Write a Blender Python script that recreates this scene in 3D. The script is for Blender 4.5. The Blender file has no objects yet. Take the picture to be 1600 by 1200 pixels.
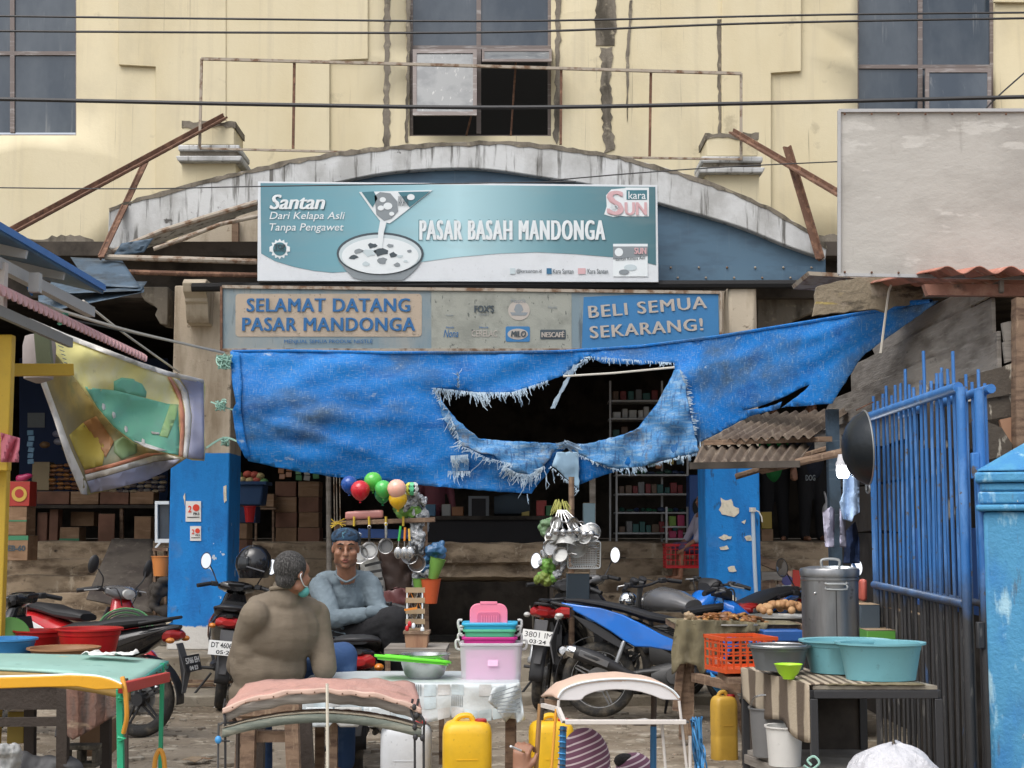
import bpy, bmesh, math, random
from math import sin, cos, pi, radians, atan2, sqrt
from mathutils import Vector, Matrix, noise, geometry
random.seed(7)
SC = bpy.context.scene
COL = SC.collection
# ---------------------------------------------------------------- camera, sky, sun, exposure
FPX = 2300.0; EYE = 1.5; TILT = math.atan(0.1)
cam = bpy.data.cameras.new('camera'); cam.sensor_width = 36; cam.lens = FPX/1600*36
cam.clip_start = 0.05; cam.clip_end = 500
camo = bpy.data.objects.new('camera', cam); COL.objects.link(camo)
camo.location = (0, 0, EYE); camo.rotation_euler = (pi/2+TILT, 0, 0)
SC.camera = camo
wd = bpy.data.worlds.new('World'); SC.world = wd; wd.use_nodes = True
nt = wd.node_tree; nt.nodes.clear()
sky = nt.nodes.new('ShaderNodeTexSky'); sky.sky_type = 'NISHITA'; sky.sun_disc = False
SUN_EL = radians(58); SUN_AZ = radians(215)      # azimuth clockwise from +Y: behind and left of the camera
sky.sun_elevation = SUN_EL; sky.sun_rotation = SUN_AZ; sky.dust_density = 4; sky.air_density = 1.0; sky.ozone_density = 1.0
hs = nt.nodes.new('ShaderNodeHueSaturation'); hs.inputs['Saturation'].default_value = 0.35
bg = nt.nodes.new('ShaderNodeBackground'); bg.inputs['Strength'].default_value = 0.15
wo = nt.nodes.new('ShaderNodeOutputWorld')
nt.links.new(sky.outputs[0], hs.inputs['Color']); nt.links.new(hs.outputs[0], bg.inputs[0]); nt.links.new(bg.outputs[0], wo.inputs[0])
sl = bpy.data.lights.new('sun', 'SUN'); sl.energy = .85; sl.angle = radians(50); sl.color = (1, .97, .92)
so = bpy.data.objects.new('sun', sl); COL.objects.link(so)
sd = Vector((sin(SUN_AZ)*cos(SUN_EL), cos(SUN_AZ)*cos(SUN_EL), sin(SUN_EL)))
so.rotation_euler = sd.to_track_quat('Z', 'Y').to_euler(); so.location = sd*40
vs = SC.view_settings; vs.view_transform = 'Standard'; vs.look = 'None'; vs.exposure = 0.62; vs.gamma = 1; vs.use_curve_mapping = False
SC.cycles.max_bounces = 8; SC.cycles.diffuse_bounces = 6; SC.cycles.use_denoising = True

# ---------------------------------------------------------------- helpers: where a point of the place stands
def P(px, py, Y):
    xc = (px-800)/FPX; yc = (600-py)/FPX
    dy = cos(TILT)-yc*sin(TILT); dz = sin(TILT)+yc*cos(TILT); t = Y/dy
    return Vector((xc*t, Y, EYE+dz*t))
def G(px, py, z=0.0):
    yc = (600-py)/FPX; dy = cos(TILT)-yc*sin(TILT); dz = sin(TILT)+yc*cos(TILT)
    return P(px, py, (z-EYE)/dz*dy)
def PX(px, Y, z=1.5):                      # x at which a point of height z, depth Y stands under column px
    p = (z-EYE)/Y; yc = (p*cos(TILT)-sin(TILT))/(cos(TILT)+p*sin(TILT))
    return P(px, 600-yc*FPX, Y).x
def PZ(py, Y): return P(800, py, Y).z
def lerp(a, b, t): return a+(b-a)*t
def interp(tab, x):
    if x <= tab[0][0]: return tab[0][1]
    for (a, va), (b, vb) in zip(tab, tab[1:]):
        if x <= b: return va+(vb-va)*(x-a)/(b-a)
    return tab[-1][1]
def rnd(a, b): return random.uniform(a, b)
def nz(x, y=0, z=0): return noise.noise(Vector((x, y, z)))
def spline(pts, n=8, closed=False):
    pts = [Vector(p) for p in pts]; out = []
    N = len(pts)
    for i in range(N if closed else N-1):
        p0 = pts[(i-1) % N] if closed or i > 0 else pts[i]
        p1 = pts[i]; p2 = pts[(i+1) % N]
        p3 = pts[(i+2) % N] if closed or i+2 < N else p2
        for k in range(n):
            t = k/n
            out.append(0.5*((2*p1)+(-p0+p2)*t+(2*p0-5*p1+4*p2-p3)*t*t+(-p0+3*p1-3*p2+p3)*t**3))
    if not closed: out.append(pts[-1])
    return out

# ---------------------------------------------------------------- materials
def mat(name, base, rough=.6, metal=0, layers=(), bump=None, bump2=None, spec=.5, trans=0, alpha=1, emit=None, coat=0, sub=0):
    """layers: dicts col, scale (3), lo, hi, [det], [z=(z0,soft) 'below z0'], [amt]"""
    m = bpy.data.materials.new(name); m.use_nodes = True; nt = m.node_tree; N = nt.nodes; L = nt.links
    b = N['Principled BSDF']; tc = N.new('ShaderNodeTexCoord'); oi = N.new('ShaderNodeObjectInfo')
    off = N.new('ShaderNodeVectorMath'); off.operation = 'MULTIPLY_ADD'
    cmb = N.new('ShaderNodeCombineXYZ')
    for k in range(3): L.new(oi.outputs['Random'], cmb.inputs[k])
    L.new(cmb.outputs[0], off.inputs[0]); off.inputs[1].default_value = (37, 23, 11); L.new(tc.outputs['Object'], off.inputs[2])
    def nzt(scale, det=5, rgh=.6, dist=0):
        mp = N.new('ShaderNodeMapping'); mp.inputs['Scale'].default_value = scale
        L.new(off.outputs[0], mp.inputs[0]); n = N.new('ShaderNodeTexNoise'); n.inputs['Scale'].default_value = 1
        n.inputs['Detail'].default_value = det; n.inputs['Roughness'].default_value = rgh; n.inputs['Distortion'].default_value = dist
        L.new(mp.outputs[0], n.inputs['Vector']); return n.outputs['Fac']
    def mrange(src, lo, hi, amt=1, flip=False):
        r = N.new('ShaderNodeMapRange'); r.inputs[1].default_value = lo; r.inputs[2].default_value = hi
        r.inputs[3].default_value = amt if flip else 0; r.inputs[4].default_value = 0 if flip else amt
        r.clamp = True; L.new(src, r.inputs[0]); return r.outputs[0]
    c = N.new('ShaderNodeRGB'); c.outputs[0].default_value = (*base, 1); cur = c.outputs[0]; ro = None
    for l in layers:
        f = nzt(l.get('scale', (4, 4, 4)), l.get('det', 5), l.get('rgh', .6), l.get('dist', 0))
        f0 = f
        f = mrange(f, l['lo'], l['hi'], l.get('amt', 1))
        if 'z' in l:
            z0, sf, wob = l['z']; s = N.new('ShaderNodeSeparateXYZ'); g = N.new('ShaderNodeNewGeometry'); L.new(g.outputs['Position'], s.inputs[0])
            n2 = nzt(l.get('zscale', (6, 6, 6)), 5); a = N.new('ShaderNodeMath'); a.operation = 'MULTIPLY_ADD'
            L.new(n2, a.inputs[0]); a.inputs[1].default_value = wob; L.new(s.outputs['Z'], a.inputs[2])
            zz = mrange(a.outputs[0], z0-sf+wob*.5, z0+sf+wob*.5, 1, flip=not l.get('above', False))
            mu = N.new('ShaderNodeMath'); mu.operation = 'MULTIPLY'; L.new(f, mu.inputs[0]); L.new(zz, mu.inputs[1]); f = mu.outputs[0]
        mx = N.new('ShaderNodeMixRGB'); L.new(f, mx.inputs[0]); L.new(cur, mx.inputs[1]); mx.inputs[2].default_value = (*l['col'], 1); cur = mx.outputs[0]
    L.new(cur, b.inputs['Base Color'])
    b.inputs['Roughness'].default_value = rough; b.inputs['Metallic'].default_value = metal
    b.inputs['Specular IOR Level'].default_value = spec; b.inputs['Transmission Weight'].default_value = trans
    b.inputs['Alpha'].default_value = alpha; b.inputs['Coat Weight'].default_value = coat
    if sub: b.inputs['Subsurface Weight'].default_value = sub; b.inputs['Subsurface Scale'].default_value = .01
    if emit: b.inputs['Emission Color'].default_value = (*emit[:3], 1); b.inputs['Emission Strength'].default_value = emit[3]
    prev = None
    for bb_ in (bump, bump2):
        if not bb_: continue
        sc, st = bb_[0], bb_[1]; sc = sc if isinstance(sc, tuple) else (sc, sc, sc)
        f = nzt(sc, 6 if len(bb_) < 3 else bb_[2], .65)
        bp = N.new('ShaderNodeBump'); bp.inputs['Strength'].default_value = st; bp.inputs['Distance'].default_value = .02
        L.new(f, bp.inputs['Height'])
        if prev: L.new(prev, bp.inputs['Normal'])
        prev = bp.outputs[0]; L.new(prev, b.inputs['Normal'])
    return m
def Ly(col, scale=4, lo=.5, hi=.7, **k):
    return dict(col=col, scale=scale if isinstance(scale, tuple) else (scale,)*3, lo=lo, hi=hi, **k)
GR = (.05, .045, .038)
M = {}
def plain(name, col, rough=.45, var=.3, **k):
    """a colour with mild soiling"""
    d = tuple(max(0, x*.55+.01) for x in col)
    M[name] = mat(name, col, rough, layers=[Ly(d, 6, .48, .85, amt=var), Ly(GR, 40, .62, .75, amt=var*.7)]+k.pop('layers', []), bump=k.pop('bump', (30, .08)), **k)
    return M[name]

# ---------------------------------------------------------------- mesh builder
class MB:
    def __init__(s): s.v = []; s.f = []
    def add(s, vs, fs):
        o = len(s.v); s.v += [Vector(v) for v in vs]; s.f += [tuple(i+o for i in f) for f in fs]; return s
    def box(s, c, d, rot=(0, 0, 0), taper=1):
        R = Matrix.Rotation(rot[2], 3, 'Z') @ Matrix.Rotation(rot[1], 3, 'Y') @ Matrix.Rotation(rot[0], 3, 'X'); c = Vector(c); vs = []
        for z in (-.5, .5):
            t = taper if z > 0 else 1
            for x, y in ((-.5, -.5), (.5, -.5), (.5, .5), (-.5, .5)): vs.append(c+R @ Vector((x*d[0]*t, y*d[1]*t, z*d[2])))
        return s.add(vs, [(3, 2, 1, 0), (4, 5, 6, 7), (0, 1, 5, 4), (1, 2, 6, 5), (2, 3, 7, 6), (3, 0, 4, 7)])
    def bb(s, x0, x1, y0, y1, z0, z1): return s.box(((x0+x1)/2, (y0+y1)/2, (z0+z1)/2), (abs(x1-x0), abs(y1-y0), abs(z1-z0)))
    def beam(s, a, b, w, h, up=(0, 0, 1)):
        a = Vector(a); b = Vector(b); t = (b-a).normalized(); u = Vector(up)
        if abs(t.dot(u)) > .99: u = Vector((0, 1, 0))
        sd_ = t.cross(u).normalized(); u = sd_.cross(t).normalized(); vs = []
        for p in (a, b):
            for i, j in ((-1, -1), (1, -1), (1, 1), (-1, 1)): vs.append(p+sd_*i*w/2+u*j*h/2)
        return s.add(vs, [(0, 1, 2, 3), (7, 6, 5, 4), (0, 4, 5, 1), (1, 5, 6, 2), (2, 6, 7, 3), (3, 7, 4, 0)])
    def tube(s, pts, r, n=6, closed=False, flat=1):
        pts = [Vector(p) for p in pts]; m = len(pts)
        if m < 2: return s
        rs = r if isinstance(r, (list, tuple)) else [r]*m; vs = []; u = None
        for i, p in enumerate(pts):
            a = pts[(i-1) % m] if (i > 0 or closed) else p; b = pts[(i+1) % m] if (i < m-1 or closed) else p
            t = (b-a)
            if t.length < 1e-9: t = Vector((0, 0, 1))
            t.normalize()
            if u is None: u = t.orthogonal().normalized()
            u = u-t*u.dot(t); u = u.normalized() if u.length > 1e-6 else t.orthogonal().normalized(); w = t.cross(u)
            for k in range(n):
                an = 2*pi*k/n; vs.append(p+(u*cos(an)+w*sin(an)*flat)*rs[i])
        fs = []
        for i in range(m if closed else m-1):
            j = (i+1) % m
            for k in range(n): fs.append((i*n+k, i*n+(k+1) % n, j*n+(k+1) % n, j*n+k))
        if not closed: fs += [tuple(range(n-1, -1, -1)), tuple((m-1)*n+k for k in range(n))]
        return s.add(vs, fs)
    def lathe(s, prof, c=(0, 0, 0), n=20, ax=None, sx=1, sy=1, closed=False):
        R = ax if ax is not None else Matrix.Identity(3); c = Vector(c); vs = []; m = len(prof)
        for r, z in prof:
            for k in range(n): vs.append(c+R @ Vector((r*cos(2*pi*k/n)*sx, r*sin(2*pi*k/n)*sy, z)))
        fs = [(i*n+k, i*n+(k+1) % n, ((i+1) % m)*n+(k+1) % n, ((i+1) % m)*n+k) for i in range(m if closed else m-1) for k in range(n)]
        if not closed:
            if prof[0][0] > 1e-5: fs.append(tuple(range(n-1, -1, -1)))
            if prof[-1][0] > 1e-5: fs.append(tuple((m-1)*n+k for k in range(n)))
        return s.add(vs, fs)
    def ell(s, c, r, rot=None, n=14, m=9):
        if not isinstance(r, (tuple, list)): r = (r, r, r)
        R = rot if rot is not None else Matrix.Identity(3); c = Vector(c)
        vs = [c+R @ Vector((0, 0, -r[2]))]
        for i in range(1, m):
            a = -pi/2+pi*i/m
            for k in range(n): vs.append(c+R @ Vector((r[0]*cos(a)*cos(2*pi*k/n), r[1]*cos(a)*sin(2*pi*k/n), r[2]*sin(a))))
        vs.append(c+R @ Vector((0, 0, r[2]))); L_ = len(vs)-1; fs = []
        for k in range(n):
            fs.append((0, 1+(k+1) % n, 1+k)); fs.append((L_, L_-n+k, L_-n+(k+1) % n))
            for i in range(m-2): fs.append((1+i*n+k, 1+i*n+(k+1) % n, 1+(i+1)*n+(k+1) % n, 1+(i+1)*n+k))
        return s.add(vs, fs)
    def prism(s, pts, vec):
        pts = [Vector(p) for p in pts]; vec = Vector(vec); n = len(pts)
        nrm = Vector((0, 0, 0))
        for i in range(n): nrm += pts[i].cross(pts[(i+1) % n])
        if nrm.dot(vec) > 0: pts = pts[::-1]
        vs = pts+[p+vec for p in pts]
        return s.add(vs, [tuple(range(n)), tuple(range(2*n-1, n-1, -1))]+[(i, n+i, n+(i+1) % n, (i+1) % n) for i in range(n)])
    def poly(s, pxs, Y, th=.01):           # an upright board facing the street with that outline, thickness th behind Y
        return s.prism([P(x, y, Y) for x, y in pxs], (0, th, 0))
    def grid(s, fn, nu, nv, wrap=False):
        vs = [fn(i/nu, j/nv) for j in range(nv+1) for i in range(nu+1)]
        return s.add(vs, [(j*(nu+1)+i, j*(nu+1)+i+1, (j+1)*(nu+1)+i+1, (j+1)*(nu+1)+i) for j in range(nv) for i in range(nu)])
    def loft(s, secs, n=12, pw=2.6, y0=0):
        """sections (x, zc, halfwidth, halfheight[, yc]) along x; superellipse"""
        vs = []
        for sc_ in secs:
            x, zc, w, h = sc_[:4]; yc = sc_[4] if len(sc_) > 4 else y0
            for k in range(n):
                a = 2*pi*(k+.5)/n; ca, sa = cos(a), sin(a)
                vs.append((x, yc+w*math.copysign(abs(ca)**(2/pw), ca), zc+h*math.copysign(abs(sa)**(2/pw), sa)))
        m = len(secs)
        return s.add(vs, [(i*n+k, (i+1)*n+k, (i+1)*n+(k+1) % n, i*n+(k+1) % n) for i in range(m-1) for k in range(n)]+[tuple(range(n)), tuple((m-1)*n+k for k in range(n-1, -1, -1))])
    def rbox(s, c, d, r=.02, rot=0, n=4, taper=1):
        """box with rounded vertical corners, width grows to the top by 'taper'"""
        c = Vector(c); R = Matrix.Rotation(rot, 3, 'Z'); vs = []; per = []
        for q, (sx, sy) in enumerate(((1, 1), (-1, 1), (-1, -1), (1, -1))):
            for k in range(n+1):
                a = pi/2*(q+k/n); per.append((sx*(d[0]/2-r)+r*cos(a), sy*(d[1]/2-r)+r*sin(a)))
        for z, t in ((-.5, 1), (.5, taper)):
            for x, y in per: vs.append(c+R @ Vector((x*t, y*t, z*d[2])))
        m = len(per)
        return s.add(vs, [tuple(range(m-1, -1, -1)), tuple(range(m, 2*m))]+[(i, (i+1) % m, m+(i+1) % m, m+i) for i in range(m)])
    def xf(s, mtx, start=0):
        for i in range(start, len(s.v)): s.v[i] = mtx @ s.v[i]
        return s
    def text(s, txt, x0, y0, x1, y1, Y, bold=0, shear=0, rot=0, th=.0008, space=1):
        """lettering that fills the board area between those image columns and rows, standing at depth Y"""
        vs, fs = text_mesh(txt, bold, shear, space)
        a = P(x0, y1, Y); b = P(x1, y1, Y); c = P(x0, y0, Y); W_ = (b-a).length; H_ = (c-a).length
        cr, sr = cos(rot), sin(rot); off = len(s.v)
        for u, v, w in vs:
            X, Z = u*W_, v*H_; s.v.append(Vector((a.x+X*cr-Z*sr, Y-w*th, a.z+X*sr+Z*cr)))
        s.f += [tuple(i+off for i in f) for f in fs]
        return s
    def build(s, name, m, parent=None, smooth=True, bevel=0, solid=0, world=True, subd=0, ang=38, weld=False, local_origin=None):
        me = bpy.data.meshes.new(name)
        inv = None
        if parent is not None and world: inv = root_inv(parent)
        vs = [inv @ v for v in s.v] if inv else s.v
        if local_origin is not None: vs = [v-local_origin for v in vs]
        me.from_pydata([tuple(v) for v in vs], [], s.f); me.update()
        if smooth:
            me.polygons.foreach_set('use_smooth', [True]*len(me.polygons)); me.set_sharp_from_angle(angle=radians(ang))
        me.materials.append(M[m] if isinstance(m, str) else m)
        o = bpy.data.objects.new(name, me); COL.objects.link(o)
        if parent is not None: o.parent = parent
        if local_origin is not None: o.location = local_origin
        if weld:
            w = o.modifiers.new('w', 'WELD'); w.merge_threshold = .0005
        if subd:
            w = o.modifiers.new('s', 'SUBSURF'); w.levels = subd; w.render_levels = subd
        if solid:
            w = o.modifiers.new('so', 'SOLIDIFY'); w.thickness = solid; w.offset = 0
        if bevel:
            w = o.modifiers.new('b', 'BEVEL'); w.width = bevel; w.segments = 2; w.limit_method = 'ANGLE'; w.angle_limit = radians(40)
        return o
def root_inv(o):
    while o.parent is not None: o = o.parent
    if o.type != 'EMPTY' and 'origin' not in o: return Matrix.Identity(4) if not any(o.location) else Matrix.Translation(-o.location)
    loc = o.location; return (Matrix.Translation(loc) @ o.rotation_euler.to_matrix().to_4x4()).inverted()
def tag(o, label, cat, group=None):
    o['label'] = label; o['category'] = cat
    if group: o['group'] = group
    return o
def thing(name, label, cat, loc, rz=0, group=None, rx=0):
    o = bpy.data.objects.new(name, None); COL.objects.link(o); o.location = loc; o.rotation_euler = (rx, 0, rz); o.empty_display_size = .1
    return tag(o, label, cat, group)
def solo(mb, name, m, label, cat, group=None, **k):
    """a thing that is one mesh, its origin at its base"""
    xs = [v.x for v in mb.v]; ys = [v.y for v in mb.v]; zs = [v.z for v in mb.v]
    lo = Vector(((min(xs)+max(xs))/2, (min(ys)+max(ys))/2, min(zs)))
    return tag(mb.build(name, m, None, local_origin=lo, **k), label, cat, group)
def setting(mb, name, m, **k):
    o = mb.build(name, m, None, **k); o['kind'] = 'structure'; return o
def stuff(mb, name, m, parent=None, **k):
    o = mb.build(name, m, parent, **k); o['kind'] = 'stuff'; return o
def copy_tree(o, parent=None):
    c = o.copy(); COL.objects.link(c); c.parent = parent
    for ch in list(o.children): copy_tree(ch, c)
    return c
_tc = {}
def text_mesh(txt, bold=0, shear=0, space=1):
    if 'M' in txt: bold = 0          # the outline of that letter crosses itself when thickened
    key = (txt, bold, shear, space)
    if key in _tc: return _tc[key]
    cu = bpy.data.curves.new('t', 'FONT'); cu.body = txt; cu.size = 1; cu.offset = bold; cu.shear = shear; cu.extrude = .5; cu.resolution_u = 3; cu.space_character = space
    o = bpy.data.objects.new('t', cu); COL.objects.link(o); bpy.context.view_layer.update()
    dg = bpy.context.evaluated_depsgraph_get(); me = bpy.data.meshes.new_from_object(o.evaluated_get(dg))
    vs = [v.co.copy() for v in me.vertices]; fs = [tuple(p.vertices) for p in me.polygons]
    bpy.data.objects.remove(o); bpy.data.curves.remove(cu); bpy.data.meshes.remove(me)
    x0 = min(v.x for v in vs); x1 = max(v.x for v in vs); y0 = min(v.y for v in vs); y1 = max(v.y for v in vs)
    vs = [((v.x-x0)/(x1-x0), (v.y-y0)/(y1-y0), v.z) for v in vs]
    _tc[key] = (vs, fs); return _tc[key]
def inside(p, poly):
    x, y = p; c = False; n = len(poly)
    for i in range(n):
        x1, y1 = poly[i]; x2, y2 = poly[(i+1) % n]
        if (y1 > y) != (y2 > y) and x < (x2-x1)*(y-y1)/(y2-y1)+x1: c = not c
    return c
def dens(poly, st, jag=0):
    out = []
    for i in range(len(poly)):
        a = Vector(poly[i]); b = Vector(poly[(i+1) % len(poly)]); n = max(1, int((b-a).length/st))
        nn = Vector((-(b-a).y, (b-a).x)); nn = nn.normalized() if nn.length else nn
        for k in range(n):
            p = a.lerp(b, k/n)
            if jag: p = p+nn*rnd(-jag, jag)
            out.append((p.x, p.y))
    return out
def sheet(outline, step=10, holes=(), jag=0):
    """2-d triangulation of an outline with holes: points and triangles"""
    loops = [dens(outline, step, jag)]+[dens(h, step*.6, jag) for h in holes]; pts = []; ed = []
    for lp in loops:
        o = len(pts); pts += lp; ed += [(o+i, o+(i+1) % len(lp)) for i in range(len(lp))]
    xs = [p[0] for p in loops[0]]; ys = [p[1] for p in loops[0]]
    y = min(ys)+step/2
    while y < max(ys):
        x = min(xs)+step/2
        while x < max(xs):
            q = (x+rnd(-.2, .2)*step, y+rnd(-.2, .2)*step)
            if inside(q, loops[0]) and not any(inside(q, h) for h in loops[1:]): pts.append(q)
            x += step
        y += step
    r = geometry.delaunay_2d_cdt([Vector(p) for p in pts], ed, [], 0, 1e-4)
    V, Fc = r[0], r[2]; fs = []
    for f in Fc:
        c = sum((V[i] for i in f), Vector((0, 0)))/len(f)
        if inside(c, loops[0]) and not any(inside(c, h) for h in loops[1:]): fs.append(tuple(f))
    return V, fs
def cloth(outline, depth, step=10, holes=(), jag=0):
    V, fs = sheet(outline, step, holes, jag); m = MB()
    m.add([P(v.x, v.y, depth(v.x, v.y)) for v in V], fs); return m
def rag(pxs, Y, jag=3, step=8, th=.003):
    return MB().poly(dens(pxs, step, jag), Y, th)
# ---------------------------------------------------------------- materials of the place
M['yellow'] = mat('yellow_plaster', (.66, .585, .405), .85, layers=[Ly((.58, .49, .30), (1.2, 1.2, .5), .42, .7, amt=.6), Ly((.40, .35, .26), (7, 7, .3), .56, .8, amt=.4, det=7), Ly((.30, .27, .21), (.7, .7, .5), .55, .75, amt=.35, det=8), Ly((.16, .13, .10), (28, 28, .6), .66, .74, amt=.5, det=4),
    Ly((.16, .13, .09), 2.4, .64, .72, amt=.35, det=8)], bump=(14, .15), bump2=(90, .1))
M['cement'] = mat('stained_cement', (.20, .175, .14), .95, layers=[Ly((.07, .06, .045), (5, 5, 1.5), .45, .65), Ly((.34, .30, .22), 9, .58, .72)], bump=(22, .5))
M['arch'] = mat('arch_paint', (.56, .57, .57), .85, layers=[Ly((.36, .36, .35), (3, 3, 2), .42, .64, det=8, amt=.85), Ly((.07, .065, .055), (15, 15, 1.3), .545, .66, det=8, amt=.85), Ly((.05, .045, .04), 7, .66, .72, det=9, amt=.9)], bump=(16, .25))
M['cream'] = mat('old_cream_paint', (.50, .43, .33), .85, layers=[Ly((.28, .22, .15), (4, 4, 1), .5, .72), Ly((.12, .09, .06), 8, .64, .72)], bump=(20, .3))
M['bluecol'] = mat('peeling_blue_paint', (.018, .20, .60), .6, layers=[Ly((.012, .12, .42), (5, 5, 2), .45, .65, amt=.7), Ly((.20, .26, .32), 7, .66, .70, det=8), Ly((.72, .68, .6), 4.2, .70, .712, det=8), Ly((.03, .05, .09), (14, 14, 3), .66, .75, amt=.7)], bump=(18, .3))
M['gable'] = mat('blue_grey_sheet', (.075, .145, .215), .5, layers=[Ly((.05, .09, .14), (2, 2, 6), .45, .7), Ly((.14, .2, .25), (30, 30, 1), .6, .7, amt=.4)], bump=(6, .05))
M['concrete'] = mat('worn_concrete', (.33, .255, .175), .95, layers=[Ly((.12, .085, .055), (2.2, 2.2, 5), .46, .62), Ly((.42, .35, .26), (9, 9, 5), .58, .68, det=8), Ly((.03, .022, .016), (5, 5, 8), .63, .72)], bump=(14, .7), bump2=(60, .3))
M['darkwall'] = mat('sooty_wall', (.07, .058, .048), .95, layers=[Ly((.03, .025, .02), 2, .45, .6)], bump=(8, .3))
M['slab'] = mat('pavement_slab', (.30, .265, .21), .95, layers=[Ly((.17, .14, .10), 1.7, .42, .62, det=8), Ly((.42, .38, .31), 6, .57, .7, det=8), Ly((.09, .07, .05), 11, .63, .72)], bump=(9, .5), bump2=(60, .4))
M['dirt'] = mat('packed_dirt', (.27, .225, .17), .97, layers=[Ly((.16, .125, .085), 1.3, .42, .6, det=8), Ly((.42, .37, .29), (5, 9, 5), .56, .66, det=8), Ly((.09, .07, .05), 9, .62, .72, det=8)], bump=((5, 10, 5), .8), bump2=(45, .6))
M['stone'] = mat('flat_stone', (.36, .32, .26), .95, layers=[Ly((.2, .16, .12), 8, .45, .62)], bump=(30, .6))
M['glass'] = mat('dusty_window_glass', (.03, .045, .065), .12, layers=[Ly((.15, .17, .19), (1.2, 1.2, .6), .42, .75, amt=.6), Ly((.26, .27, .27), (14, 14, 1), .62, .74, amt=.4)], spec=.7, bump=(1.5, .12))
M['frost'] = mat('dirty_frosted_glass', (.20, .21, .215), .35, layers=[Ly((.45, .45, .44), (20, 20, 2), .6, .68, det=8), Ly((.12, .13, .14), 4, .5, .7)])
M['frame'] = mat('brown_window_frame', (.16, .13, .12), .5, layers=[Ly((.30, .28, .27), (4, 4, 30), .55, .7)])
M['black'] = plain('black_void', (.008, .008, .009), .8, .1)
M['rust'] = mat('rusty_steel', (.13, .065, .04), .85, layers=[Ly((.24, .13, .08), 12, .5, .65), Ly((.05, .03, .022), 20, .58, .7)], bump=(60, .3))
M['paleiron'] = mat('pale_rusted_iron', (.36, .31, .25), .75, layers=[Ly((.16, .09, .05), (9, 9, 9), .48, .62)])
M['wood'] = mat('weathered_wood', (.22, .145, .095), .85, layers=[Ly((.10, .06, .04), (6, 6, 30), .45, .65), Ly((.33, .24, .16), (30, 30, 6), .58, .7)], bump=((30, 30, 30), .4))
M['greywood'] = mat('grey_old_board', (.27, .245, .215), .9, layers=[Ly((.14, .12, .10), (2, 2, 9), .44, .66, det=8), Ly((.05, .045, .04), (4, 5, 14), .64, .74, det=9), Ly((.38, .35, .31), (2, 3, 40), .56, .7, amt=.6)], bump=((6, 6, 60), .4))
M['mottle'] = mat('flaking_dark_board', (.08, .065, .05), .9, layers=[Ly((.42, .38, .31), (14, 14, 5), .56, .62, det=6), Ly((.03, .025, .02), 12, .6, .7)], bump=(25, .5))
M['zinc'] = mat('rusty_corrugated_zinc', (.15, .115, .085), .8, layers=[Ly((.08, .055, .04), 4, .45, .65), Ly((.26, .21, .16), (20, 3, 3), .56, .68)], bump=(30, .2))
M['redzinc'] = mat('red_corrugated_zinc', (.42, .17, .12), .75, layers=[Ly((.2, .09, .06), 5, .48, .66), Ly((.52, .34, .28), 9, .58, .7)])
M['gatepaint'] = mat('blue_gate_paint', (.035, .16, .43), .5, layers=[Ly((.11, .27, .58), (10, 10, 4), .5, .7), Ly((.10, .08, .065), 16, .62, .68, det=8),
    Ly((.045, .044, .045), (12, 12, 3), .15, .35, z=(1.18, .12, .3)), Ly((.13, .125, .115), (30, 30, 6), .60, .68, z=(1.12, .1, .3))], bump=(60, .2))
M['pillarblue'] = mat('sky_blue_peeling_paint', (.065, .27, .47), .7, layers=[Ly((.05, .07, .09), (3, 3, 1.4), .52, .72, det=9, amt=.8, z=(1.1, .7, .5)), Ly((.035, .20, .46), (6, 6, 2), .46, .64, det=8), Ly((.34, .56, .68), (9, 9, 3), .57, .66, det=8), Ly((.62, .6, .54), (10, 10, 3), .655, .67, det=9), Ly((.08, .1, .12), (20, 20, 3), .63, .72, det=8)], bump=(14, .5), bump2=(50, .3))
M['lichen'] = mat('mossy_cement', (.42, .39, .34), .95, layers=[Ly((.14, .12, .1), 14, .48, .6, det=9)], bump=(30, .6))

# ---------------------------------------------------------------- ground
def gz(x, y):                               # ground relief
    if y > 13.1: return 0.0
    return (nz(x*.8, y*.8)*.03+nz(x*3, y*4, 3)*.012+abs(nz(x*6, y*11, 7))*.016)
g = MB(); g.grid(lambda u, v: (lambda x, y: Vector((x, y, gz(x, y)-.01)))(lerp(-5.5, 5.5, u), lerp(6.5, 13.12, v)), 260, 170)
setting(g, 'dirt_ground', 'dirt')
g = MB()
for a in ((-80, 80, -60, 6.5), (-80, -5.5, 6.5, 13.12), (5.5, 80, 6.5, 13.12), (-80, 80, 13.12, 80)): g.add([(a[0], a[2], -.012), (a[1], a[2], -.012), (a[1], a[3], -.012), (a[0], a[3], -.012)], [(0, 1, 2, 3)])
setting(g, 'ground', 'dirt')
# pavement in front of the market, broken edge
edge = [(-9, 12.95)]+[(x*.3, 12.98+nz(x*.3*1.7)*.16+nz(x*2.3)*.05) for x in range(-28, 29)]+[(9, 12.95)]
g = MB().prism([(x, y, -.02) for x, y in edge]+[(9, 14.2, -.02), (-9, 14.2, -.02)], (0, 0, .10)); setting(g, 'pavement', 'slab', bevel=.012)
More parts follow.
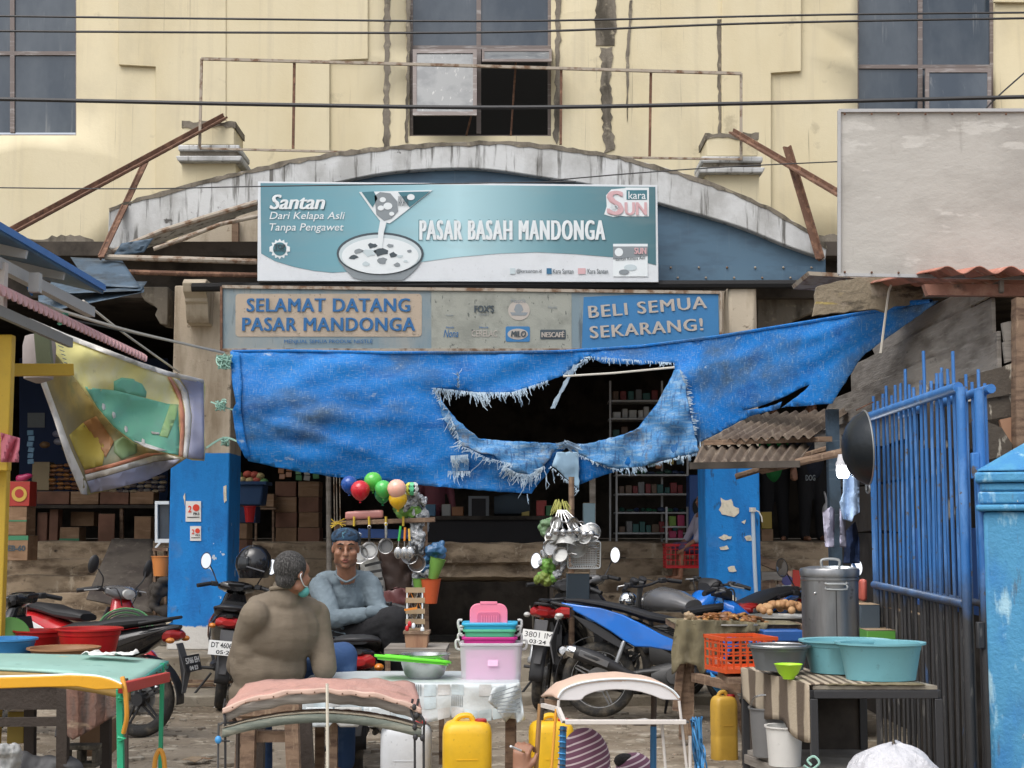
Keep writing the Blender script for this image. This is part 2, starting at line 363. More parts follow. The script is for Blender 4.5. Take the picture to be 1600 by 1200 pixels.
# plinth the columns stand on, then market steps
PL = .31
g = MB(); g.bb(-9, 9, 14.2, 16.1, -.02, PL); setting(g, 'plinth', 'slab', bevel=.015)
st = []
tops = [985, 956, 928, 901, 874, 848]
yy = 16.1
def steps(px0, px1, n0=0, name='market_steps'):
    g = MB(); prof = [(16.1, PL-.01)]; y = 16.1
    for k, py in enumerate(tops):
        z = PZ(py, y) ; prof += [(y, z), (y+.02, z+.012)]; y += .30; prof += [(y, z+.012)]
    return prof
prof = steps(0, 0)
PT = prof[-1][1]                               # deck level
def stair(x0, x1):
    m = MB(); nx = max(2, int((x1-x0)/.12)); pr = prof+[(18.4, PT), ]
    pp = []
    for (a, b), (c, d) in zip(pr, pr[1:]):
        n = max(1, int(math.hypot(c-a, d-b)/.09))
        pp += [(lerp(a, c, k/n), lerp(b, d, k/n)) for k in range(n)]
    pp.append(pr[-1])
    def f(u, v):
        i = min(len(pp)-1, int(round(v*(len(pp)-1)))); y, z = pp[i]; x = lerp(x0, x1, u)
        w = 0 if i in (0, len(pp)-1) else 1
        return Vector((x, y+w*(nz(x*2.2, z*6, y)*.035), z+w*(nz(x*1.7, y*4, 5)*.02-max(0, nz(x*1.1+9, z*7))*.04)))
    m.grid(f, nx, len(pp)-1); return m
setting(stair(-9, PX(655, 16.1)), 'market_steps', 'concrete')
setting(stair(PX(862, 16.1), 9), 'market_steps', 'concrete')
# deck over the hollow in the middle
xa, xb = PX(655, 16.1), PX(862, 16.1)
g = MB(); g.grid(lambda u, v: Vector((lerp(xa, xb, u), interp([(0, 16.45), (.12, 16.12), (.5, 16.1), (.62, 16.2), (.8, 16.16), (.9, 16.3), (1, 16.9)], v)+nz(u*9, v*5)*.04, interp([(0, PT), (.12, PT-.01), (.5, 1.16), (.62, 1.13), (.8, 1.0), (.9, .97), (1, .93)], v)+nz(u*7, v*3, 4)*.015)), 40, 24)
setting(g, 'deck_ledge', 'concrete')
for i, (a, b) in enumerate(((xa-.01, lerp(xa, xb, .5)-.01), (lerp(xa, xb, .5)+.01, xb+.01))):
    pass
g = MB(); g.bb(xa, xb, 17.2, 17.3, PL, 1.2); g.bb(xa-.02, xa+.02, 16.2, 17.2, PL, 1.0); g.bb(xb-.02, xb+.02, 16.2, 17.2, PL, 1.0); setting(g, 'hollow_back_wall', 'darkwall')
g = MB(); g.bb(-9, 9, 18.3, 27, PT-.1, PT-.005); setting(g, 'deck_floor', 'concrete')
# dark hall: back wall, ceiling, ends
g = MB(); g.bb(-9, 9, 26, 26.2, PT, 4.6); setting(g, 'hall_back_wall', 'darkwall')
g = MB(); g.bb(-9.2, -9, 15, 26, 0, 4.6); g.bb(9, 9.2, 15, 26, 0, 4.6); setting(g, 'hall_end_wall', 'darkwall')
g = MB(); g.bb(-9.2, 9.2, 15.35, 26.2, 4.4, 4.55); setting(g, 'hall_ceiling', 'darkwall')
# stones lying in the dirt: the nearer flat ones singly, the crumbs as one mass
pb = []
for k in range(6):
    m = MB(); r = .05; n = 9
    top = [(cos(2*pi*i/n)*r*rnd(.6, 1.15), sin(2*pi*i/n)*r*.6*rnd(.7, 1.2)) for i in range(n)]
    m.prism([(x, y, 0) for x, y in top], (0, 0, rnd(.012, .02))); pb.append((m.v, m.f))
crumb = MB()
for i in range(2600):
    y = 7.5+rnd(0, 1)**.8*5.4; x = rnd(-1, 1)*y*.38; v, f = random.choice(pb); s = rnd(.12, .5)*(1 if rnd(0, 1) > .08 else 2.2); a = rnd(0, 6.3); ca, sa = cos(a)*s, sin(a)*s; z = gz(x, y)-.012
    crumb.add([(x+p.x*ca-p.y*sa, y+p.x*sa+p.y*ca, z+p.z*s*1.3) for p in v], f)
stuff(crumb, 'gravel', 'stone', smooth=False)
for i in range(46):
    y = 8+rnd(0, 1)*5; x = rnd(-1, 1)*y*.36; v, f = random.choice(pb); s = rnd(1.3, 2.4); a = rnd(-.4, .4); ca, sa = cos(a)*s, sin(a)*s; m = MB()
    m.add([(x+(p.x*ca-p.y*sa)*1.3, y+p.x*sa+p.y*ca*.9, gz(x, y)-.012+p.z*1.6) for p in v], f)
    solo(m, 'flat_stone', 'stone', 'flat pale stone half sunk in the trodden dirt of the street', 'stone', 'flat stones in the dirt', bevel=.004)

# ---------------------------------------------------------------- market building
B = thing('market_building', 'cream yellow two storey market hall with white arched gable over blue columns', 'building', (0, 15, 0))
WY = 17.5
wins = [(-62, 123, 215), (640, 861, 216), (1337, 1552, 216)]
ztop = PZ(0, WY)+1.6
top_px = -240
out = [(-900, top_px), (2500, top_px), (2500, 410), (-900, 410)]
m = cloth(out, lambda x, y: WY, 75, [[(a, -170), (b, -170), (b, c), (a, c)] for a, b, c in wins])
m.build('wall', 'yellow', B, solid=.2)
for k, (x0, x1) in enumerate(((-900, 1),)): pass
# raised plaster panels with stepped outlines
for pl in ([(185, -200), (185, 101), (243, 104), (243, 470), (353, 470), (353, -200)], [(353, -200), (353, 470), (515, 470), (515, 94), (575, 92), (575, -200)],
           [(1128, -200), (1128, 470), (1205, 470), (1205, 114), (1252, 111), (1252, -200)], [(1553, -200), (1553, 3), (1700, 5), (1700, -200)]):
    th = .05 if pl[0][0] != 353 else .035
    MB().poly(pl, WY-.1-th, th-.003).build('raised_panel', 'yellow', B, bevel=.006)
# bare cement patches where plaster has come off
for pl, j in (([(600, -20), (611, -20), (609, 90), (608, 160), (610, 240), (598, 240), (600, 100)], 2), ([(634, 0), (641, 0), (640, 120), (638, 222), (632, 222), (636, 90)], 1.5),
              ([(932, -20), (962, -20), (963, 40), (960, 70), (932, 71), (930, 30)], 2), ([(938, 73), (957, 73), (954, 130), (956, 190), (960, 235), (944, 240), (940, 170)], 3),
              ([(867, -10), (876, -10), (875, 90), (877, 200), (870, 225), (864, 215), (869, 100)], 2), ([(1121, 30), (1127, 30), (1127, 240), (1123, 240)], 1.5),
              ([(984, 0), (988, 0), (983, 90), (980, 190), (978, 90)], 1), ([(-300, 366), (0, 368), (60, 372), (110, 366), (165, 384), (240, 388), (240, 409), (-300, 409)], 4),
              ([(1280, 368), (1312, 368), (1420, 366), (1420, 409), (1285, 409)], 3)):
    rag(pl, WY-.112, j, 7, .012).build('bare_cement_patch', 'cement', B, smooth=False)
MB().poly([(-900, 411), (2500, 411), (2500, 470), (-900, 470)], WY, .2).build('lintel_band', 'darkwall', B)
# windows
def winframe(x0, x1, y1, rows, xm, open_=()):
    Y = WY+.0; t = 5; m = MB()
    top = -165
    for a, b, c, d in ((x0, x0+t, top, y1), (x1-t, x1, top, y1), (x0+t, x1-t, y1-t, y1)): m.poly([(a, c), (b, c), (b, d), (a, d)], Y, .06)
    for ra in rows: m.poly([(x0+t, ra-3), (x1-t, ra-3), (x1-t, ra+3), (x0+t, ra+3)], Y+.005, .045)
    ys = [top]+[r for r in rows]+[y1-t]
    for a, b in zip(ys, ys[1:]): m.poly([(xm-3.5, a+3), (xm+3.5, a+3), (xm+3.5, b-3), (xm-3.5, b-3)], Y+.005, .045)
    w = m.build('window', 'frame', B)
    k = 0
    for a, b in zip(ys, ys[1:]):
        for c, d in ((x0+t, xm-3.5), (xm+3.5, x1-t)):
            if k not in open_: MB().poly([(c, a+3), (d, a+3), (d, b-3), (c, b-3)], Y+.03, .006).build('pane', 'glass', w)
            k += 1
    return w
w1 = winframe(-62, 123, 215, [-50, 83], 19)
w2 = winframe(640, 861, 216, [-55, 74], 748, open_=(4, 5))
w3 = winframe(1337, 1552, 216, [-30, 104], 1438)
MB().poly([(620, 60), (880, 60), (880, 225), (620, 225)], WY+1.2, .02).build('room_dark_sheet', 'black', B)  # black sheet standing in for the darkness of the room behind the window
def sash(w, x0, x1, y0, y1, swing, gm='frost', t=6):
    """outward-hung sash: its bottom swings out towards the street"""
    def q(x, y): return P(x, y, WY-.12-swing*(y-y0)/(y1-y0))
    m = MB()
    for a, b, c, d in ((x0, x0+t, y0, y1), (x1-t, x1, y0, y1), (x0+t, x1-t, y0, y0+t), (x0+t, x1-t, y1-t, y1)):
        m.prism([q(a, c), q(b, c), q(b, d), q(a, d)], (0, .03, 0))
    m.build('sash_frame', 'frame', w)
    n = MB().prism([q(x0+t, y0+t), q(x1-t, y0+t), q(x1-t, y1-t), q(x0+t, y1-t)], (0, .006, 0)); [setattr(v, 'y', v.y+.012) for v in n.v]; n.build('pane', gm, w)
sash(w2, 645, 745, 77, 180, .35); sash(w2, 753, 862, 76, 96, .6, 'frost', 4); sash(w3, 1446, 1549, 107, 215, .22, 'glass')
MB().tube([P(736, 182, WY-.3), P(728, 214, WY)], .012).build('stay_bar', 'rust', w2); MB().tube([P(806, 96, WY-.3), P(798, 216, WY)], .012).build('stay_bar', 'rust', w2)
# arched gable
AO = [(170, 325), (250, 300), (330, 279), (420, 258), (500, 242), (600, 229), (700, 222.5), (780, 221.5), (860, 227), (950, 241), (1040, 262), (1130, 292), (1200, 323), (1260, 358), (1292, 384)]
AI = [(1290, 405), (1225, 382), (1150, 352), (1030, 317), (940, 292), (850, 277), (740, 263), (620, 268), (530, 284), (405, 314), (330, 338), (250, 366), (186, 388), (168, 386)]
sp = lambda t: [(v.x, v.y) for v in spline([(a, b, 0) for a, b in t], 5)]
MB().poly(sp(AO)+sp(AI), 14.85, .35).build('arch_band', 'arch', B, bevel=.012)
mm = MB().poly(dens([(x, y-.5) for x, y in sp(AO)]+[(x, y+rnd(4, 8)) for x, y in sp(AO)[::-1]], 9, 1.6), 14.842, .006); mm.build('mould_streak', 'cement', B, smooth=False)
MB().poly([(x, y) for x, y in sp(AI)[:36]]+[(500, 290), (500, 300), (1000, 445), (1290, 441)], 14.95, .06).build('gable_sheet', 'gable', B)
MB().poly([(405, 315), (520, 287), (520, 440), (405, 440)], 16.2, .02).build('gable_back', 'darkwall', B)
MB().poly([(1000, 414), (1288, 416), (1288, 441), (1000, 441)], 14.93, .018).build('gable_skirt', 'gable', B)
for k in range(6):
    for yy_, o in ((418, 0), (434, 11)): MB().ell(P(1048+k*44+o, yy_, 14.92), .012, n=8, m=5).build('screw_cap', 'paleiron', B)
MB().poly([(278, 350), (405, 322), (405, 445), (278, 445)], 16.0, .05).build('upper_wall', 'cream', B)
MB().poly([(362, 345), (372, 343), (372, 445), (362, 445)], 15.9, .08).build('timber_post', 'wood', B)
# capped piers
for s in (0, 1):
    mir = (lambda x: x) if s == 0 else (lambda x: 1470-x)
    q = lambda pts, Y, th: MB().poly([(mir(x), y+(18 if s else 0)) for x, y in pts], Y, th)
    q([(286, 192), (366, 192), (366, 226), (286, 226)], 16.0, .55).build('pier_cap', 'yellow', B, bevel=.01)
    rag([(mir(x), y+(18 if s else 0)) for x, y in [(284, 190), (368, 190), (368, 200), (340, 197), (300, 203), (284, 199)]], 15.99, 2, 6, .57).build('mould_streak', 'cement', B, smooth=False)
    q([(278, 226), (374, 226), (374, 235), (278, 235)], 15.93, .66).build('pier_cornice', 'arch', B, bevel=.015)
    q([(281, 235), (371, 235), (371, 243), (281, 243)], 15.97, .6).build('pier_cornice', 'cement', B)
    q([(274, 243), (378, 243), (376, 252), (278, 252)], 15.9, .7).build('pier_cornice', 'arch', B, bevel=.015)
    q([(284, 252), (368, 252), (368, 350), (284, 350)], 16.0, .55).build('pier_shaft', 'yellow', B)
# columns
CT = PZ(446, 15)
M['column'] = mat('column_paint', (.52, .44, .34), .8, layers=[Ly((.28, .22, .15), (4, 4, 1), .5, .72), Ly((.10, .08, .06), 9, .64, .72),
    Ly((.006, .21, .60), 5, 0, .01, z=(PZ(708, 15), .004, .02)), Ly((.006, .12, .40), (5, 5, 2), .48, .66, z=(PZ(708, 15), .004, .02), amt=.6), Ly((.16, .20, .25), (3, 3, 3), .56, .68, det=8, z=(1.25, .4, .6), amt=.8),
    Ly((.02, .04, .09), (14, 14, 5), .63, .7, z=(PZ(712, 15), .01, .0), amt=.7),
    Ly((.5, .58, .65), (8, 8, 6), .69, .70, z=(PZ(730, 15), .02, 0)), Ly((.62, .6, .56), 6, 0, .01, z=(.55, .01, .16), zscale=(9, 9, 9))], bump=(16, .35), bump2=(50, .2))
def column(x0, x1, x2, Y=15.0):
    a, b = PX(x0, Y), PX(x1, Y); m = MB(); m.bb(a, b, Y, Y+.62, PL, CT); return m.build('column', 'column', B, bevel=.015)
c1 = column(264, 357, 0); c2 = column(1103, 1188, 0)
# old stone head of the right column and corbels
MB().poly([(1138, 446), (1182, 446), (1180, 530), (1140, 545)], 14.6, .35).build('column_head', 'cream', B, bevel=.03)
MB().poly([(1182, 446), (1290, 446), (1290, 480), (1240, 500), (1200, 560), (1182, 560)], 15.8, .3).build('rough_infill', 'cement', B, bevel=.02)
def corbel(px, pw):
    x0, x1 = PX(px, 14.7, 3.9), PX(px+pw, 14.7, 3.9); zt = PZ(440, 14.8); zb = PZ(508, 14.9); h = zt-zb
    pr = [(15.0, zt), (14.66, zt), (14.60, zt-.1*h), (14.63, zt-.3*h), (14.72, zt-.42*h), (14.72, zt-.5*h), (14.76, zt-.55*h), (14.78, zt-.8*h), (14.84, zt-.97*h), (15.0, zt-h)]
    m = MB().prism([(x0, y, z) for y, z in pr], (x1-x0, 0, 0)); m.build('corbel', 'cream', B, bevel=.008)
corbel(288, 36)
pr = [(222, 448), (262, 448), (262, 508), (250, 506), (242, 492), (246, 482), (236, 474), (226, 470), (220, 460)]
MB().poly(pr, 15.3, .3).build('side_bracket', 'cement', B, bevel=.01)
# fascia beams and front pipe
MB().bb(PX(-200, 15.3, 4), PX(1500, 15.3, 4), 15.66, 15.9, 4.0, 4.4).build('fascia_beam', 'darkwall', B)
MB().tube([P(300, 449, 14.6), P(700, 446, 14.55), P(1290, 444, 14.6)], .045, 8).build('front_pipe', 'black', B)
MB().poly([(345, 441), (1135, 443), (1135, 452), (345, 450)], 14.75, .1).build('front_beam', 'black', B)
# peeled spots on the right column: cream plaster under the blue
M['peel'] = mat('bare_plaster', (.72, .66, .52), .9, layers=[Ly((.5, .44, .33), 14, .5, .66)], bump=(30, .3))
for pl in ([(1126, 778), (1134, 781), (1142, 780), (1146, 790), (1154, 794), (1155, 802), (1147, 808), (1138, 806), (1128, 804), (1124, 797), (1127, 790)], [(1133, 931), (1143, 928), (1150, 934), (1150, 944), (1158, 952), (1156, 958), (1146, 950), (1136, 945)],
           [(1123, 840), (1131, 836), (1143, 838), (1142, 842), (1132, 844)], [(1163, 838), (1173, 836), (1175, 844), (1166, 845)], [(1124, 855), (1136, 852), (1139, 858), (1126, 859)], [(1137, 886), (1148, 884), (1151, 893), (1140, 893)], [(1158, 815), (1165, 812), (1164, 818)]):
    rag(pl, 14.992, 1, 4, .006).build('peeled_patch', 'peel', B, smooth=False)
for pl in ([(349, 760), (354, 758), (354, 782), (350, 786)], [(286, 776), (289, 770), (289, 790)], [(258, 972), (268, 967), (270, 970), (260, 976)]):
    rag(pl, 14.992, .6, 5, .006).build('peeled_patch', 'peel', B, smooth=False)
# white pipe down the right column
t = thing('drain_pipe', 'thin pale pvc pipe with orange foot on the right blue column', 'pipe', P(1182, 960, 14.95))
MB().tube([P(1176, 795, 14.95), P(1179, 880, 14.95), P(1183, 958, 14.95)], .02, 8).build('pipe', plain('pipe_grey', (.45, .55, .65), .5), t)
MB().tube([P(1176, 793, 14.95), P(1176, 800, 14.95)], .034, 8).build('pipe_cap', plain('offwhite', (.62, .6, .54), .5), t)
MB().tube([P(1180, 797, 14.93), P(1186, 800, 14.93), P(1190, 808, 14.93), P(1191, 816, 14.93)], .007, 5).build('tie', 'offwhite', t)
MB().tube([P(1170, 962, 14.93), P(1183, 961, 14.93), P(1188, 956, 14.93)], .035, 8).build('pipe_foot', plain('orange', (.75, .17, .05), .45), t)
# stickers
for (x0, y0, x1, y1, w) in ((290, 783, 314, 815, 'larger upper one'), (297, 822, 314, 845, 'smaller lower one')):
    t = thing('party_sticker', 'white sticker with red number on left blue column, %s' % w, 'sticker', P((x0+x1)/2, y1, 14.985), 0, 'stickers on the left column')
    MB().poly([(x0, y0), (x1, y0), (x1, y1), (x0, y1)], 14.99, .004).build('paper', plain('paper_white', (.78, .77, .74), .6, .15), t)
    W_, H_ = x1-x0, y1-y0; Y = 14.984
    MB().text('2', x0+W_*.15, y0+H_*.22, x0+W_*.38, y0+H_*.55, Y, .02).build('numeral', plain('print_red', (.72, .05, .02), .5, .1), t)
    MB().poly([(x0+W_*(.68+.22*cos(a*.4)), y0+H_*(.32+.17*sin(a*.4))) for a in range(16)], Y, .002).build('disc', 'print_red', t)
    MB().text('PKS', x0+W_*.5, y0+H_*.55, x0+W_*.9, y0+H_*.68, Y, .02).build('lettering', plain('print_black', (.02, .02, .025), .5, .1), t)
    MB().poly([(x0+W_*.1, y0+H_*.77), (x0+W_*.9, y0+H_*.76), (x0+W_*.9, y0+H_*.80), (x0+W_*.1, y0+H_*.81)], Y, .002).build('text_line', 'print_black', t)

# left awning of sheets and pipes beneath the arch
t = thing('left_awning', 'blue grey sheet awning on pale pipes under the left end of the arch', 'awning', (-2.6, 14.5, 3.9))
m = MB(); m.tube([P(165, 402, 14.4), P(280, 405, 14.3), P(401, 409, 14.6)], .03, 8); m.build('pipe', 'paleiron', t)
MB().tube([P(160, 424, 14.3), P(300, 428, 14.3), P(401, 430, 14.6)], .026, 8).build('pipe', 'rust', t)
MB().tube([P(165, 398, 14.5), P(250, 362, 14.6), P(330, 337, 14.6), P(402, 316, 14.62)], .028, 8).build('curved_pipe', 'paleiron', t)
MB().tube([P(240, 389, 14.4), P(290, 372, 14.5), P(345, 350, 14.5), P(402, 338, 14.62)], .022, 8).build('curved_pipe', 'paleiron', t)
M['tarpdark'] = mat('old_blue_grey_tarp', (.06, .10, .145), .6, layers=[Ly((.03, .045, .06), 5, .45, .65), Ly((.18, .22, .26), (2, 2, 20), .6, .7)], bump=(9, .4))
m = MB(); m.grid(lambda u, v: P(lerp(110, 190, u)+v*30, lerp(402, 446, v)+u*4, lerp(14.5, 13.7, v)+nz(u*5, v*4)*.05), 14, 8); m.build('sheet', 'tarpdark', t, solid=.004)
m = MB(); m.grid(lambda u, v: P(lerp(80, 230, u)-v*10, lerp(440, 460, v)+u*-6*v, lerp(14.0, 13.6, v)+nz(u*6, v*4, 3)*.05), 14, 8); m.build('sheet', 'tarpdark', t, solid=.004)
m = MB(); m.grid(lambda u, v: P(lerp(60, 225, u), lerp(462, 490, v*(1-u*.7))-u*14, lerp(13.9, 13.6, v)+nz(u*6, v*4, 3)*.05), 14, 8); m.build('sheet', 'tarpdark', t, solid=.004)
m = MB(); m.grid(lambda u, v: P(lerp(190, 240, u)-v*15, lerp(380, 402, v)-u*8, 14.45+nz(u*6, v*4, 3)*.03), 8, 6); m.build('sheet', 'tarpdark', t, solid=.004)
# rusty angle irons, billboard frame
def iron(pts, label, name='angle_iron', r=.04, mt='rust', Y=15.6, g='rusty struts round the arch'):
    m = MB(); a, b = P(*pts[0]), P(*pts[1]); m.beam(a, b, r, r*.25); o = (b-a).normalized().cross(Vector((0, 1, 0))).normalized()*r*.4
    m.beam(a+o+Vector((0, .03, 0)), b+o+Vector((0, .03, 0)), r*.25, r*1.1); return solo(m, name, mt, label, 'metal bar', g)
iron([(-60, 406, 13.5), (352, 184, 16.0)], 'long rusty angle iron slanting up to the left capped pier', r=.075)
iron([(158, 402, 14.3), (231, 246, 15.4)], 'short rusty brace rising from the left end of the arch', r=.06)
iron([(1143, 207, 15.8), (1345, 325, 13.5)], 'rusty angle iron slanting down from the right capped pier to the blank board', r=.07)
iron([(1228, 230, 14.8), (1280, 405, 14.4)], 'wider upright rusty strip leaning on the right end of the arch', r=.075)
t = thing('sign_frame', 'empty thin steel billboard frame standing above the white arch', 'frame', P(735, 260, 15.7))
FY = 15.7
for a, b in (((315, 92), (736, 103)), ((736, 103), (1158, 115))): MB().beam(P(*a, FY), P(*b, FY), .03, .03).build('top_rail', 'paleiron', t)
for a, b in (((313, 232), (560, 238)), ((1158, 249), (960, 246))): MB().beam(P(*a, FY), P(*b, FY), .022, .022).build('bottom_rail', 'paleiron', t)
for a, b, mt in (((315, 92), (312, 232), 'paleiron'), ((460, 97), (458, 232), 'rust'), ((877, 108), (876, 226), 'rust'), ((1017, 112), (1015, 244), 'rust'), ((1158, 115), (1158, 250), 'paleiron')):
    MB().beam(P(*a, FY+.031), P(*b, FY+.031), .028, .028).build('upright', mt, t)
# power lines over the street
plain('cable_black', (.03, .03, .032), .6)
for pts, r, lb in (([(-100, 24), (400, 30), (800, 33), (1300, 23), (1700, 19)], .010, 'topmost thin power cable across the street'), ([(-100, 48), (400, 51), (800, 50), (1200, 36), (1700, 27)], .011, 'second thin power cable from the top of the view'),
                   ([(-100, 153), (100, 157), (450, 164), (800, 168), (1200, 161), (1700, 149)], .019, 'thick dark power cable crossing the three windows'),
                   ([(-100, 292), (200, 295), (420, 291), (900, 284)], .006, 'hair thin wire drawn across the top of the teal banner'), ([(860, 282), (1000, 270), (1150, 260), (1345, 251)], .006, 'thin wire sagging past the right capped pier'),
                   ([(1530, 182), (1560, 150), (1640, 80)], .008, 'short slanting wire above the blank board')):
    solo(MB().tube(spline([P(x, y, 13.0) for x, y in pts], 8), r, 5), 'power_cable', 'cable_black', lb, 'cable', 'cables over the street')
# ---------------------------------------------------------------- the teal banner over the entrance
def grad(name, cols, axis='X', a=0, b=1, rough=.5, soil=.2):
    """a printed colour ramp across the board (ink, not light)"""
    m = mat(name, cols[0], rough); nt = m.node_tree; N = nt.nodes; L = nt.links
    tc = N.new('ShaderNodeTexCoord'); s = N.new('ShaderNodeSeparateXYZ'); L.new(tc.outputs['Object'], s.inputs[0])
    r = N.new('ShaderNodeMapRange'); r.inputs[1].default_value = a; r.inputs[2].default_value = b; L.new(s.outputs[axis], r.inputs[0])
    cr = N.new('ShaderNodeValToRGB'); L.new(r.outputs[0], cr.inputs[0]); e = cr.color_ramp.elements
    e[0].color = (*cols[0], 1); e[-1].color = (*cols[-1], 1)
    for i, c in enumerate(cols[1:-1]): x = e.new((i+1)/(len(cols)-1)); x.color = (*c, 1)
    n = N.new('ShaderNodeTexNoise'); n.inputs['Scale'].default_value = 6; n.inputs['Detail'].default_value = 7
    mr = N.new('ShaderNodeMapRange'); mr.inputs[1].default_value = .5; mr.inputs[2].default_value = .8; mr.inputs[4].default_value = soil; L.new(n.outputs[0], mr.inputs[0])
    mx = N.new('ShaderNodeMixRGB'); L.new(mr.outputs[0], mx.inputs[0]); L.new(cr.outputs[0], mx.inputs[1]); mx.inputs[2].default_value = (.3, .3, .28, 1)
    L.new(mx.outputs[0], N['Principled BSDF'].inputs['Base Color']); M[name] = m; return m
SY = 14.5
t = thing('shop_banner', 'teal banner reading PASAR BASAH MANDONGA with a bowl of coconut milk', 'banner', P(715, 440, SY))
MB().poly([(403, 283.5), (1027, 289), (1029, 441), (402, 439)], SY, .06).build('board', plain('sign_white', (.64, .67, .70), .45, .25), t, bevel=.004)
grad('teal_print', [(.10, .24, .30), (.16, .36, .43), (.40, .62, .68), (.12, .27, .32), (.055, .145, .175)], 'X', -2.0, 2.0)
wave = [(408, 396), (430, 408), (460, 417), (490, 423), (520, 426), (560, 423), (620, 416), (660, 409), (710, 402), (780, 396), (840, 394), (900, 397), (960, 402), (1000, 408), (1025, 414)]
MB().poly([(407, 286), (1024, 292)]+wave[::-1], SY-.004, .004).build('teal_field', 'teal_print', t)
plain('print_white', (.70, .745, .765), .5, .12); plain('print_dark', (.05, .07, .085), .5, .15); plain('print_grey', (.22, .25, .27), .5, .15); plain('print_pale', (.5, .58, .61), .5, .2); plain('print_pink', (.60, .38, .40), .5, .15); plain('print_teal', (.05, .17, .21), .5, .15)
def lab(txt, x0, y0, x1, y1, m, Y=SY-.01, bold=.02, shear=0, rot=0, space=1, outline=None, par=None):
    if outline: MB().text(txt, x0-1.2, y0-1.2, x1+1.2, y1+1.2, Y+.002, 0, shear, rot, space=space).build('letter_edge', outline, par or t)
    q = MB(); n = 5 if bold > .024 else 1; e = (y1-y0)*.024 if n > 1 else 0
    for i in range(n): q.text(txt, x0+e*i, y0, x1-e*(n-1-i), y1, Y-.0012*i, min(bold, .003), shear, rot, space=space)
    return q.build('lettering', m, par or t, smooth=False)
lab('PASAR BASAH MANDONGA', 655, 344, 946, 375, 'print_white', bold=.04, space=1.2, outline='print_teal')
lab('Santan', 421, 304, 508, 327, 'print_white', bold=.03, shear=.25, outline='print_teal')
lab('Dari Kelapa Asli', 421, 331, 539, 346, 'print_white', bold=.012, shear=.2)
lab('Tanpa Pengawet', 421, 349, 537, 364, 'print_white', bold=.012, shear=.2)
def el(cx, cy, rx, ry, Y, n=40, a0=0, a1=360): return [(cx+rx*cos(radians(lerp(a0, a1, i/n))), cy+ry*sin(radians(lerp(a0, a1, i/n)))) for i in range(n)]
MB().poly([(527, 398), (529, 408), (540, 422), (552, 434), (566, 437.5), (630, 437.5), (640, 430), (652, 418), (660, 405), (661, 396)], SY-.010, .005).build('bowl', 'print_grey', t)
MB().poly(el(594, 396, 68, 33, SY), SY-.014, .003).build('bowl_rim', 'print_dark', t)
MB().poly(el(594, 397, 64.5, 30.5, SY), SY-.018, .003).build('rim_band', 'print_pale', t)
MB().poly(el(594, 400, 60, 28, SY), SY-.022, .003).build('milk', 'print_white', t)
fr = random.Random(3)
for (x, y, r) in ((578, 395, 12), (596, 394, 12), (597, 408, 9), (614, 398, 7), (560, 392, 8), (552, 402, 7), (582, 384, 9), (610, 384, 6), (625, 400, 5), (634, 408, 4), (571, 412, 6), (620, 414, 6), (640, 392, 4)):
    n = 9; MB().poly([(x+r*fr.uniform(.6, 1.2)*cos(2*pi*i/n), y+r*.6*fr.uniform(.5, 1.2)*sin(2*pi*i/n)) for i in range(n)], SY-.025, .002).build('fruit_piece', fr.choice(['print_grey', 'print_dark', 'print_pale']), t)
MB().poly([(561, 300), (676, 297), (620, 341), (609, 349), (594, 345), (585, 334)], SY-.012, .004).build('milk_pack', 'print_white', t)
MB().poly([(585, 306), (594, 300), (610, 302), (621, 315), (622, 330), (612, 341), (600, 345), (588, 335)], SY-.016, .003).build('pack_picture', 'print_grey', t)
MB().poly([(565, 300), (584, 299), (590, 310), (582, 324)], SY-.016, .003).build('pack_corner', 'print_teal', t)
MB().poly([(622, 300), (672, 299), (640, 324)], SY-.016, .003).build('pack_corner', 'print_teal', t)
for cx, cy, r in ((598, 312, 5), (606, 322, 7), (595, 325, 5), (612, 334, 4), (642, 308, 6)): MB().poly(el(cx, cy, r, r*.8, SY, 14), SY-.02, .002).build('pack_dot', 'print_white', t)
lab('KARA SANTAN', 622, 306, 638, 322, 'print_dark', SY-.018, rot=0)
MB().poly([(594, 345), (604, 347), (600, 362), (597, 388), (590, 388), (591, 362)], SY-.028, .003).build('milk_stream', 'print_white', t)
# badge
n = 28; MB().poly([(437+(16 if i % 2 else 12.5)*cos(2*pi*i/n), 389+(16 if i % 2 else 12.5)*sin(2*pi*i/n)) for i in range(n)], SY-.008, .003).build('badge', 'print_white', t)
MB().poly(el(437, 389, 10.5, 10.5, SY, 24), SY-.011, .003).build('badge_disc', 'print_teal', t)
MB().poly([(421, 386), (453, 386), (453, 393), (421, 393)], SY-.0105, .003).build('badge_band', 'print_white', t)
lab('TOP', 428, 381.5, 446, 388.5, 'print_dark', SY-.015, .03); lab('BRAND', 428, 389.5, 446, 393, 'print_dark', SY-.015, .02)
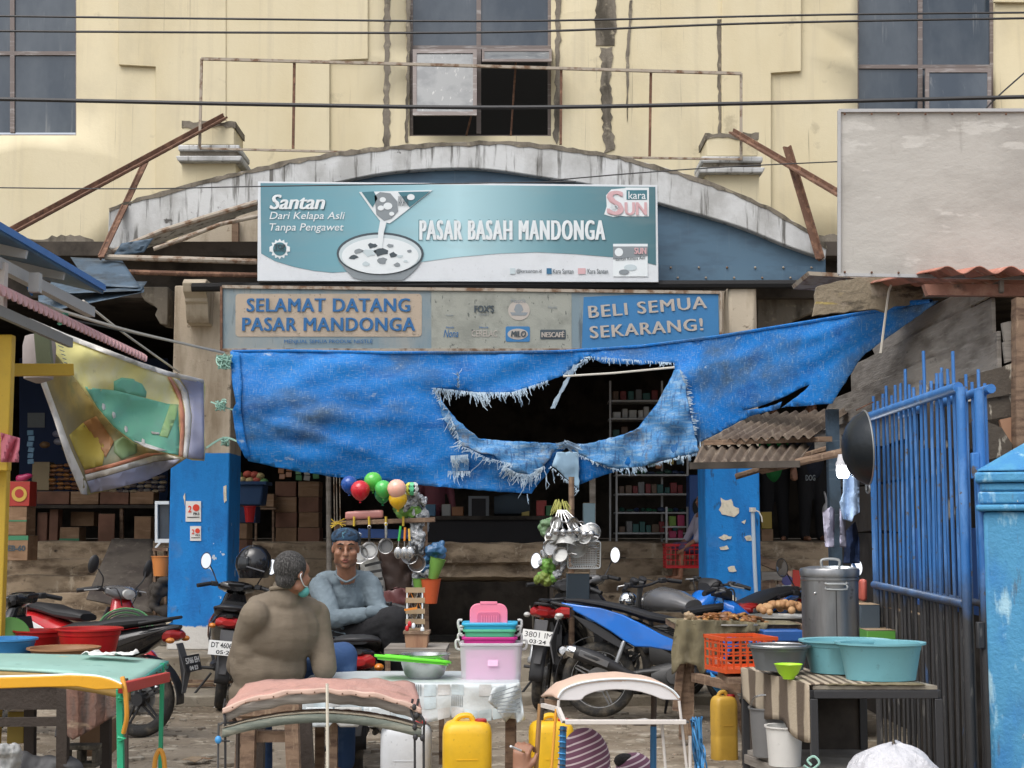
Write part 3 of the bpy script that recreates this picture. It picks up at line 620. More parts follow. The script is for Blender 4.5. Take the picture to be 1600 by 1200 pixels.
# logo, carton, social line
MB().poly([(947, 305), (955, 296), (976, 294), (978, 293), (1014, 293), (1014, 338), (978, 338), (970, 337), (958, 339), (944, 335), (948, 322)], SY-.008, .003).build('logo_ground', 'print_white', t)
MB().poly([(979, 297), (1011, 297), (1011, 312), (979, 312)], SY-.011, .003).build('logo_plate', 'print_teal', t)
lab('kara', 982, 299, 1009, 311, 'print_white', SY-.014, .02); lab('S', 948, 298, 975, 336, 'print_pink', SY-.012, .07); lab('UN', 976, 316, 1011, 336, 'print_pink', SY-.012, .05)
for a in range(6): x, y = 962+9*cos(a*pi/6), 323+9*sin(a*pi/6); MB().poly([(x-.4, y-.5), (x+.6, y-.3), (924-x+1000.4, 646-y+.4), (1923.4-x, 646-y)] if 0 else [(x, y-.6), (x+.7, y+.6), (1924-x, 646.6-y), (1923.3-x, 645.4-y)], SY-.016, .002).build('logo_ray', 'print_white', t)
MB().poly([(958, 381), (1012, 381), (1012, 432), (958, 432)], SY-.008, .003).build('carton', 'print_white', t)
MB().poly([(958, 385), (1012, 385), (1012, 400), (958, 405)], SY-.011, .003).build('carton_top', 'print_grey', t)
MB().poly(el(967, 394, 6.5, 6.5, SY, 18), SY-.014, .003).build('carton_dot', 'print_white', t); lab('SUN', 991, 387, 1010, 397, 'print_pink', SY-.014, .03)
lab('Santan Kelapa Asli', 962, 403, 1008, 409, 'print_dark', SY-.012, 0, rot=.06); MB().poly(el(985, 418, 10, 5, SY, 20), SY-.012, .003).build('carton_bowl', 'print_pale', t); MB().poly(el(975, 425, 8, 4, SY, 20), SY-.013, .003).build('carton_bowl', 'print_grey', t)
plain('fb_blue', (.03, .14, .26), .5, .1)
for x, m_, s in ((797, 'print_pale', '@karasantan.id'), (854, 'fb_blue', 'Kara Santan'), (903, 'print_pink', 'Kara Santan')):
    MB().poly([(x, 419), (x+(8 if x < 900 else 12), 419), (x+(8 if x < 900 else 12), 428), (x, 428)], SY-.008, .003).build('social_icon', m_, t)
    x1 = x+(9 if x < 900 else 14); lab(s, x1+1, 420, x1+(40 if x < 810 else 33), 427.5, 'print_dark', SY-.008, .01)
# ---------------------------------------------------------------- the grey welcome sign
SY2 = 14.3
t = thing('welcome_sign', 'faded grey sign reading SELAMAT DATANG PASAR MANDONGA under the teal banner', 'sign', P(736, 547, SY2))
M['fadedblue'] = mat('faded_blue_vinyl', (.17, .235, .27), .6, layers=[Ly((.26, .28, .27), (3, 3, 1), .45, .65, det=8), Ly((.09, .12, .14), (14, 14, 2), .6, .7)], bump=(40, .1))
M['fadedbeige'] = mat('faded_beige_vinyl', (.42, .34, .26), .6, layers=[Ly((.33, .28, .22), 4, .45, .65), Ly((.2, .17, .13), 30, .63, .72)], bump=(60, .15))
M['fadedgrey'] = mat('faded_grey_vinyl', (.30, .31, .27), .6, layers=[Ly((.22, .23, .20), 5, .45, .65), Ly((.10, .11, .10), (28, 3, 14), .645, .69, det=3)], bump=(60, .15))
plain('print_blue', (.015, .12, .31), .6, .25); plain('print_bright', (.03, .17, .38), .6, .25); plain('print_sand', (.42, .38, .34), .6, .25)
MB().poly([(347, 450), (1125, 459), (1124, 546), (347, 546)], SY2, .06).build('board', 'fadedblue', t)
for a, b in (((347, 448), (1126, 457)), ((347, 547), (1126, 547)), ((346, 448), (346, 548)), ((1126, 457), (1126, 548))): MB().beam(P(*a, SY2-.01), P(*b, SY2-.01), .022, .03).build('edge_strip', 'paleiron' if a[0] != 346 else 'rust', t)
def rr(x0, y0, x1, y1, r=6, n=5):
    o = []
    for q, (cx, cy) in enumerate(((x1-r, y1-r), (x0+r, y1-r), (x0+r, y0+r), (x1-r, y0+r))):
        for k in range(n+1): a = pi/2*(q+k/n); o.append((cx+r*cos(a), cy+r*sin(a)))
    return o
MB().poly(rr(368, 459, 659, 526), SY2-.004, .004).build('beige_panel', 'fadedbeige', t)
Y = SY2-.01
lab('SELAMAT DATANG', 385, 466, 641, 487, 'print_blue', Y, .028, space=1.1); lab('PASAR MANDONGA', 378, 496, 649, 517, 'print_blue', Y, .028, space=1.1)
lab('MENJUAL SEMUA PRODUK NESTLÉ', 444, 529, 582, 538, 'print_blue', Y, .02)
MB().poly([(674, 453.5), (893, 457), (893, 545), (674, 545)], SY2-.004, .004).build('grey_panel', 'fadedgrey', t)
MB().poly([(912, 464), (1000, 460), (1122, 458.5), (1124, 545), (909, 545)], SY2-.004, .004).build('blue_panel', 'print_bright', t)
lab('BELI SEMUA', 920, 478, 1106, 497, 'print_sand', Y, .05, rot=.085, space=1.14); lab('SEKARANG!', 922, 510, 1100, 529, 'print_sand', Y, .05, rot=.075, space=1.14)
lab("FOX'S", 741, 477, 772, 488, 'print_dark', Y, .03); lab('CANDY', 748, 490, 764, 493, 'print_grey', Y, 0)
lab('Nestlé', 799, 467, 821, 473, 'print_grey', Y, .01); MB().poly(el(811, 485, 17, 15.5, Y, 30), Y+.002, .002).build('round_badge', 'print_sand', t)
for q in ([(803, 484), (806, 476), (811, 474), (815, 477), (818, 484), (814, 488), (806, 488)], [(797, 488), (825, 488), (822, 493), (800, 493)]): MB().poly(q, Y, .002).build('badge_figure', 'print_grey', t)
MB().poly(rr(790, 510, 828, 534, 3), Y+.002, .002).build('logo_ground', 'print_bright', t); MB().poly(el(809, 522, 16, 8.5, Y, 26), Y, .002).build('logo_oval', 'print_sand', t); lab('MILO', 798, 517, 822, 526, 'print_dark', Y-.004, .05, .2)
MB().poly(rr(844, 515, 884, 530, 2), Y+.002, .002).build('logo_ground', 'print_dark', t); lab('NESCAFÉ', 846, 517, 882, 527, 'print_sand', Y-.002, .03)
lab('Nona', 693, 515, 716, 527, 'print_blue', Y, .02, .3); lab('Nestlé', 697, 510, 709, 513, 'print_blue', Y); lab('CERELAC', 737, 516, 777, 526, 'print_sand', Y, .01); lab('Nestlé', 749, 510, 763, 513, 'print_blue', Y)
lab('Nestlé', 697, 491, 708, 494, 'print_grey', Y); lab('Nestlé', 857, 478, 870, 482, 'print_grey', Y)

# ---------------------------------------------------------------- torn blue tarpaulin
M['tarp'] = mat('blue_tarpaulin', (.003, .14, .46), .58, spec=.25, layers=[Ly((.008, .19, .56), (.7, .7, 1.2), .45, .66, det=3), Ly((.004, .10, .36), (2, 2, 5), .54, .70, det=8), Ly((.055, .085, .12), (.9, .9, 1.7), .49, .66, det=8, amt=.9),
    Ly((.22, .33, .45), (22, 22, 160), .56, .68, det=4, amt=.6), Ly((.22, .33, .45), (160, 22, 14), .57, .68, det=4, amt=.55), Ly((.40, .47, .52), (5, 5, 9), .67, .74, det=9, amt=.7)], bump=((110, 60, 9), .14), bump2=((9, 30, 70), .16))
M['tarpfray'] = mat('frayed_pale_tarpaulin', (.06, .24, .52), .7, layers=[Ly((.26, .40, .54), (7, 7, 40), .46, .68, det=8), Ly((.04, .12, .28), (40, 40, 8), .5, .68), Ly((.16, .17, .18), 5, .58, .7)], bump=(60, .5))
M['thread'] = mat('frayed_thread', (.42, .52, .60), .8, layers=[Ly((.2, .3, .42), 9, .45, .65)])
YT = [(355, 14.12), (900, 13.95), (1090, 13.3), (1250, 11.8), (1460, 9.8)]
def fold(x, y):
    d = 0
    for ox, oy, an, w, amp, ln in ((363, 641, .30, 9, .10, 420), (363, 641, -.16, 11, .07, 380), (363, 641, .05, 8, .05, 500), (363, 641, .62, 9, .05, 160), (1460, 471, 2.86, 8, .12, 600), (1460, 471, 2.98, 9, -.09, 620), (1460, 471, 2.72, 10, .10, 380),
                                   (1460, 471, 2.62, 9, -.08, 300), (885, 697, 2.75, 9, .06, 200), (885, 697, .5-.9, 9, .06, 200), (360, 552, .1, 7, .04, 300), (885, 697, 2.1, 8, .05, 90)):
        r = math.hypot(x-ox, y-oy); th = atan2(y-oy, x-ox)
        if r < 4 or r > ln: continue
        dd = (th-an)*r
        d -= .5*amp*math.exp(-(dd/(w*(.4+r/240)))**2)*min(1, r/40)*(1-(r/ln)**2)
    return d
def tdep(x, y):
    Y = interp(YT, x); b = max(0, min(1, (y-545)/200)); m_ = 1 if x < 1100 else max(0, 1-(x-1100)/300)
    Y -= .16*sin(pi*min(1, b*.9))*m_*(.6+.4*sin(x/170))
    return Y+fold(x, y)+nz(x*.012, y*.03, 3)*.045+nz(x*.05, y*.07, 8)*.012+abs(nz(x*.09, y*.03, 5))*.012
TO = [(362, 549), (460, 548), (600, 551), (760, 551), (880, 549), (1000, 541), (1120, 526), (1220, 510), (1300, 497), (1380, 484), (1455, 471), (1466, 470), (1430, 497), (1373, 537), (1347, 557), (1325, 590), (1300, 631), (1227, 636), (1170, 651), (1093, 692),
      (1090, 700), (1030, 715), (969, 734), (930, 748), (906, 757), (904, 722), (886, 700), (868, 712), (857, 737), (834, 766), (831, 771), (772, 768), (666, 759), (600, 753), (520, 745), (455, 735), (388, 720), (384, 703), (372, 694), (367, 650), (364, 641), (372, 632), (366, 600)]
TH_ = [(680, 606), (712, 609), (744, 615), (770, 616), (800, 614), (830, 606), (857, 595), (882, 586), (896, 574), (907, 563), (921, 556), (930, 562), (941, 568), (1000, 570), (1054, 567), (1054, 579), (1042, 603), (1025, 633), (995, 671), (960, 683), (921, 693), (890, 694), (857, 692), (800, 690), (747, 685), (716, 658), (697, 636), (688, 622)]
T2 = [(1160, 642), (1190, 634), (1214, 625), (1240, 612), (1266, 600), (1256, 612), (1236, 627), (1218, 640), (1222, 628), (1200, 636)]
t = thing('blue_tarpaulin', 'big torn blue tarpaulin strung across the market entrance below the welcome sign', 'tarpaulin', P(885, 760, 13.9))
cloth(TO, tdep, 8, [TH_, T2], .7).build('sheet', 'tarp', t, solid=.006, ang=80)
fl = [(680, 606), (697, 636), (716, 658), (747, 685), (800, 690), (857, 692), (884, 697), (864, 708), (850, 728), (830, 742), (806, 738), (786, 727), (772, 712), (748, 706), (722, 696), (704, 676), (692, 650)]
fr_ = [(1054, 579), (1042, 603), (1025, 633), (995, 671), (960, 683), (921, 693), (886, 697), (900, 708), (930, 722), (965, 733), (1000, 729), (1050, 717), (1092, 706), (1086, 680), (1078, 640), (1070, 600), (1062, 578)]
cloth(fl, lambda x, y: tdep(x, y)-.05-nz(x*.03, y*.05)*.05, 7, jag=1.5).build('turned_flap', 'tarpfray', t, solid=.006, ang=80)
cloth(fr_, lambda x, y: tdep(x, y)-.05-nz(x*.03, y*.05)*.05-.03*sin(x*.09+y*.05), 7, jag=1.5).build('turned_flap', 'tarpfray', t, solid=.006, ang=80)
cloth([(870, 706), (904, 706), (905, 764), (884, 746), (863, 728)], lambda x, y: tdep(x, y)-.07, 6, jag=1).build('hanging_corner', plain('pale_tarp', (.30, .46, .60), .7), t, solid=.005)
cloth([(360, 549), (374, 551), (378, 600), (376, 640), (384, 690), (392, 716), (384, 716), (370, 690), (363, 641), (369, 630), (363, 600)], lambda x, y: tdep(x, y)-.03, 5).build('side_hem', 'tarp', t, solid=.01)
m = MB().tube([P(x, y, tdep(x, y)-.01) for x, y in dens([(362, 549), (460, 548), (600, 551), (760, 551), (880, 549), (1000, 541), (1120, 526), (1220, 510), (1300, 497), (1380, 484), (1455, 470)], 20)[:56]], .014, 6); m.build('top_hem', 'tarp', t)
MB().poly([(704, 712), (734, 710), (732, 735), (706, 736)], tdep(719, 725)-.03, .004).build('patch', 'tarpfray', t)
fz = MB()
def fringe(path, dirn, n, l0, l1, sp_=.35, dz=0):
    L_ = [Vector(p) for p in path]; seg = [(b-a).length for a, b in zip(L_, L_[1:])]; T = sum(seg)
    for i in range(n):
        s = rnd(0, T); k = 0
        while s > seg[k] and k < len(seg)-1: s -= seg[k]; k += 1
        p = L_[k].lerp(L_[k+1], s/seg[k]); d = Vector(dirn(p) if callable(dirn) else dirn)+Vector((rnd(-sp_, sp_), rnd(-sp_, sp_))); l = lerp(l0, l1, rnd(0, 1)**1.8)*(.5+abs(nz(s*.09+p.x*.05, i*.0))*1.7)
        pts = []
        for q in range(5):
            z = q/4; u = p+d*l*z+Vector((nz(i*3.1, z*2)*l*.3*z, 0)); pts.append(P(u.x, u.y, tdep(u.x, u.y)-.06+dz-.02*z))
        fz.tube(pts, [.0045, .0045, .004, .0035, .002], 3)
fringe([(680, 606), (744, 613), (800, 613), (857, 594)], (.05, .9), 190, 6, 20)
fringe([(735, 612), (760, 615)], (.3, .9), 30, 18, 32, .2)
fringe([(907, 563), (921, 557), (1054, 567)], (.1, .8), 90, 5, 14)
fringe([(882, 586), (921, 557)], (-.2, .5), 60, 5, 18, .6)
fringe([(1092, 706), (1050, 717), (1000, 729), (965, 733), (930, 722), (900, 708)], (.1, .8), 190, 5, 12)
fringe([(1062, 578), (1070, 600), (1078, 640), (1086, 680)], (1, .1), 90, 4, 10)
fringe([(786, 727), (806, 738), (830, 742), (850, 728)], (-.3, .8), 190, 6, 22, .6)
fringe([(700, 640), (722, 696), (760, 715), (800, 725)], (-.5, .6), 120, 6, 18, .7)
fringe([(860, 728), (905, 766)], (-.3, .7), 60, 4, 9, .5)
fringe([(704, 712), (732, 710)], (0, 1), 60, 14, 26, .15)
fringe([(700, 736), (735, 736)], (0, 1), 40, 8, 20, .2)
fringe([(680, 606), (688, 624), (700, 640)], (-.8, .2), 40, 4, 10)
fringe([(715, 580), (716, 606)], (0, -.6), 40, 3, 10, .7)
for x, y, l in ((680, 606, 20),(853, 740, 30), (863, 735, 28), (823, 772, 22), (1075, 705, 30), (1093, 690, 26), (1060, 712, 18), (1087, 706, 26)): fringe([(x, y), (x+1, y)], (.1, 1), 2, l*.6, l, .1)
for i in range(26):
    a = rnd(-1, 1); fz.tube([P(868+rnd(0, 18), 697+rnd(-6, 6), 13.75), P(885+rnd(-5, 5), 692+rnd(-5, 5), 13.7), P(892+rnd(0, 18), 700+rnd(-6, 8), 13.75)], .006, 3)
for i in range(16):
    p0 = Vector((899, 570)); q = [p0.lerp(Vector((862, 638)), k/5)+Vector((nz(i*2.3, k)*7, nz(i, k*3, 5)*5)) for k in range(6)]; fz.tube([P(u.x, u.y, 13.72) for u in q], .006, 3)
stuff(fz, 'frayed_thread', 'thread', t, smooth=False)
plain('rope_white', (.58, .55, .48), .8, .3); plain('rope_green', (.30, .50, .42), .8, .3)
MB().tube([P(880, 588, 13.6), P(960, 583, 13.55), P(1054, 574, 13.3)], .010, 6).build('stiffening_cord', 'rope_white', t)
# ties on the left column
for (x, y), n, s, lb in (((350, 566), 34, 12, 'topmost tangle of pale green cord on the left column by the welcome sign'), ((345, 634), 18, 9, 'middle tangle of pale green cord tying the tarpaulin edge'), ((352, 690), 14, 7, 'lowest tangle of pale cord where cloth banner meets tarpaulin')):
    m = MB()
    if y == 634: m.tube(spline([P(366, 641, 14.05), P(350, 636, 14.1), P(330, 628, 14.2)], 5), .010, 4)
    if y == 690: m.tube(spline([P(372, 690, 14.0), P(350, 684, 14.1), P(322, 700, 14.0)], 5), .012, 4)
    for i in range(n):
        c = [(x+rnd(-s, s), y+rnd(-s, s)) for _ in range(4)]; m.tube(spline([P(a, b, 14.0+rnd(-.05, .1)) for a, b in c], 4), .006, 3)
    solo(m, 'rope_knot', 'rope_green', lb, 'rope')
# ropes at the left
for pts, r, lb, mt in (([(55, 472, 9.3), (110, 490, 10), (215, 520, 11.8), (350, 551, 14.0)], .013, 'long pale rope stretched from the left stall roof to the tarpaulin corner', 'rope_white'),
                       ([(130, 470, 10.5), (190, 518, 11.8), (280, 582, 14.4)], .010, 'thin rope running down to the cream part of the left column', 'rope_white'),
                       ([(60, 488, 9.4), (160, 510, 11), (250, 530, 13)], .007, 'dark cord just under the pale rope at the left stall', 'cable_black')):
    solo(MB().tube(spline([P(*p) for p in pts], 6), r, 5), 'rope', mt, lb, 'rope', 'ropes at the left stall')
m = MB()
for i in range(14): m.tube(spline([P(98+rnd(-9, 9), 497+rnd(-8, 9), 9.6+rnd(-.05, .05)) for _ in range(4)], 3), .006, 3)
solo(m, 'rope_knot', plain('cord_mint', (.18, .55, .42), .7), 'small mint green knot on the rope above the yellow flag banner', 'rope')

# ---------------------------------------------------------------- yellow green cloth banner at the left
M['vinyl_yellow'] = mat('faded_yellow_vinyl', (.84, .76, .30), .45, layers=[Ly((.84, .78, .46), 3, .45, .65), Ly((.42, .36, .16), (14, 6, 6), .62, .74, amt=.6)], bump=((6, 6, 3), .2))
M['vinyl_green'] = mat('faded_green_vinyl', (.20, .54, .36), .45, layers=[Ly((.22, .50, .36), 4, .5, .7), Ly((.6, .6, .45), (9, 9, 9), .70, .73)], bump=((6, 6, 3), .2))
M['vinyl_lime'] = mat('pale_green_vinyl', (.34, .55, .22), .45, layers=[Ly((.42, .58, .30), 4, .5, .7)])
M['vinyl_orange'] = mat('faded_orange_vinyl', (.60, .24, .14), .45, layers=[Ly((.5, .28, .18), 5, .5, .7)])
M['vinyl_white'] = mat('soiled_white_vinyl', (.76, .73, .68), .45, layers=[Ly((.45, .41, .36), 4, .5, .7)])
M['vinyl_blue'] = mat('faded_violet_vinyl', (.32, .33, .45), .45, layers=[Ly((.30, .30, .38), 4, .5, .7)])
M['vinyl_back'] = mat('banner_back_side', (.25, .21, .12), .55, layers=[Ly((.36, .28, .12), 2.2, .45, .6), Ly((.17, .19, .12), 2.5, .5, .65)], bump=((6, 6, 3), .3))
def bdep(x, y):
    return interp([(48, 11.6), (130, 12.3), (320, 13.7)], x)+.10*sin((y-500)*.035+x*.014)+nz(x*.03, y*.03, 6)*.12
def bdep2(x, y): return interp([(48, 11.9), (130, 12.6), (320, 13.9)], x)+.12*sin(x*.06-y*.01)+nz(x*.02, y*.02, 2)*.2
t = thing('cloth_banner', 'yellow and green faded banner sagging between the left stall and the blue column', 'banner', P(190, 774, 11.5))
cloth([(46, 497), (54, 501), (105, 523), (158, 543), (215, 565), (263, 581), (300, 591), (318, 594), (321, 606), (318, 650), (321, 700), (319, 720), (300, 719), (291, 716), (250, 706), (209, 692), (177, 667), (150, 636), (127, 604), (95, 562), (63, 525)], bdep, 8).build('front_face', 'vinyl_yellow', t, solid=.005, ang=80)
def lay(pl, m_, d=.012, f=bdep, st=9): cloth(pl, lambda x, y: f(x, y)-d, st).build('printed_shape', m_, t, solid=.002, ang=80)
lay([(133, 604), (150, 607), (180, 610), (220, 620), (262, 631), (278, 632), (282, 712), (250, 705), (210, 691), (178, 667), (152, 636)], 'vinyl_green')
lay([(178, 596), (190, 590), (208, 592), (222, 600), (229, 612), (228, 621), (205, 616), (178, 610)], 'vinyl_green', .010)
lay([(266, 631), (279, 632), (276, 650), (262, 684), (249, 681), (258, 655)], 'vinyl_lime', .018)
lay([(262, 589), (268, 590), (283, 615), (289, 650), (287, 700), (285, 714), (279, 713), (282, 670), (280, 625)], 'vinyl_orange', .02)
lay([(270, 590), (280, 594), (293, 612), (299, 650), (296, 690), (292, 716), (286, 714), (289, 680), (289, 640), (283, 612)], 'vinyl_white', .022)
lay([(281, 592), (302, 594), (318, 598), (319, 650), (319, 718), (293, 716), (297, 690), (300, 650), (294, 612)], 'vinyl_blue', .022)
lay([(46, 497), (54, 500), (105, 522), (158, 542), (215, 564), (263, 580), (318, 593), (319, 599), (263, 588), (215, 572), (158, 550), (105, 530), (64, 510)], 'vinyl_white', .024)
lay([(208, 688), (228, 693), (246, 699), (262, 704), (250, 705), (225, 698)], 'vinyl_white', .024, st=5); lay([(236, 674), (249, 676), (249, 679), (238, 678)], 'vinyl_white', .024, st=4)
for x, y in ((160, 630), (176, 643), (195, 665), (222, 685)): lay([(x, y), (x+4, y+2), (x+5, y+9), (x+1, y+11), (x-1, y+5)], 'vinyl_white', .024, st=4)
for k in range(6): MB().beam(P(91+k*2.4, 540+k*6.5, bdep(95, 550)-.05), P(99+k*1.4, 543+k*6.2, bdep(99, 552)-.05), .012, .004).build('letter_stroke', 'print_grey', t)
cloth([(60, 560), (70, 540), (95, 562), (127, 604), (150, 636), (177, 667), (209, 692), (250, 706), (291, 716), (262, 735), (228, 751), (180, 764), (136, 774), (127, 772), (105, 720), (84, 655), (66, 600)], bdep2, 9).build('back_face', 'vinyl_back', t, solid=.005, ang=80)
lay([(62, 575), (70, 590), (92, 650), (112, 705), (136, 758), (136, 773), (127, 772), (105, 720), (84, 655), (64, 600)], 'vinyl_white', .012, bdep2)
lay([(136, 752), (180, 740), (240, 722), (282, 717), (262, 735), (228, 751), (180, 763), (142, 770)], 'vinyl_blue', .012, bdep2)
lay([(133, 742), (180, 730), (240, 712), (262, 710), (282, 716), (240, 721), (180, 739), (135, 751)], 'vinyl_white', .014, bdep2)
lay([(132, 735), (180, 723), (230, 708), (262, 708), (240, 711), (180, 729), (133, 741)], 'vinyl_orange', .015, bdep2)
lay([(108, 680), (130, 660), (150, 680), (165, 700), (160, 727), (132, 734), (118, 705)], mat('ochre_print', (.46, .36, .07), .5), .013, bdep2)
lay([(130, 660), (150, 650), (178, 690), (165, 715), (152, 690)], mat('dull_orange_print', (.40, .20, .09), .5), .014, bdep2)
lay([(178, 690), (192, 682), (214, 694), (214, 708), (190, 718), (178, 706)], mat('dull_green_print', (.17, .25, .12), .5), .014, bdep2)

# ---------------------------------------------------------------- left stall
plain('stall_yellow', (.62, .40, .035), .55, .35); plain('stall_pink', (.58, .34, .35), .6, .35); plain('galv', (.42, .42, .42), .5, .3); plain('gutter_blue', (.04, .17, .50), .5, .25)
t = thing('yellow_stall', 'yellow painted stall frame with grey blue-edged roof at the far left', 'stall', (-2.9, 8.6, 0))
MB().bb(-3.4, -2.86, 8.35, 8.42, 1.84, 2.62).build('side_panel', 'stall_yellow', t, bevel=.006)
MB().bb(-2.97, -2.915, 8.5, 8.57, 0, 1.86).build('post', 'stall_yellow', t, bevel=.006)
MB().bb(-3.2, -3.14, 8.9, 8.96, 0, 2.7).build('post', 'stall_yellow', t, bevel=.006)
MB().bb(-3.4, -2.98, 8.65, 8.7, .4, 1.85).build('door_panel', plain('dim_teal', (.05, .09, .09), .5), t)
MB().beam(P(15, 578, 9.6), P(112, 578, 9.9), .07, .08).build('cross_beam', 'stall_yellow', t, bevel=.004)
MB().beam(P(66, 520, 9.9), P(72, 586, 9.9), .1, .05).build('brace', plain('dull_olive', (.16, .19, .12), .7), t)
MB().beam((-2.76, 7.0, 3.13), (-2.70, 9.62, 3.10), .03, .04).build('roof_edge', 'gutter_blue', t)
m = MB(); m.add([(-2.76, 7, 3.10), (-2.70, 9.62, 3.07), (-4.5, 9.62, 3.5), (-4.5, 7, 3.5)], [(0, 1, 2, 3)]); m.build('roof_sheet', 'gable', t, solid=.02)
MB().beam((-2.86, 7.0, 2.98), (-2.80, 9.7, 2.95), .05, .065).build('gutter', 'galv', t)
for y in (8.2, 8.9): MB().beam((-2.74, y, 3.06), (-3.4, y, 3.18), .03, .06).build('rafter', 'galv', t)
MB().bb(-3.3, -2.80, 8.02, 8.08, 2.70, 2.98).build('end_board', plain('pale_wall', (.60, .55, .52), .7, .3), t)
MB().bb(-2.76, -2.70, 8.3, 8.36, 2.86, 2.97).build('hanger', 'galv', t)
MB().tube([P(42, 425, 8.8), P(47, 450, 8.8), P(50, 462, 8.8)], [.008, .02, .006], 6).build('blue_wisp', 'tarp', t)
MB().beam((-2.80, 7.0, 2.70), (-2.78, 9.2, 2.68), .03, .06).build('lower_gutter', plain('grey_weathered', (.25, .25, .24), .7), t)
# scalloped pink trim, each lobe
for k in range(38):
    y = 7.6+k*.09; z = 2.80
    if y > 10.9: break
    m = MB(); n = 8; m.prism([(-2.76+y*.002, y+.045*cos(pi+pi*i/n)+.045, z-.045*sin(pi*i/n)) for i in range(n+1)]+[(-2.76, y+.09, z+.02), (-2.76, y, z+.02)], (.012, 0, 0)); m.build('scallop', 'stall_pink', t, smooth=False)
MB().bb(-2.79, -2.765, 7.6, 10.95, 2.79, 2.83).build('trim_rail', 'stall_pink', t)
m = MB().lathe([(.02, 0), (.10, .03), (.11, .12), (.115, .26), (.10, .33), (.07, .34)], P(60, 592, 10.3)-Vector((0, 0, .03)), 14); solo(m, 'hanging_bag', plain('greypink', (.33, .29, .28), .8), 'pale grey cloth bag hanging behind the yellow cross beam', 'bag', weld=True)
m = MB(); m.grid(lambda u, v: P(lerp(2, 30, u)-v*u*6+(4 if u > .5 else 0)*v, lerp(676, 722, v)+u*8*(1-v), 8.3+.05*sin(u*9+v*4)), 10, 8); solo(m, 'hanging_cloth', plain('cloth_pink', (.66, .20, .26), .8), 'pink cloth hanging beside the yellow stall post', 'cloth', solid=.01)

# ---------------------------------------------------------------- blank board and shack at the right
t = thing('blank_billboard', 'large blank pale grey metal billboard above the red roof at right', 'billboard', P(1460, 430, 9.0))
M['blank'] = mat('peeled_pale_board', (.44, .42, .385), .6, layers=[Ly((.36, .34, .31), (1.5, 1.5, 2.5), .45, .62, det=6), Ly((.55, .53, .49), (2.5, 2.5, 9), .57, .62, det=5, amt=.7), Ly((.27, .25, .22), (8, 8, 2), .63, .74, amt=.6)], bump=((3, 3, 5), .5), bump2=(22, .12))
MB().poly([(1310, 173), (1720, 172), (1720, 437), (1311, 429)], 9.0, .03).build('panel', 'blank', t, bevel=.004)
for a, b in (((1311, 173), (1311, 429)), ((1311, 173), (1720, 172)), ((1311, 429), (1720, 437))): MB().beam(P(*a, 8.99), P(*b, 8.99), .018, .02).build('edge_trim', 'galv', t)
for k in range(9):
    MB().ell(P(1320+k*42, 178, 8.975), .008, n=6, m=4).build('rivet', 'rust', t); MB().ell(P(1320+k*42, 425+k*.6, 8.975), .008, n=6, m=4).build('rivet', 'rust', t)
t = thing('plank_shack', 'old shack of grey planks with red corrugated roof behind the blue gate', 'shack', (3.2, 9, 0))
def plank(y0, y1, z0, z1, X=2.9, mt='greywood', j=.02, end=0):
    n = 14; th = .025; vs = []
    m = MB(); top = [(X+nz(i*.3, z1)*.008, lerp(y0, y1, i/n), z1+nz(i*.5, z1*3)*j*.6) for i in range(n+1)]; bot = [(X+nz(i*.3, z0, 4)*.008, lerp(y0, y1+end, i/n), z0+nz(i*.5, z0*3, 2)*j) for i in range(n+1)]
    m.prism(top+bot[::-1], (th, 0, 0)); m.build('plank', mt, t, bevel=.003)
plank(8.72, 13.3, 2.43, 2.69, 2.895, end=.9); plank(8.86, 12.6, 2.68, 2.915, 2.915); plank(9.3, 12, 2.905, 3.06, 2.93, end=-.2)
plank(8.72, 9.3, 2.93, 3.0, 2.925); plank(10.9, 14.2, 2.18, 2.435, 2.92); plank(9.0, 13.8, 1.9, 2.17, 2.99, 'darkwall'); plank(8.9, 13.8, 1.5, 1.88, 2.99, 'darkwall'); plank(8.8, 13.8, .9, 1.48, 3.0, 'darkwall'); plank(8.8, 13.8, 0, .88, 3.0, 'darkwall')
plain('navy_blue', (.015, .06, .20), .6, .5)
def bd(pl, Y, mt, name='board', th=.03): MB().poly(dens(pl, 12, .8), Y, th).build(name, mt, t, smooth=False)
bd([(1566, 505), (1586, 500), (1592, 528), (1570, 534)], 8.68, 'greywood'); bd([(1568, 535), (1591, 530), (1590, 562), (1572, 567)], 8.67, 'greywood')
bd([(1500, 592), (1591, 565), (1588, 614), (1500, 630)], 8.64, 'mottle'); bd([(1500, 628), (1590, 616), (1586, 648), (1500, 664)], 8.66, 'mottle'); bd([(1528, 665), (1545, 660), (1566, 668), (1583, 695), (1580, 710), (1528, 722)], 8.6, 'mottle')
bd([(1562, 655), (1587, 650), (1586, 702), (1570, 690)], 8.65, mat('bare_orange_wood', (.36, .2, .12), .8)); bd([(1440, 700), (1600, 700), (1600, 1300), (1440, 1300)], 9.3, 'darkwall'); bd([(1440, 600), (1600, 600), (1600, 700), (1440, 700)], 8.85, 'mottle')
bd([(1463, 640), (1500, 640), (1500, 812), (1463, 812)], 9.1, 'mottle'); MB().bb(2.78, 2.79, 8.6, 10.3, 1.0, 1.52).build('blue_sheet', 'navy_blue', t)
bd([(1588, 465), (1603, 465), (1602, 712), (1588, 712)], 8.55, 'wood', 'corner_post', .09); bd([(1606, 460), (1700, 460), (1700, 760), (1606, 760)], 8.9, 'greywood')
MB().poly([(1444, 444), (1700, 444), (1700, 463), (1450, 461)], 8.75, .06).build('eave_beam', mat('reddish_beam', (.25, .12, .085), .85, layers=[Ly((.38, .22, .16), 9, .5, .7), Ly((.08, .05, .04), 6, .58, .7)], bump=(30, .4)), t)
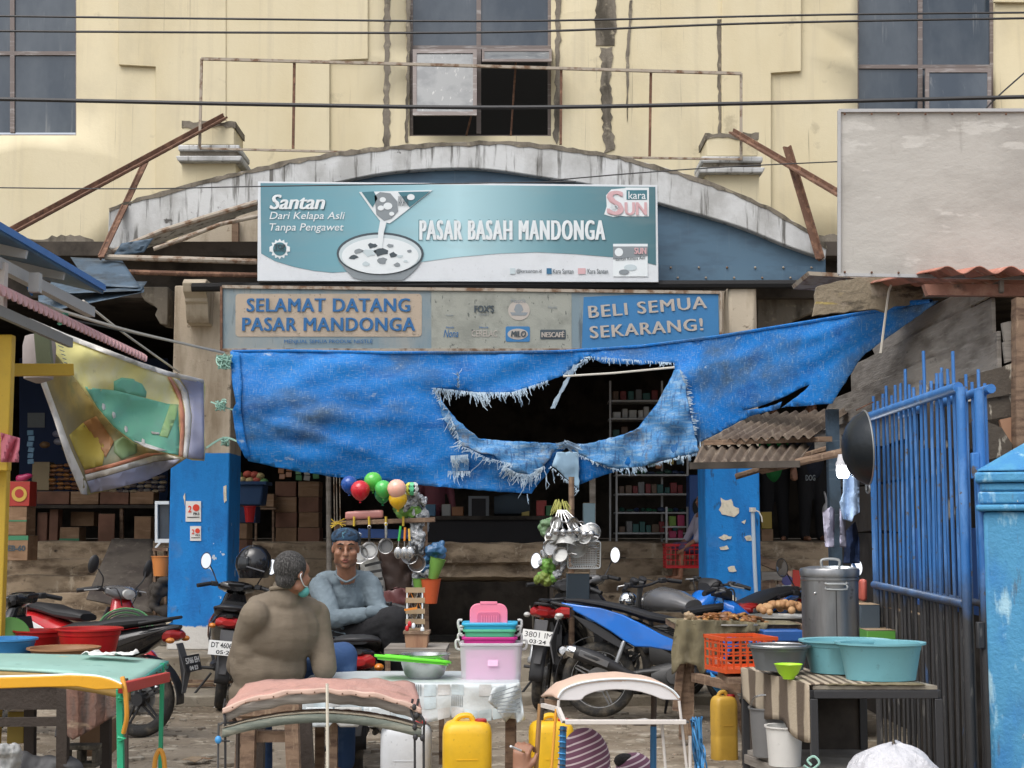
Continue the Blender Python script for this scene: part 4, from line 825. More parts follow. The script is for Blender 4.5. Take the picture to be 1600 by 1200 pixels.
m = MB(); m.grid(lambda u, v: (lambda p: p+Vector((0, -.0, .022*sin(u*2*pi*7.5))))(Vector((lerp(2.50, 3.9, u), lerp(8.5, 10.8, v), lerp(3.02, 3.30, v)-0*u))), 90, 4); m.build('roof_sheet', 'redzinc', t, solid=.006)
MB().poly([(1262, 424), (1320, 427), (1380, 433), (1392, 437), (1330, 434), (1265, 430)], 10.3, .6).build('flashing', 'paleiron', t)
m = MB().poly(dens([(1277, 449), (1313, 437), (1385, 431), (1447, 427), (1440, 475), (1400, 478), (1384, 487), (1370, 482), (1320, 487), (1270, 493)], 9, 1.6), 10.15, .05)
solo(m, 'hanging_board', mat('mossy_board', (.27, .225, .16), .95, layers=[Ly((.05, .042, .033), (3, 3, 9), .5, .6, det=9), Ly((.42, .33, .12), (2, 3, 12), .62, .7), Ly((.4, .34, .27), 6, .57, .7)], bump=(20, .7)), 'warped weathered board with black mould hanging over the tarpaulin end', 'board', smooth=False)
solo(MB().tube([P(1398, 430, 10.0), P(1389, 455, 10.05), P(1384, 490, 10.05), P(1376, 552, 10.0)], .009, 5), 'rope', 'rope_white', 'pale cord hanging over the mouldy board and tarpaulin end', 'rope')
t = thing('small_zinc_roof', 'two rusty corrugated sheets forming a low awning beside the right column', 'awning', P(1190, 724, 11.5))
def zinc(a, b, c, d, n=9):
    A, B_, C_, D_ = [P(*q) for q in (a, b, c, d)]; m = MB(); m.grid(lambda u, v: A.lerp(B_, u).lerp(D_.lerp(C_, u), v)+Vector((0, 0, .018*sin(u*2*pi*n))), 72, 6); m.build('zinc_sheet', 'zinc', t, solid=.006)
zinc((1104, 690, 11.6), (1268, 682, 11.4), (1330, 640, 12.8), (1180, 648, 13.0), 10); zinc((1082, 727, 11.2), (1246, 723, 11.0), (1268, 694, 11.6), (1096, 696, 11.7), 11)
MB().beam(P(1078, 728, 11.2), P(1250, 725, 11.0), .05, .05).build('front_batten', 'darkwall', t); MB().beam(P(1100, 692, 11.6), P(1300, 686, 11.5), .04, .04).build('upper_batten', 'wood', t)
MB().beam(P(1300, 640, 11.6), P(1306, 900, 11.6), .09, .09).build('post', 'tarpdark', t)

# ---------------------------------------------------------------- blue gate
t = thing('blue_gate', 'tall blue steel bar gate with black grimy lower half standing open at right', 'gate', (2.45, 8.9, 0))
random.seed(21)
def gx(y): return lerp(2.45, 2.405, (y-8.0)/1.75)
GZ = 2.28
for k in range(17):
    y = 8.12+k*.102; x = gx(y); top = GZ+rnd(.07, .16)+(.13 if k in (0, 5, 9) else 0); j = rnd(-.01, .01)
    MB().tube([(x, y, .03), (x+j, y, 1.0), (x+rnd(-.006, .006), y+rnd(-.01, .01), top)], .0095, 6).build('bar', 'gatepaint', t)
for k in range(16):
    y = 8.05+k*.105; x = gx(y)+.15; top = GZ+rnd(-.02, .2)
    MB().tube([(x, y, .03), (x+rnd(-.01, .01), y, 1.0), (x, y+rnd(-.012, .012), top)], .009, 6).build('bar', 'gatepaint', t)
for z, r in ((GZ, .03), (1.13, .024)):
    MB().tube([(gx(7.98)-.02, 7.98, z-(0 if z > 2 else .02)), (gx(9.78)-.02, 9.78, z+(-.02 if z > 2 else .02))], r, 10).build('rail', 'gatepaint', t)
MB().tube([(gx(7.98)+.15, 7.95, GZ-.01), (gx(9.78)+.15, 9.7, GZ-.02)], .026, 10).build('rail', 'gatepaint', t)
MB().tube([(gx(7.98)+.15, 7.95, 1.1), (gx(9.78)+.15, 9.7, 1.12)], .02, 10).build('rail', 'gatepaint', t)
MB().tube([(2.44, 7.97, .0), (2.44, 7.97, GZ)], .026, 12).build('post', 'gatepaint', t); MB().tube([(2.525, 7.93, .0), (2.525, 7.93, GZ-.02)], .026, 12).build('post', 'gatepaint', t)
MB().tube([(2.40, 9.78, .0), (2.40, 9.78, GZ)], .022, 8).build('post', 'gatepaint', t)
for z in (1.85, .95): MB().bb(2.47, 2.51, 7.90, 7.94, z-.07, z+.07).build('hinge', 'gatepaint', t, bevel=.006)
t = thing('gate_pillar', 'peeling light blue masonry pillar with moulded cap at the right edge', 'pillar', (PX(1537, 7.55), 7.55, 0), radians(-19))
MB().bb(0, .7, 0, .6, 0, 1.6).build('shaft', 'pillarblue', t, bevel=.02, world=False)
for z0, z1, e in ((1.603, 1.635, .035), (1.638, 1.70, .022), (1.703, 1.745, .012), (1.748, 1.80, .035)): MB().bb(-e, .7+e, -e, .6+e, z0, z1).build('moulding', 'pillarblue', t, bevel=.012, world=False)
m = MB(); m.box((.35, .3, 1.895), (.77, .67, .18), taper=.25); m.build('sloped_cap', 'pillarblue', t, bevel=.02, world=False)
# wok hung on the far end of the gate
c = P(1352, 700, 9.3); ax = Vector((1, -.03, .04)).normalized().to_track_quat('Z', 'Y').to_matrix()
t = thing('big_wok', 'large black wok seen edge on hanging from the blue gate', 'wok', c)
plain('wok_black', (.012, .016, .02), .35, .4, metal=.3, bump=(9, .2)); prof_ = [(.0, -.14), (.08, -.135), (.15, -.105), (.20, -.06), (.235, 0), (.232, .006), (.195, -.052), (.145, -.095), (.08, -.123), (0, -.128)]
MB().lathe([(r, z) for r, z in prof_], c, 36, ax).build('bowl', 'wok_black', t, weld=True)
MB().tube([c+ax @ Vector((.236*cos(a*pi/18), .236*sin(a*pi/18), .003)) for a in range(36)], .006, 6, closed=True).build('rim', plain('rim_steel', (.42, .43, .42), .35, .2, metal=.8), t)
for s in (-1, 1): MB().tube(spline([c+ax @ Vector((.05*s, .235*-1, 0)), c+ax @ Vector((.05*s, -.27, 0)), c+ax @ Vector((0, -.285, 0))], 4), .007, 5).build('handle', 'rim_steel', t)
MB().tube([c+Vector((-.05, 0, .24)), c+Vector((.08, .1, .30))], .006, 4).build('hook', 'rust', t)
# ---------------------------------------------------------------- motorbikes
def paint(name, col, **k): M[name] = mat(name, col, .25, coat=.6, layers=[Ly(tuple(c*.6+.03 for c in col), 9, .52, .75, amt=.35), Ly((.16, .13, .1), (6, 6, 12), .58, .8, amt=.35)], **k)
paint('paint_black', (.012, .012, .014)); paint('paint_blue', (.01, .16, .62)); paint('paint_red', (.42, .012, .015)); paint('paint_white', (.62, .62, .63)); paint('paint_grey', (.12, .12, .125)); paint('paint_silver', (.34, .35, .36), metal=.4)
plain('bike_plastic', (.022, .022, .024), .55, .5); plain('tyre', (.03, .029, .028), .85, .0, layers=[Ly((.16, .135, .10), 9, .48, .68, amt=.7)], bump=(90, .5))
plain('seat_vinyl', (.018, .018, .02), .5, .4); plain('alloy', (.32, .32, .32), .4, .4, metal=.7); plain('chrome', (.75, .75, .74), .15, .15, metal=1); plain('engine_grey', (.10, .10, .10), .6, .6, metal=.4)
plain('lens_red', (.35, .02, .02), .15, .1); plain('lens_clear', (.5, .5, .48), .12, .2); plain('lens_amber', (.6, .2, .03), .2, .1); plain('mudflap_grey', (.10, .10, .105), .6, .5)
M['mirror'] = mat('mirror_glass', (.95, .95, .95), .03, 1.0)
plain('plate_black', (.02, .02, .022), .4, .2); plain('plate_white', (.72, .72, .70), .4, .2)
VL = Matrix(((0, 0, 1, 0), (0, 1, 0, 0), (1, 0, 0, 0), (0, 0, 0, 1)))
def motorbike(label, loc, rz, style='scooter', c1='paint_black', c2='paint_black', lean=-.09, plate=None, stripe=None, group='motorbikes parked before the market', steer=0, pl_dark=False, name='motorbike', muff='black', helmet=False, mirr=(1, 1), rear_only=False):
    t = thing(name, label, 'motorbike', loc, rz, group); t.rotation_euler = (lean, 0, rz)
    b = lambda m, n, mt, p=t, **k: m.build(n, mt, p, world=False, **k)
    R = .27 if style == 'scooter' else .295; wb = .62; tw = .045 if style != 'sport' else .055
    def wheel(x, ang=0):
        A = Matrix.Rotation(pi/2, 3, 'X'); Rz = Matrix.Rotation(ang, 3, 'Z'); ax = Rz @ A; c = (x, 0, R)
        m = MB(); ri = R-tw*1.25
        m.lathe([(ri-.02, -.03), (ri, -.032), (ri+.004, 0), (ri, .032), (ri-.02, .03), (ri-.024, 0)], c, 28, ax, closed=True)
        m.lathe([(.045, -.05), (.05, -.03), (.05, .03), (.045, .05)], c, 12, ax)
        for k in range(5):
            a = 2*pi*k/5; d = Vector((cos(a), 0, sin(a))); e = Vector((-sin(a), 0, cos(a)))
            for o in (-.012, .012): m.beam(Vector(c)+Rz @ (d*.03+e*o*1.6), Vector(c)+Rz @ (d*(ri-.012)+e*o*.9+e*.03), .02, .012)
        w = b(m, 'wheel', 'bike_plastic' if style != 'cub' else 'alloy')
        m = MB(); pr = [(ri+tw*cos(q)*1.0+tw*.35, tw*sin(q)) for q in [pi*2*k/10 for k in range(10)]]; m.lathe(pr, c, 36, ax, closed=True)
        b(m, 'tyre', 'tyre', w)
        m = MB().lathe([(.06, .045), (.10, .045), (.10, .05), (.06, .05)], c, 20, ax, closed=True); b(m, 'brake_disc', 'alloy', w)
        return w
    wheel(-wb); wheel(wb, steer)
    fk = MB()
    for s in (-1, 1): fk.tube([(wb-.01, .075*s, R), (wb-.07, .075*s, R+.22), (wb-.17, .075*s, R+.5)], [.02, .024, .018], 8)
    fk.tube([(wb-.17, 0, R+.48), (wb-.25, 0, R+.72)], .025, 8); fk.beam((wb-.17, -.1, R+.5), (wb-.17, .1, R+.5), .04, .03); b(fk, 'fork', 'engine_grey')
    m = MB(); R2 = R+.035
    m.grid(lambda u, v: (lambda a, y: Vector((wb+(R2-abs(y)*.35)*cos(a), y, R+(R2-abs(y)*.35)*sin(a))))(lerp(radians(8), radians(160), u), lerp(-.065, .065, v)), 16, 6); b(m, 'front_mudguard', c1 if style != 'naked' else 'bike_plastic', solid=.006)
    # handlebar with grips, levers, mirrors
    hx, hz = wb-.26, (.99 if style != 'sport' else .96)
    m = MB(); hb = [(hx-.13, -.34, hz-.01), (hx-.04, -.22, hz+.02), (hx, -.08, hz-.01), (hx, .08, hz-.01), (hx-.04, .22, hz+.02), (hx-.13, .34, hz-.01)]; m.tube(spline(hb, 4), .012, 8)
    h = b(m, 'handlebar', 'bike_plastic')
    for s in (-1, 1):
        b(MB().tube([(hx-.135, .345*s, hz-.01), (hx-.065, .24*s, hz+.016)], .019, 10), 'grip', 'seat_vinyl', h)
        b(MB().tube([(hx-.02, .2*s, hz+.02), (hx+.03, .26*s, hz+.01), (hx-.05, .34*s, hz-.005)], .007, 6), 'lever', 'alloy', h)
        b(MB().box((hx-.045, .2*s, hz+.018), (.06, .06, .045), (0, 0, .3*s)), 'switch_box', 'bike_plastic', h, bevel=.008)
        if mirr[0 if s < 0 else 1]:
            st_ = spline([(hx-.02, .18*s, hz+.03), (hx+.03, .22*s, hz+.11), (hx+.0, .27*s, hz+.19)], 4); b(MB().tube(st_, .006, 6), 'mirror_stalk', 'bike_plastic', h)
            ax = (Vector((-1, -.12*s, .22))).normalized().to_track_quat('Z', 'Y').to_matrix(); c = Vector((hx-.01, .30*s, hz+.215))
            mi = b(MB().lathe([(.0, -.02), (.035, -.016), (.048, -.004), (.05, .004), (.045, .005)], c, 20, ax, sx=1, sy=1.6), 'mirror', 'bike_plastic', h)
            b(MB().lathe([(.0, .0065), (.044, .0062), (.044, .005)], c, 20, ax, sx=1, sy=1.6), 'mirror_glass', 'mirror', h)
    cb = MB()
    for s in (-1, 1): cb.tube(spline([(hx, .15*s, hz+.01), (hx+.10, .12*s, hz+.02), (hx+.10, .04*s, hz-.15), (hx+.05, .02*s, hz-.3)], 4), .005, 5)
    b(cb, 'control_cable', 'bike_plastic')
    if style == 'scooter':
        m = MB().loft([(hx-.09, hz-.0, .07, .03), (hx-.05, hz+.01, .15, .045), (hx+.02, hz, .17, .055), (hx+.08, hz-.02, .12, .05), (hx+.12, hz-.03, .06, .03)], 16); n_ = b(m, 'handlebar_cover', 'paint_grey' if c1 == 'paint_red' else c2)
        b(MB().box((hx-.085, 0, hz+.02), (.02, .15, .05), (0, -.6, 0)), 'instrument_panel', 'plate_black', n_, bevel=.01)
        b(MB().lathe([(.0, .03), (.05, .02), (.055, 0), (.05, -.02)], (hx+.105, 0, hz-.02), 16, Matrix.Rotation(pi/2, 3, 'Y'), sx=.8, sy=1.3), 'headlight', 'lens_clear', n_)
        m = MB().loft([(.30, wb-.19, .09, .03), (.42, wb-.15, .17, .05), (.58, wb-.135, .20, .065), (.72, wb-.16, .19, .07), (.84, wb-.2, .12, .065), (.93, wb-.23, .09, .05)], 16); m.xf(VL); b(m, 'front_cowl', c1)
        m = MB().loft([(.30, wb-.26, .14, .012), (.5, wb-.24, .20, .016), (.7, wb-.27, .19, .02), (.86, wb-.28, .10, .02)], 14); m.xf(VL); b(m, 'leg_shield', 'bike_plastic')
        b(MB().loft([(-.12, .30, .12, .04), (.1, .29, .15, .035), (.34, .30, .14, .03)], 12, 4), 'floorboard', 'bike_plastic')
        b(MB().loft([(-.93, .80, .03, .015), (-.84, .77, .10, .05), (-.65, .70, .145, .10), (-.4, .63, .155, .13), (-.18, .55, .15, .15), (-.06, .48, .12, .15), (.0, .40, .10, .10)], 16, 2.8), 'rear_body', c1)
        for s in (-1, 1):
            m = MB().prism([(-.90, .125*s, .80), (-.62, .165*s, .74), (-.30, .172*s, .64), (-.16, .172*s, .55), (-.30, .172*s, .58), (-.6, .165*s, .69)], (0, .012*s, 0)); b(m, 'side_stripe', stripe or c2, bevel=.003)
        b(MB().loft([(-.84, .85, .06, .015), (-.7, .845, .12, .035), (-.45, .82, .15, .05), (-.3, .79, .15, .045), (-.1, .775, .13, .05), (.0, .765, .09, .03)], 16, 2.6), 'seat', 'seat_vinyl')
        m = MB().tube(spline([(-.66, .13, .83), (-.85, .12, .86), (-.92, 0, .87), (-.85, -.12, .86), (-.66, -.13, .83)], 5), .012, 8); b(m, 'grab_rail', 'bike_plastic')
        b(MB().loft([(-.5, .27, .06, .06), (-.3, .29, .08, .08), (-.05, .28, .09, .09), (.05, .27, .05, .05)], 10, 3), 'engine', 'engine_grey')
        tx = -.93
        ex = ((-.70, -.17, .34), (-.4, -.17, .33), (-.32, -.15, .30), (-.05, -.12, .22))
    elif style in ('cub', 'sport'):
        hi = .10
        m = MB().loft([(hx-.08, hz-.0, .05, .025), (hx-.04, hz+.005, .10, .04), (hx+.03, hz, .12, .05), (hx+.09, hz-.03, .07, .04)], 16); n_ = b(m, 'handlebar_cover', 'bike_plastic')
        b(MB().loft([(hx+.02, hz-.10, .10, .05), (hx+.10, hz-.15, .13, .09), (hx+.20, hz-.20, .09, .06), (hx+.26, hz-.23, .04, .03)], 16), 'front_cowl', c1)
        b(MB().loft([(hx+.16, hz-.19, .085, .05), (hx+.25, hz-.225, .05, .035), (hx+.27, hz-.23, .03, .02)], 12), 'headlight', 'lens_clear')
        for s in (-1, 1):
            # wing-shaped leg shield with a pointed lower edge
            y0 = .10*s
            b(MB().prism([(hx+.10, y0, .80), (hx+.02, y0, .86), (hx-.08, y0, .72), (hx-.30, y0, .60), (hx-.46, y0, .62), (hx-.30, y0, .48), (hx-.12, y0, .36), (hx-.02, y0, .34), (hx+.06, y0, .50), (hx+.12, y0, .66)], (0, .035*s, 0)), 'leg_shield', c1, bevel=.012)
            b(MB().prism([(hx-.04, y0+.035*s, .70), (hx-.26, y0+.035*s, .57), (hx-.14, y0+.035*s, .42), (hx-.03, y0+.035*s, .40), (hx+.03, y0+.035*s, .55)], (0, .008*s, 0)), 'shield_inlay', 'bike_plastic', bevel=.004)
            # side panel rising to a pointed tail
            m = MB(); q = [(-.93, .905), (-.78, .885), (-.60, .86), (-.42, .81), (-.25, .73), (-.12, .66), (.02, .60), (.10, .54), (.02, .52), (-.20, .555), (-.33, .56), (-.42, .61), (-.52, .68), (-.66, .76), (-.80, .83)]
            vs = [(x, (.03+.085*min(1, (x+.95)/.35))*s, z) for x, z in q]; m.prism(vs, (0, .03*s, 0)); b(m, 'side_panel', c1, bevel=.010)
            m = MB(); q = [(-.84, .81), (-.66, .745), (-.52, .665), (-.43, .60), (-.34, .545), (-.42, .53), (-.55, .60), (-.70, .69)]; m.prism([(x, (.025+.075*min(1, (x+.95)/.35))*s, z) for x, z in q], (0, .02*s, 0)); b(m, 'under_panel', 'bike_plastic', bevel=.006)
            if stripe: b(MB().prism([(-.78, .135*s, .865), (-.5, .152*s, .80), (-.2, .152*s, .665), (-.22, .152*s, .64), (-.5, .152*s, .765), (-.7, .14*s, .83)], (0, .008*s, 0)), 'side_stripe', stripe)
        b(MB().loft([(-.90, .925, .03, .01), (-.78, .92, .07, .02), (-.6, .895, .10, .03), (-.42, .86, .12, .035), (-.22, .80, .13, .04), (-.06, .77, .11, .035), (.02, .765, .07, .02)], 16, 2.6), 'seat', 'seat_vinyl')
        b(MB().loft([(-.6, .80, .05, .04), (-.3, .70, .08, .07), (0, .56, .07, .08), (.15, .52, .05, .06)], 10), 'frame', 'bike_plastic')
        m = MB(); m.tube([(-wb, .10, R), (-.28, .10, .36), (-.1, .08, .38)], .018, 8); m.tube([(-wb, -.10, R), (-.28, -.10, .36), (-.1, -.08, .38)], .018, 8); b(m, 'swing_arm', 'engine_grey')
        m = MB(); m.lathe([(.022, 0), (.03, .01), (.03, .05), (.018, .055), (.018, .24), (.012, .26)], (-.50, .13, .36), 10, Matrix.Rotation(.35, 3, 'Y')); m.lathe([(.022, 0), (.03, .01), (.03, .05), (.018, .055), (.018, .24), (.012, .26)], (-.50, -.13, .36), 10, Matrix.Rotation(.35, 3, 'Y')); b(m, 'shock', 'paint_silver')
        b(MB().loft([(-.2, .33, .10, .07), (-.05, .34, .12, .10), (.08, .34, .11, .10), (.2, .36, .07, .06), (.30, .38, .05, .05)], 12, 3), 'engine', 'engine_grey')
        for k in range(2):
            for s in (-1, 1): b(MB().lathe([(.0, .135), (.06-.02*k, .13), (.07-.02*k, .11), (.07-.02*k, 0)], (-.02+.13*k, 0, .33), 14, Matrix.Rotation(-s*pi/2, 3, 'X')), 'engine_cover', 'alloy' if k else 'engine_grey')
        m = MB(); m.tube(spline([(-.82, .08, .86), (-.98, .06, .90), (-1.0, 0, .905), (-.98, -.06, .90), (-.82, -.08, .86)], 5), .012, 8); b(m, 'grab_rail', 'bike_plastic')
        tx = -.95; ex = ((-.82, -.19, .52), (-.62, -.19, .46), (-.40, -.18, .36), (-.15, -.16, .27), (.1, -.12, .20))
    else:   # naked roadster
        b(MB().loft([(-.25, .83, .10, .05), (-.08, .86, .14, .09), (.12, .87, .15, .11), (.28, .85, .10, .09), (.34, .82, .05, .05)], 16, 2.2), 'fuel_tank', c1)
        b(MB().loft([(-.85, .86, .07, .02), (-.6, .84, .12, .03), (-.35, .80, .13, .04), (-.2, .79, .10, .03)], 14, 2.6), 'seat', 'seat_vinyl')
        b(MB().loft([(-.95, .82, .02, .02), (-.7, .78, .09, .05), (-.4, .70, .11, .08), (-.2, .66, .08, .06)], 12, 2.6), 'tail_panel', c1)
        b(MB().lathe([(0, .07), (.05, .06), (.085, .02), (.09, 0), (.07, -.05), (.02, -.08)], (hx+.20, 0, .84), 18, Matrix.Rotation(pi/2, 3, 'Y')), 'headlight', 'chrome'); b(MB().lathe([(0, .078), (.05, .068), (.08, .03)], (hx+.20, 0, .84), 18, Matrix.Rotation(pi/2, 3, 'Y')), 'lens', 'lens_clear')
        for s in (-1, 1): b(MB().lathe([(.0, .03), (.035, .025), (.04, 0), (.035, -.03)], (hx+.05, .05*s, hz+.03), 12, Matrix.Rotation(-.6, 3, 'Y')), 'dial', 'bike_plastic')
        m = MB(); m.tube([(.3, 0, .78), (.25, 0, .35), (-.15, 0, .28), (-.25, 0, .7)], .02, 8); m.tube([(-wb, .1, R), (-.2, .09, .34)], .02, 8); m.tube([(-wb, -.1, R), (-.2, -.09, .34)], .02, 8); b(m, 'frame', 'bike_plastic')
        b(MB().loft([(-.2, .40, .13, .10), (0, .42, .15, .13), (.2, .42, .13, .12)], 12, 3), 'engine', 'engine_grey')
        for k in range(6): b(MB().box((.08, 0, .56+k*.018), (.17, .18, .006)), 'cooling_fin', 'alloy')
        tx = -.92; ex = ((-.85, -.17, .40), (-.5, -.17, .33), (-.3, -.15, .27), (.1, -.12, .22), (.3, -.1, .4))
    # shared rear end
    rr_ = MB(); rr_.grid(lambda u, v: (lambda a, y: Vector((-wb+(R+.05)*cos(a), y, R+(R+.05)*sin(a))))(lerp(radians(95), radians(185), u), lerp(-.06, .06, v)), 10, 4); b(rr_, 'rear_mudguard', 'bike_plastic', solid=.006)
    tz = .74 if style == 'scooter' else .83
    b(MB().loft([(tx-.02, tz, .05, .02), (tx+.03, tz, .11, .045), (tx+.10, tz, .10, .05)], 12, 3), 'tail_light', 'lens_red')
    for s in (-1, 1): b(MB().ell((tx+.02, .13*s, tz-.03), (.035, .03, .022), n=10, m=6), 'indicator', 'lens_amber' if style == 'scooter' else 'lens_clear')
    m = MB().prism([(tx-.0, -.055, tz-.06), (tx-.0, .055, tz-.06), (tx-.07, .05, tz-.25), (tx-.04, .03, tz-.42), (tx-.04, -.03, tz-.42), (tx-.07, -.05, tz-.25)], (.012, 0, .004)); b(m, 'mudflap', 'mudflap_grey', bevel=.004)
    if plate:
        px_ = tx-.10; pz = tz-.20; fg, bgm = ('plate_white', 'plate_black') if pl_dark else ('plate_black', 'plate_white')
        pm = MB().box((px_, 0, pz), (.006, .27, .12), (0, .25, 0)); pb_ = b(pm, 'number_plate', bgm, bevel=.001)
        for txt, z0, z1, w in ((plate[0], .0, .045, .23), (plate[1], -.05, -.018, .14)):
            v, f = text_mesh(txt, .02); q = MB(); Rr = Matrix.Rotation(.25, 3, 'Y'); q.add([Vector((px_, 0, pz))+Rr @ Vector((-.0035-.0015*c_, w/2-a*w, lerp(z0, z1, b_))) for a, b_, c_ in v], f); b(q, 'plate_lettering', fg, pb_, smooth=False)
    m = MB(); r0 = .055 if style != 'scooter' else .05; pts = [Vector(p) for p in ex]; d = (pts[0]-pts[1]).normalized()
    m.tube([pts[0], lerp(pts[0], pts[1], .5), pts[1], lerp(pts[1], pts[2], .55), pts[2]]+pts[3:], [r0*.95, r0*1.1, r0*1.05, r0*.8, .03]+[.018]*len(pts[3:]), 14); e = b(m, 'exhaust', 'bike_plastic')
    m = MB(); m.tube([pts[0]+d*.05, pts[0]+d*.03, pts[0]-d*.02], [r0*.6, r0*.93, r0*1.02], 14); b(m, 'tip', 'chrome', e)
    m = MB(); m.beam(lerp(pts[0], pts[1], .3)+Vector((0, -r0*1.05, .01)), lerp(pts[1], pts[2], .4)+Vector((0, -r0*.95, .0)), .006, .05); b(m, 'heat_shield', 'paint_grey', e, bevel=.003)
    m = MB().tube([(-.06, .12, .24), (-.10, .26, .02)], .011, 6); b(m, 'side_stand', 'bike_plastic')
    for s in (-1, 1): b(MB().tube([(-.14, .1*s, .29), (-.14, .24*s, .29)], .014, 8), 'footrest', 'bike_plastic')
    b(MB().tube([(.02, -.12, .30), (.08, -.16, .34), (.14, -.16, .44)], .009, 6), 'kick_lever', 'alloy')
    if helmet:
        pass
    return t
def at_axle(px, Y, rz, z=0, which='rear'):
    """place the bike so its rear (or front) contact patch stands below image column px at depth Y"""
    x = PX(px, Y, .2); s = .62 if which == 'rear' else -.62
    return (x+s*cos(rz), Y+s*sin(rz), z)
PV = .08
rz = radians(-34); motorbike('red scooter with black leg shield behind the red tubs at left', at_axle(52, 13.1, rz, .0), rz, 'scooter', 'paint_red', 'paint_grey', stripe='paint_white', name='scooter', mirr=(1, 1))
rz = radians(168); motorbike('low grey tailed scooter with black plate 5766 EH beside the green topped cart', at_axle(218, 11.0, rz, .0), rz, 'scooter', 'paint_black', plate=('5766 EH', '04·23'), pl_dark=True, name='scooter', mirr=(0, 0), lean=0)
rz = radians(99); motorbike('black scooter with full face helmet on its mirror before the left column', at_axle(343, 12.7, rz, PV*.0), rz, 'scooter', stripe='paint_red', plate=('DT 4606 BE', '05·24'), name='scooter', lean=.10)
rz = radians(96); motorbike('black scooter carrying the man in the grey shirt', at_axle(556, 9.0, rz, 0), rz, 'scooter', name='scooter', mirr=(0, 0), lean=0)
rz = radians(38); motorbike('dark scooter parked behind the man in the grey shirt', at_axle(452, 12.6, rz, 0), rz, 'scooter', 'paint_black', 'paint_silver', name='scooter', stripe='paint_silver')
rz = radians(80); motorbike('black underbone motorbike seen from behind with white plate 3801 IM', at_axle(842, 12.7, rz, 0), rz, 'cub', 'paint_black', plate=('3801 IM', '03·24'), stripe='paint_white', lean=.10, mirr=(0, 1))
rz = radians(-7); motorbike('bright blue underbone motorbike standing side on beside the wooden food table', at_axle(936, 12.0, rz, .02), rz, 'cub', 'paint_blue', lean=-.05, mirr=(0, 0))
rz = radians(74); motorbike('dark grey scooter behind the seat of the bright blue motorbike', at_axle(893, 13.0, rz, .05), rz, 'scooter', 'paint_black', 'paint_grey', name='scooter', mirr=(1, 0))
rz = radians(128); motorbike('roadster motorbike with round headlight and grey fuel tank', at_axle(985, 13.2, rz, .05, 'front'), rz, 'naked', 'paint_grey', mirr=(0, 0))
rz = radians(222); motorbike('blue and black sport motorbike nosing out beside the right column', at_axle(1070, 13.1, rz, .05, 'front'), rz, 'cub', 'paint_blue', stripe='paint_black', mirr=(0, 0))
rz = radians(88); motorbike('black scooter hidden behind the tall steel pot, only its mirrors showing above', at_axle(1320, 11.0, rz, 0), rz, 'scooter', 'paint_black', name='scooter', lean=0)
def helmet(c, r, label, mt='paint_black', yaw=0):
    t = thing('helmet', label, 'helmet', c); R_ = Matrix.Rotation(yaw, 3, 'Z'); c = Vector(c)
    m = MB(); m.lathe([(.0, 1.0), (.35, .94), (.68, .74), (.92, .4), (1.0, 0), (.97, -.4), (.86, -.75), (.80, -.85), (.74, -.8), (.86, -.4), (.9, 0)], (0, 0, 0), 28, sx=1, sy=.86); m.v = [c+R_ @ (v*r) for v in m.v]; m.build('shell', mt, t, weld=True)
    v = MB(); v.grid(lambda a, b_: c+R_ @ (Vector((cos(lerp(-1.2, 1.2, a))*1.05, sin(lerp(-1.2, 1.2, a))*.92, lerp(-.42, .38, b_)))*r*(1-.12*abs(b_-.4))), 14, 6); v.build('visor', plain('visor_smoke', (.02, .022, .025), .08, .1), t, solid=.004)
    for s in (-1, 1): MB().lathe([(0, .02), (.2, .02), (.22, 0)], c+R_ @ Vector((0, s*.88*r, .05*r)), 12, Matrix.Rotation(-s*pi/2, 3, 'X'), ).v
    MB().tube([c+R_ @ (Vector((.5, .86*s, -.2))*r) for s in (1,)]+[c+R_ @ (Vector((-.5, .80, -.5))*r)], .008, 5).build('trim', 'paint_grey', t)
    MB().loft([(-.4, 0, .5, .1), (.2, .06, .6, .12), (.5, 0, .4, .06)], 12).xf(Matrix.Translation(c+Vector((0, 0, .86*r))) @ R_.to_4x4() @ Matrix.Scale(r*.6, 4)).build('vent', 'paint_grey', t)
    return t
helmet(P(397, 879, 13.7), .165, 'glossy black full face helmet on the scooter mirror before the left column', yaw=radians(195))

# ---------------------------------------------------------------- people
M['skin'] = mat('brown_skin', (.30, .145, .085), .5, layers=[Ly((.22, .095, .055), 14, .45, .7, amt=.7)], bump=(60, .1), sub=.05)
M['hair'] = mat('black_grey_hair', (.022, .02, .019), .8, layers=[Ly((.13, .125, .12), (160, 160, 60), .48, .70, det=3), Ly((.10, .095, .09), 16, .5, .7, amt=.6)], bump=((220, 220, 80), .5))
M['hairblack'] = mat('black_hair', (.012, .010, .009), .6, bump=(120, .8))
M['taupe'] = mat('taupe_jersey', (.18, .145, .105), .85, layers=[Ly((.13, .104, .074), 3, .45, .65)], bump=((5, 5, 14), .35), bump2=(200, .1))
M['greyknit'] = mat('blue_grey_shirt', (.155, .20, .23), .85, layers=[Ly((.11, .145, .17), 4, .45, .65)], bump=((6, 6, 20), .3), bump2=(200, .1))
M['blackcloth'] = mat('black_trousers', (.010, .010, .012), .9, bump=((7, 7, 12), .4))
M['denim'] = mat('blue_jeans', (.03, .075, .19), .85, layers=[Ly((.07, .13, .26), 8, .5, .65)], bump=((9, 9, 14), .4))
M['beanie'] = mat('dark_blue_patterned_cap', (.02, .055, .11), .85, layers=[Ly((.008, .02, .04), (22, 22, 22), .5, .53), Ly((.05, .14, .2), 30, .6, .64)], bump=(40, .5))
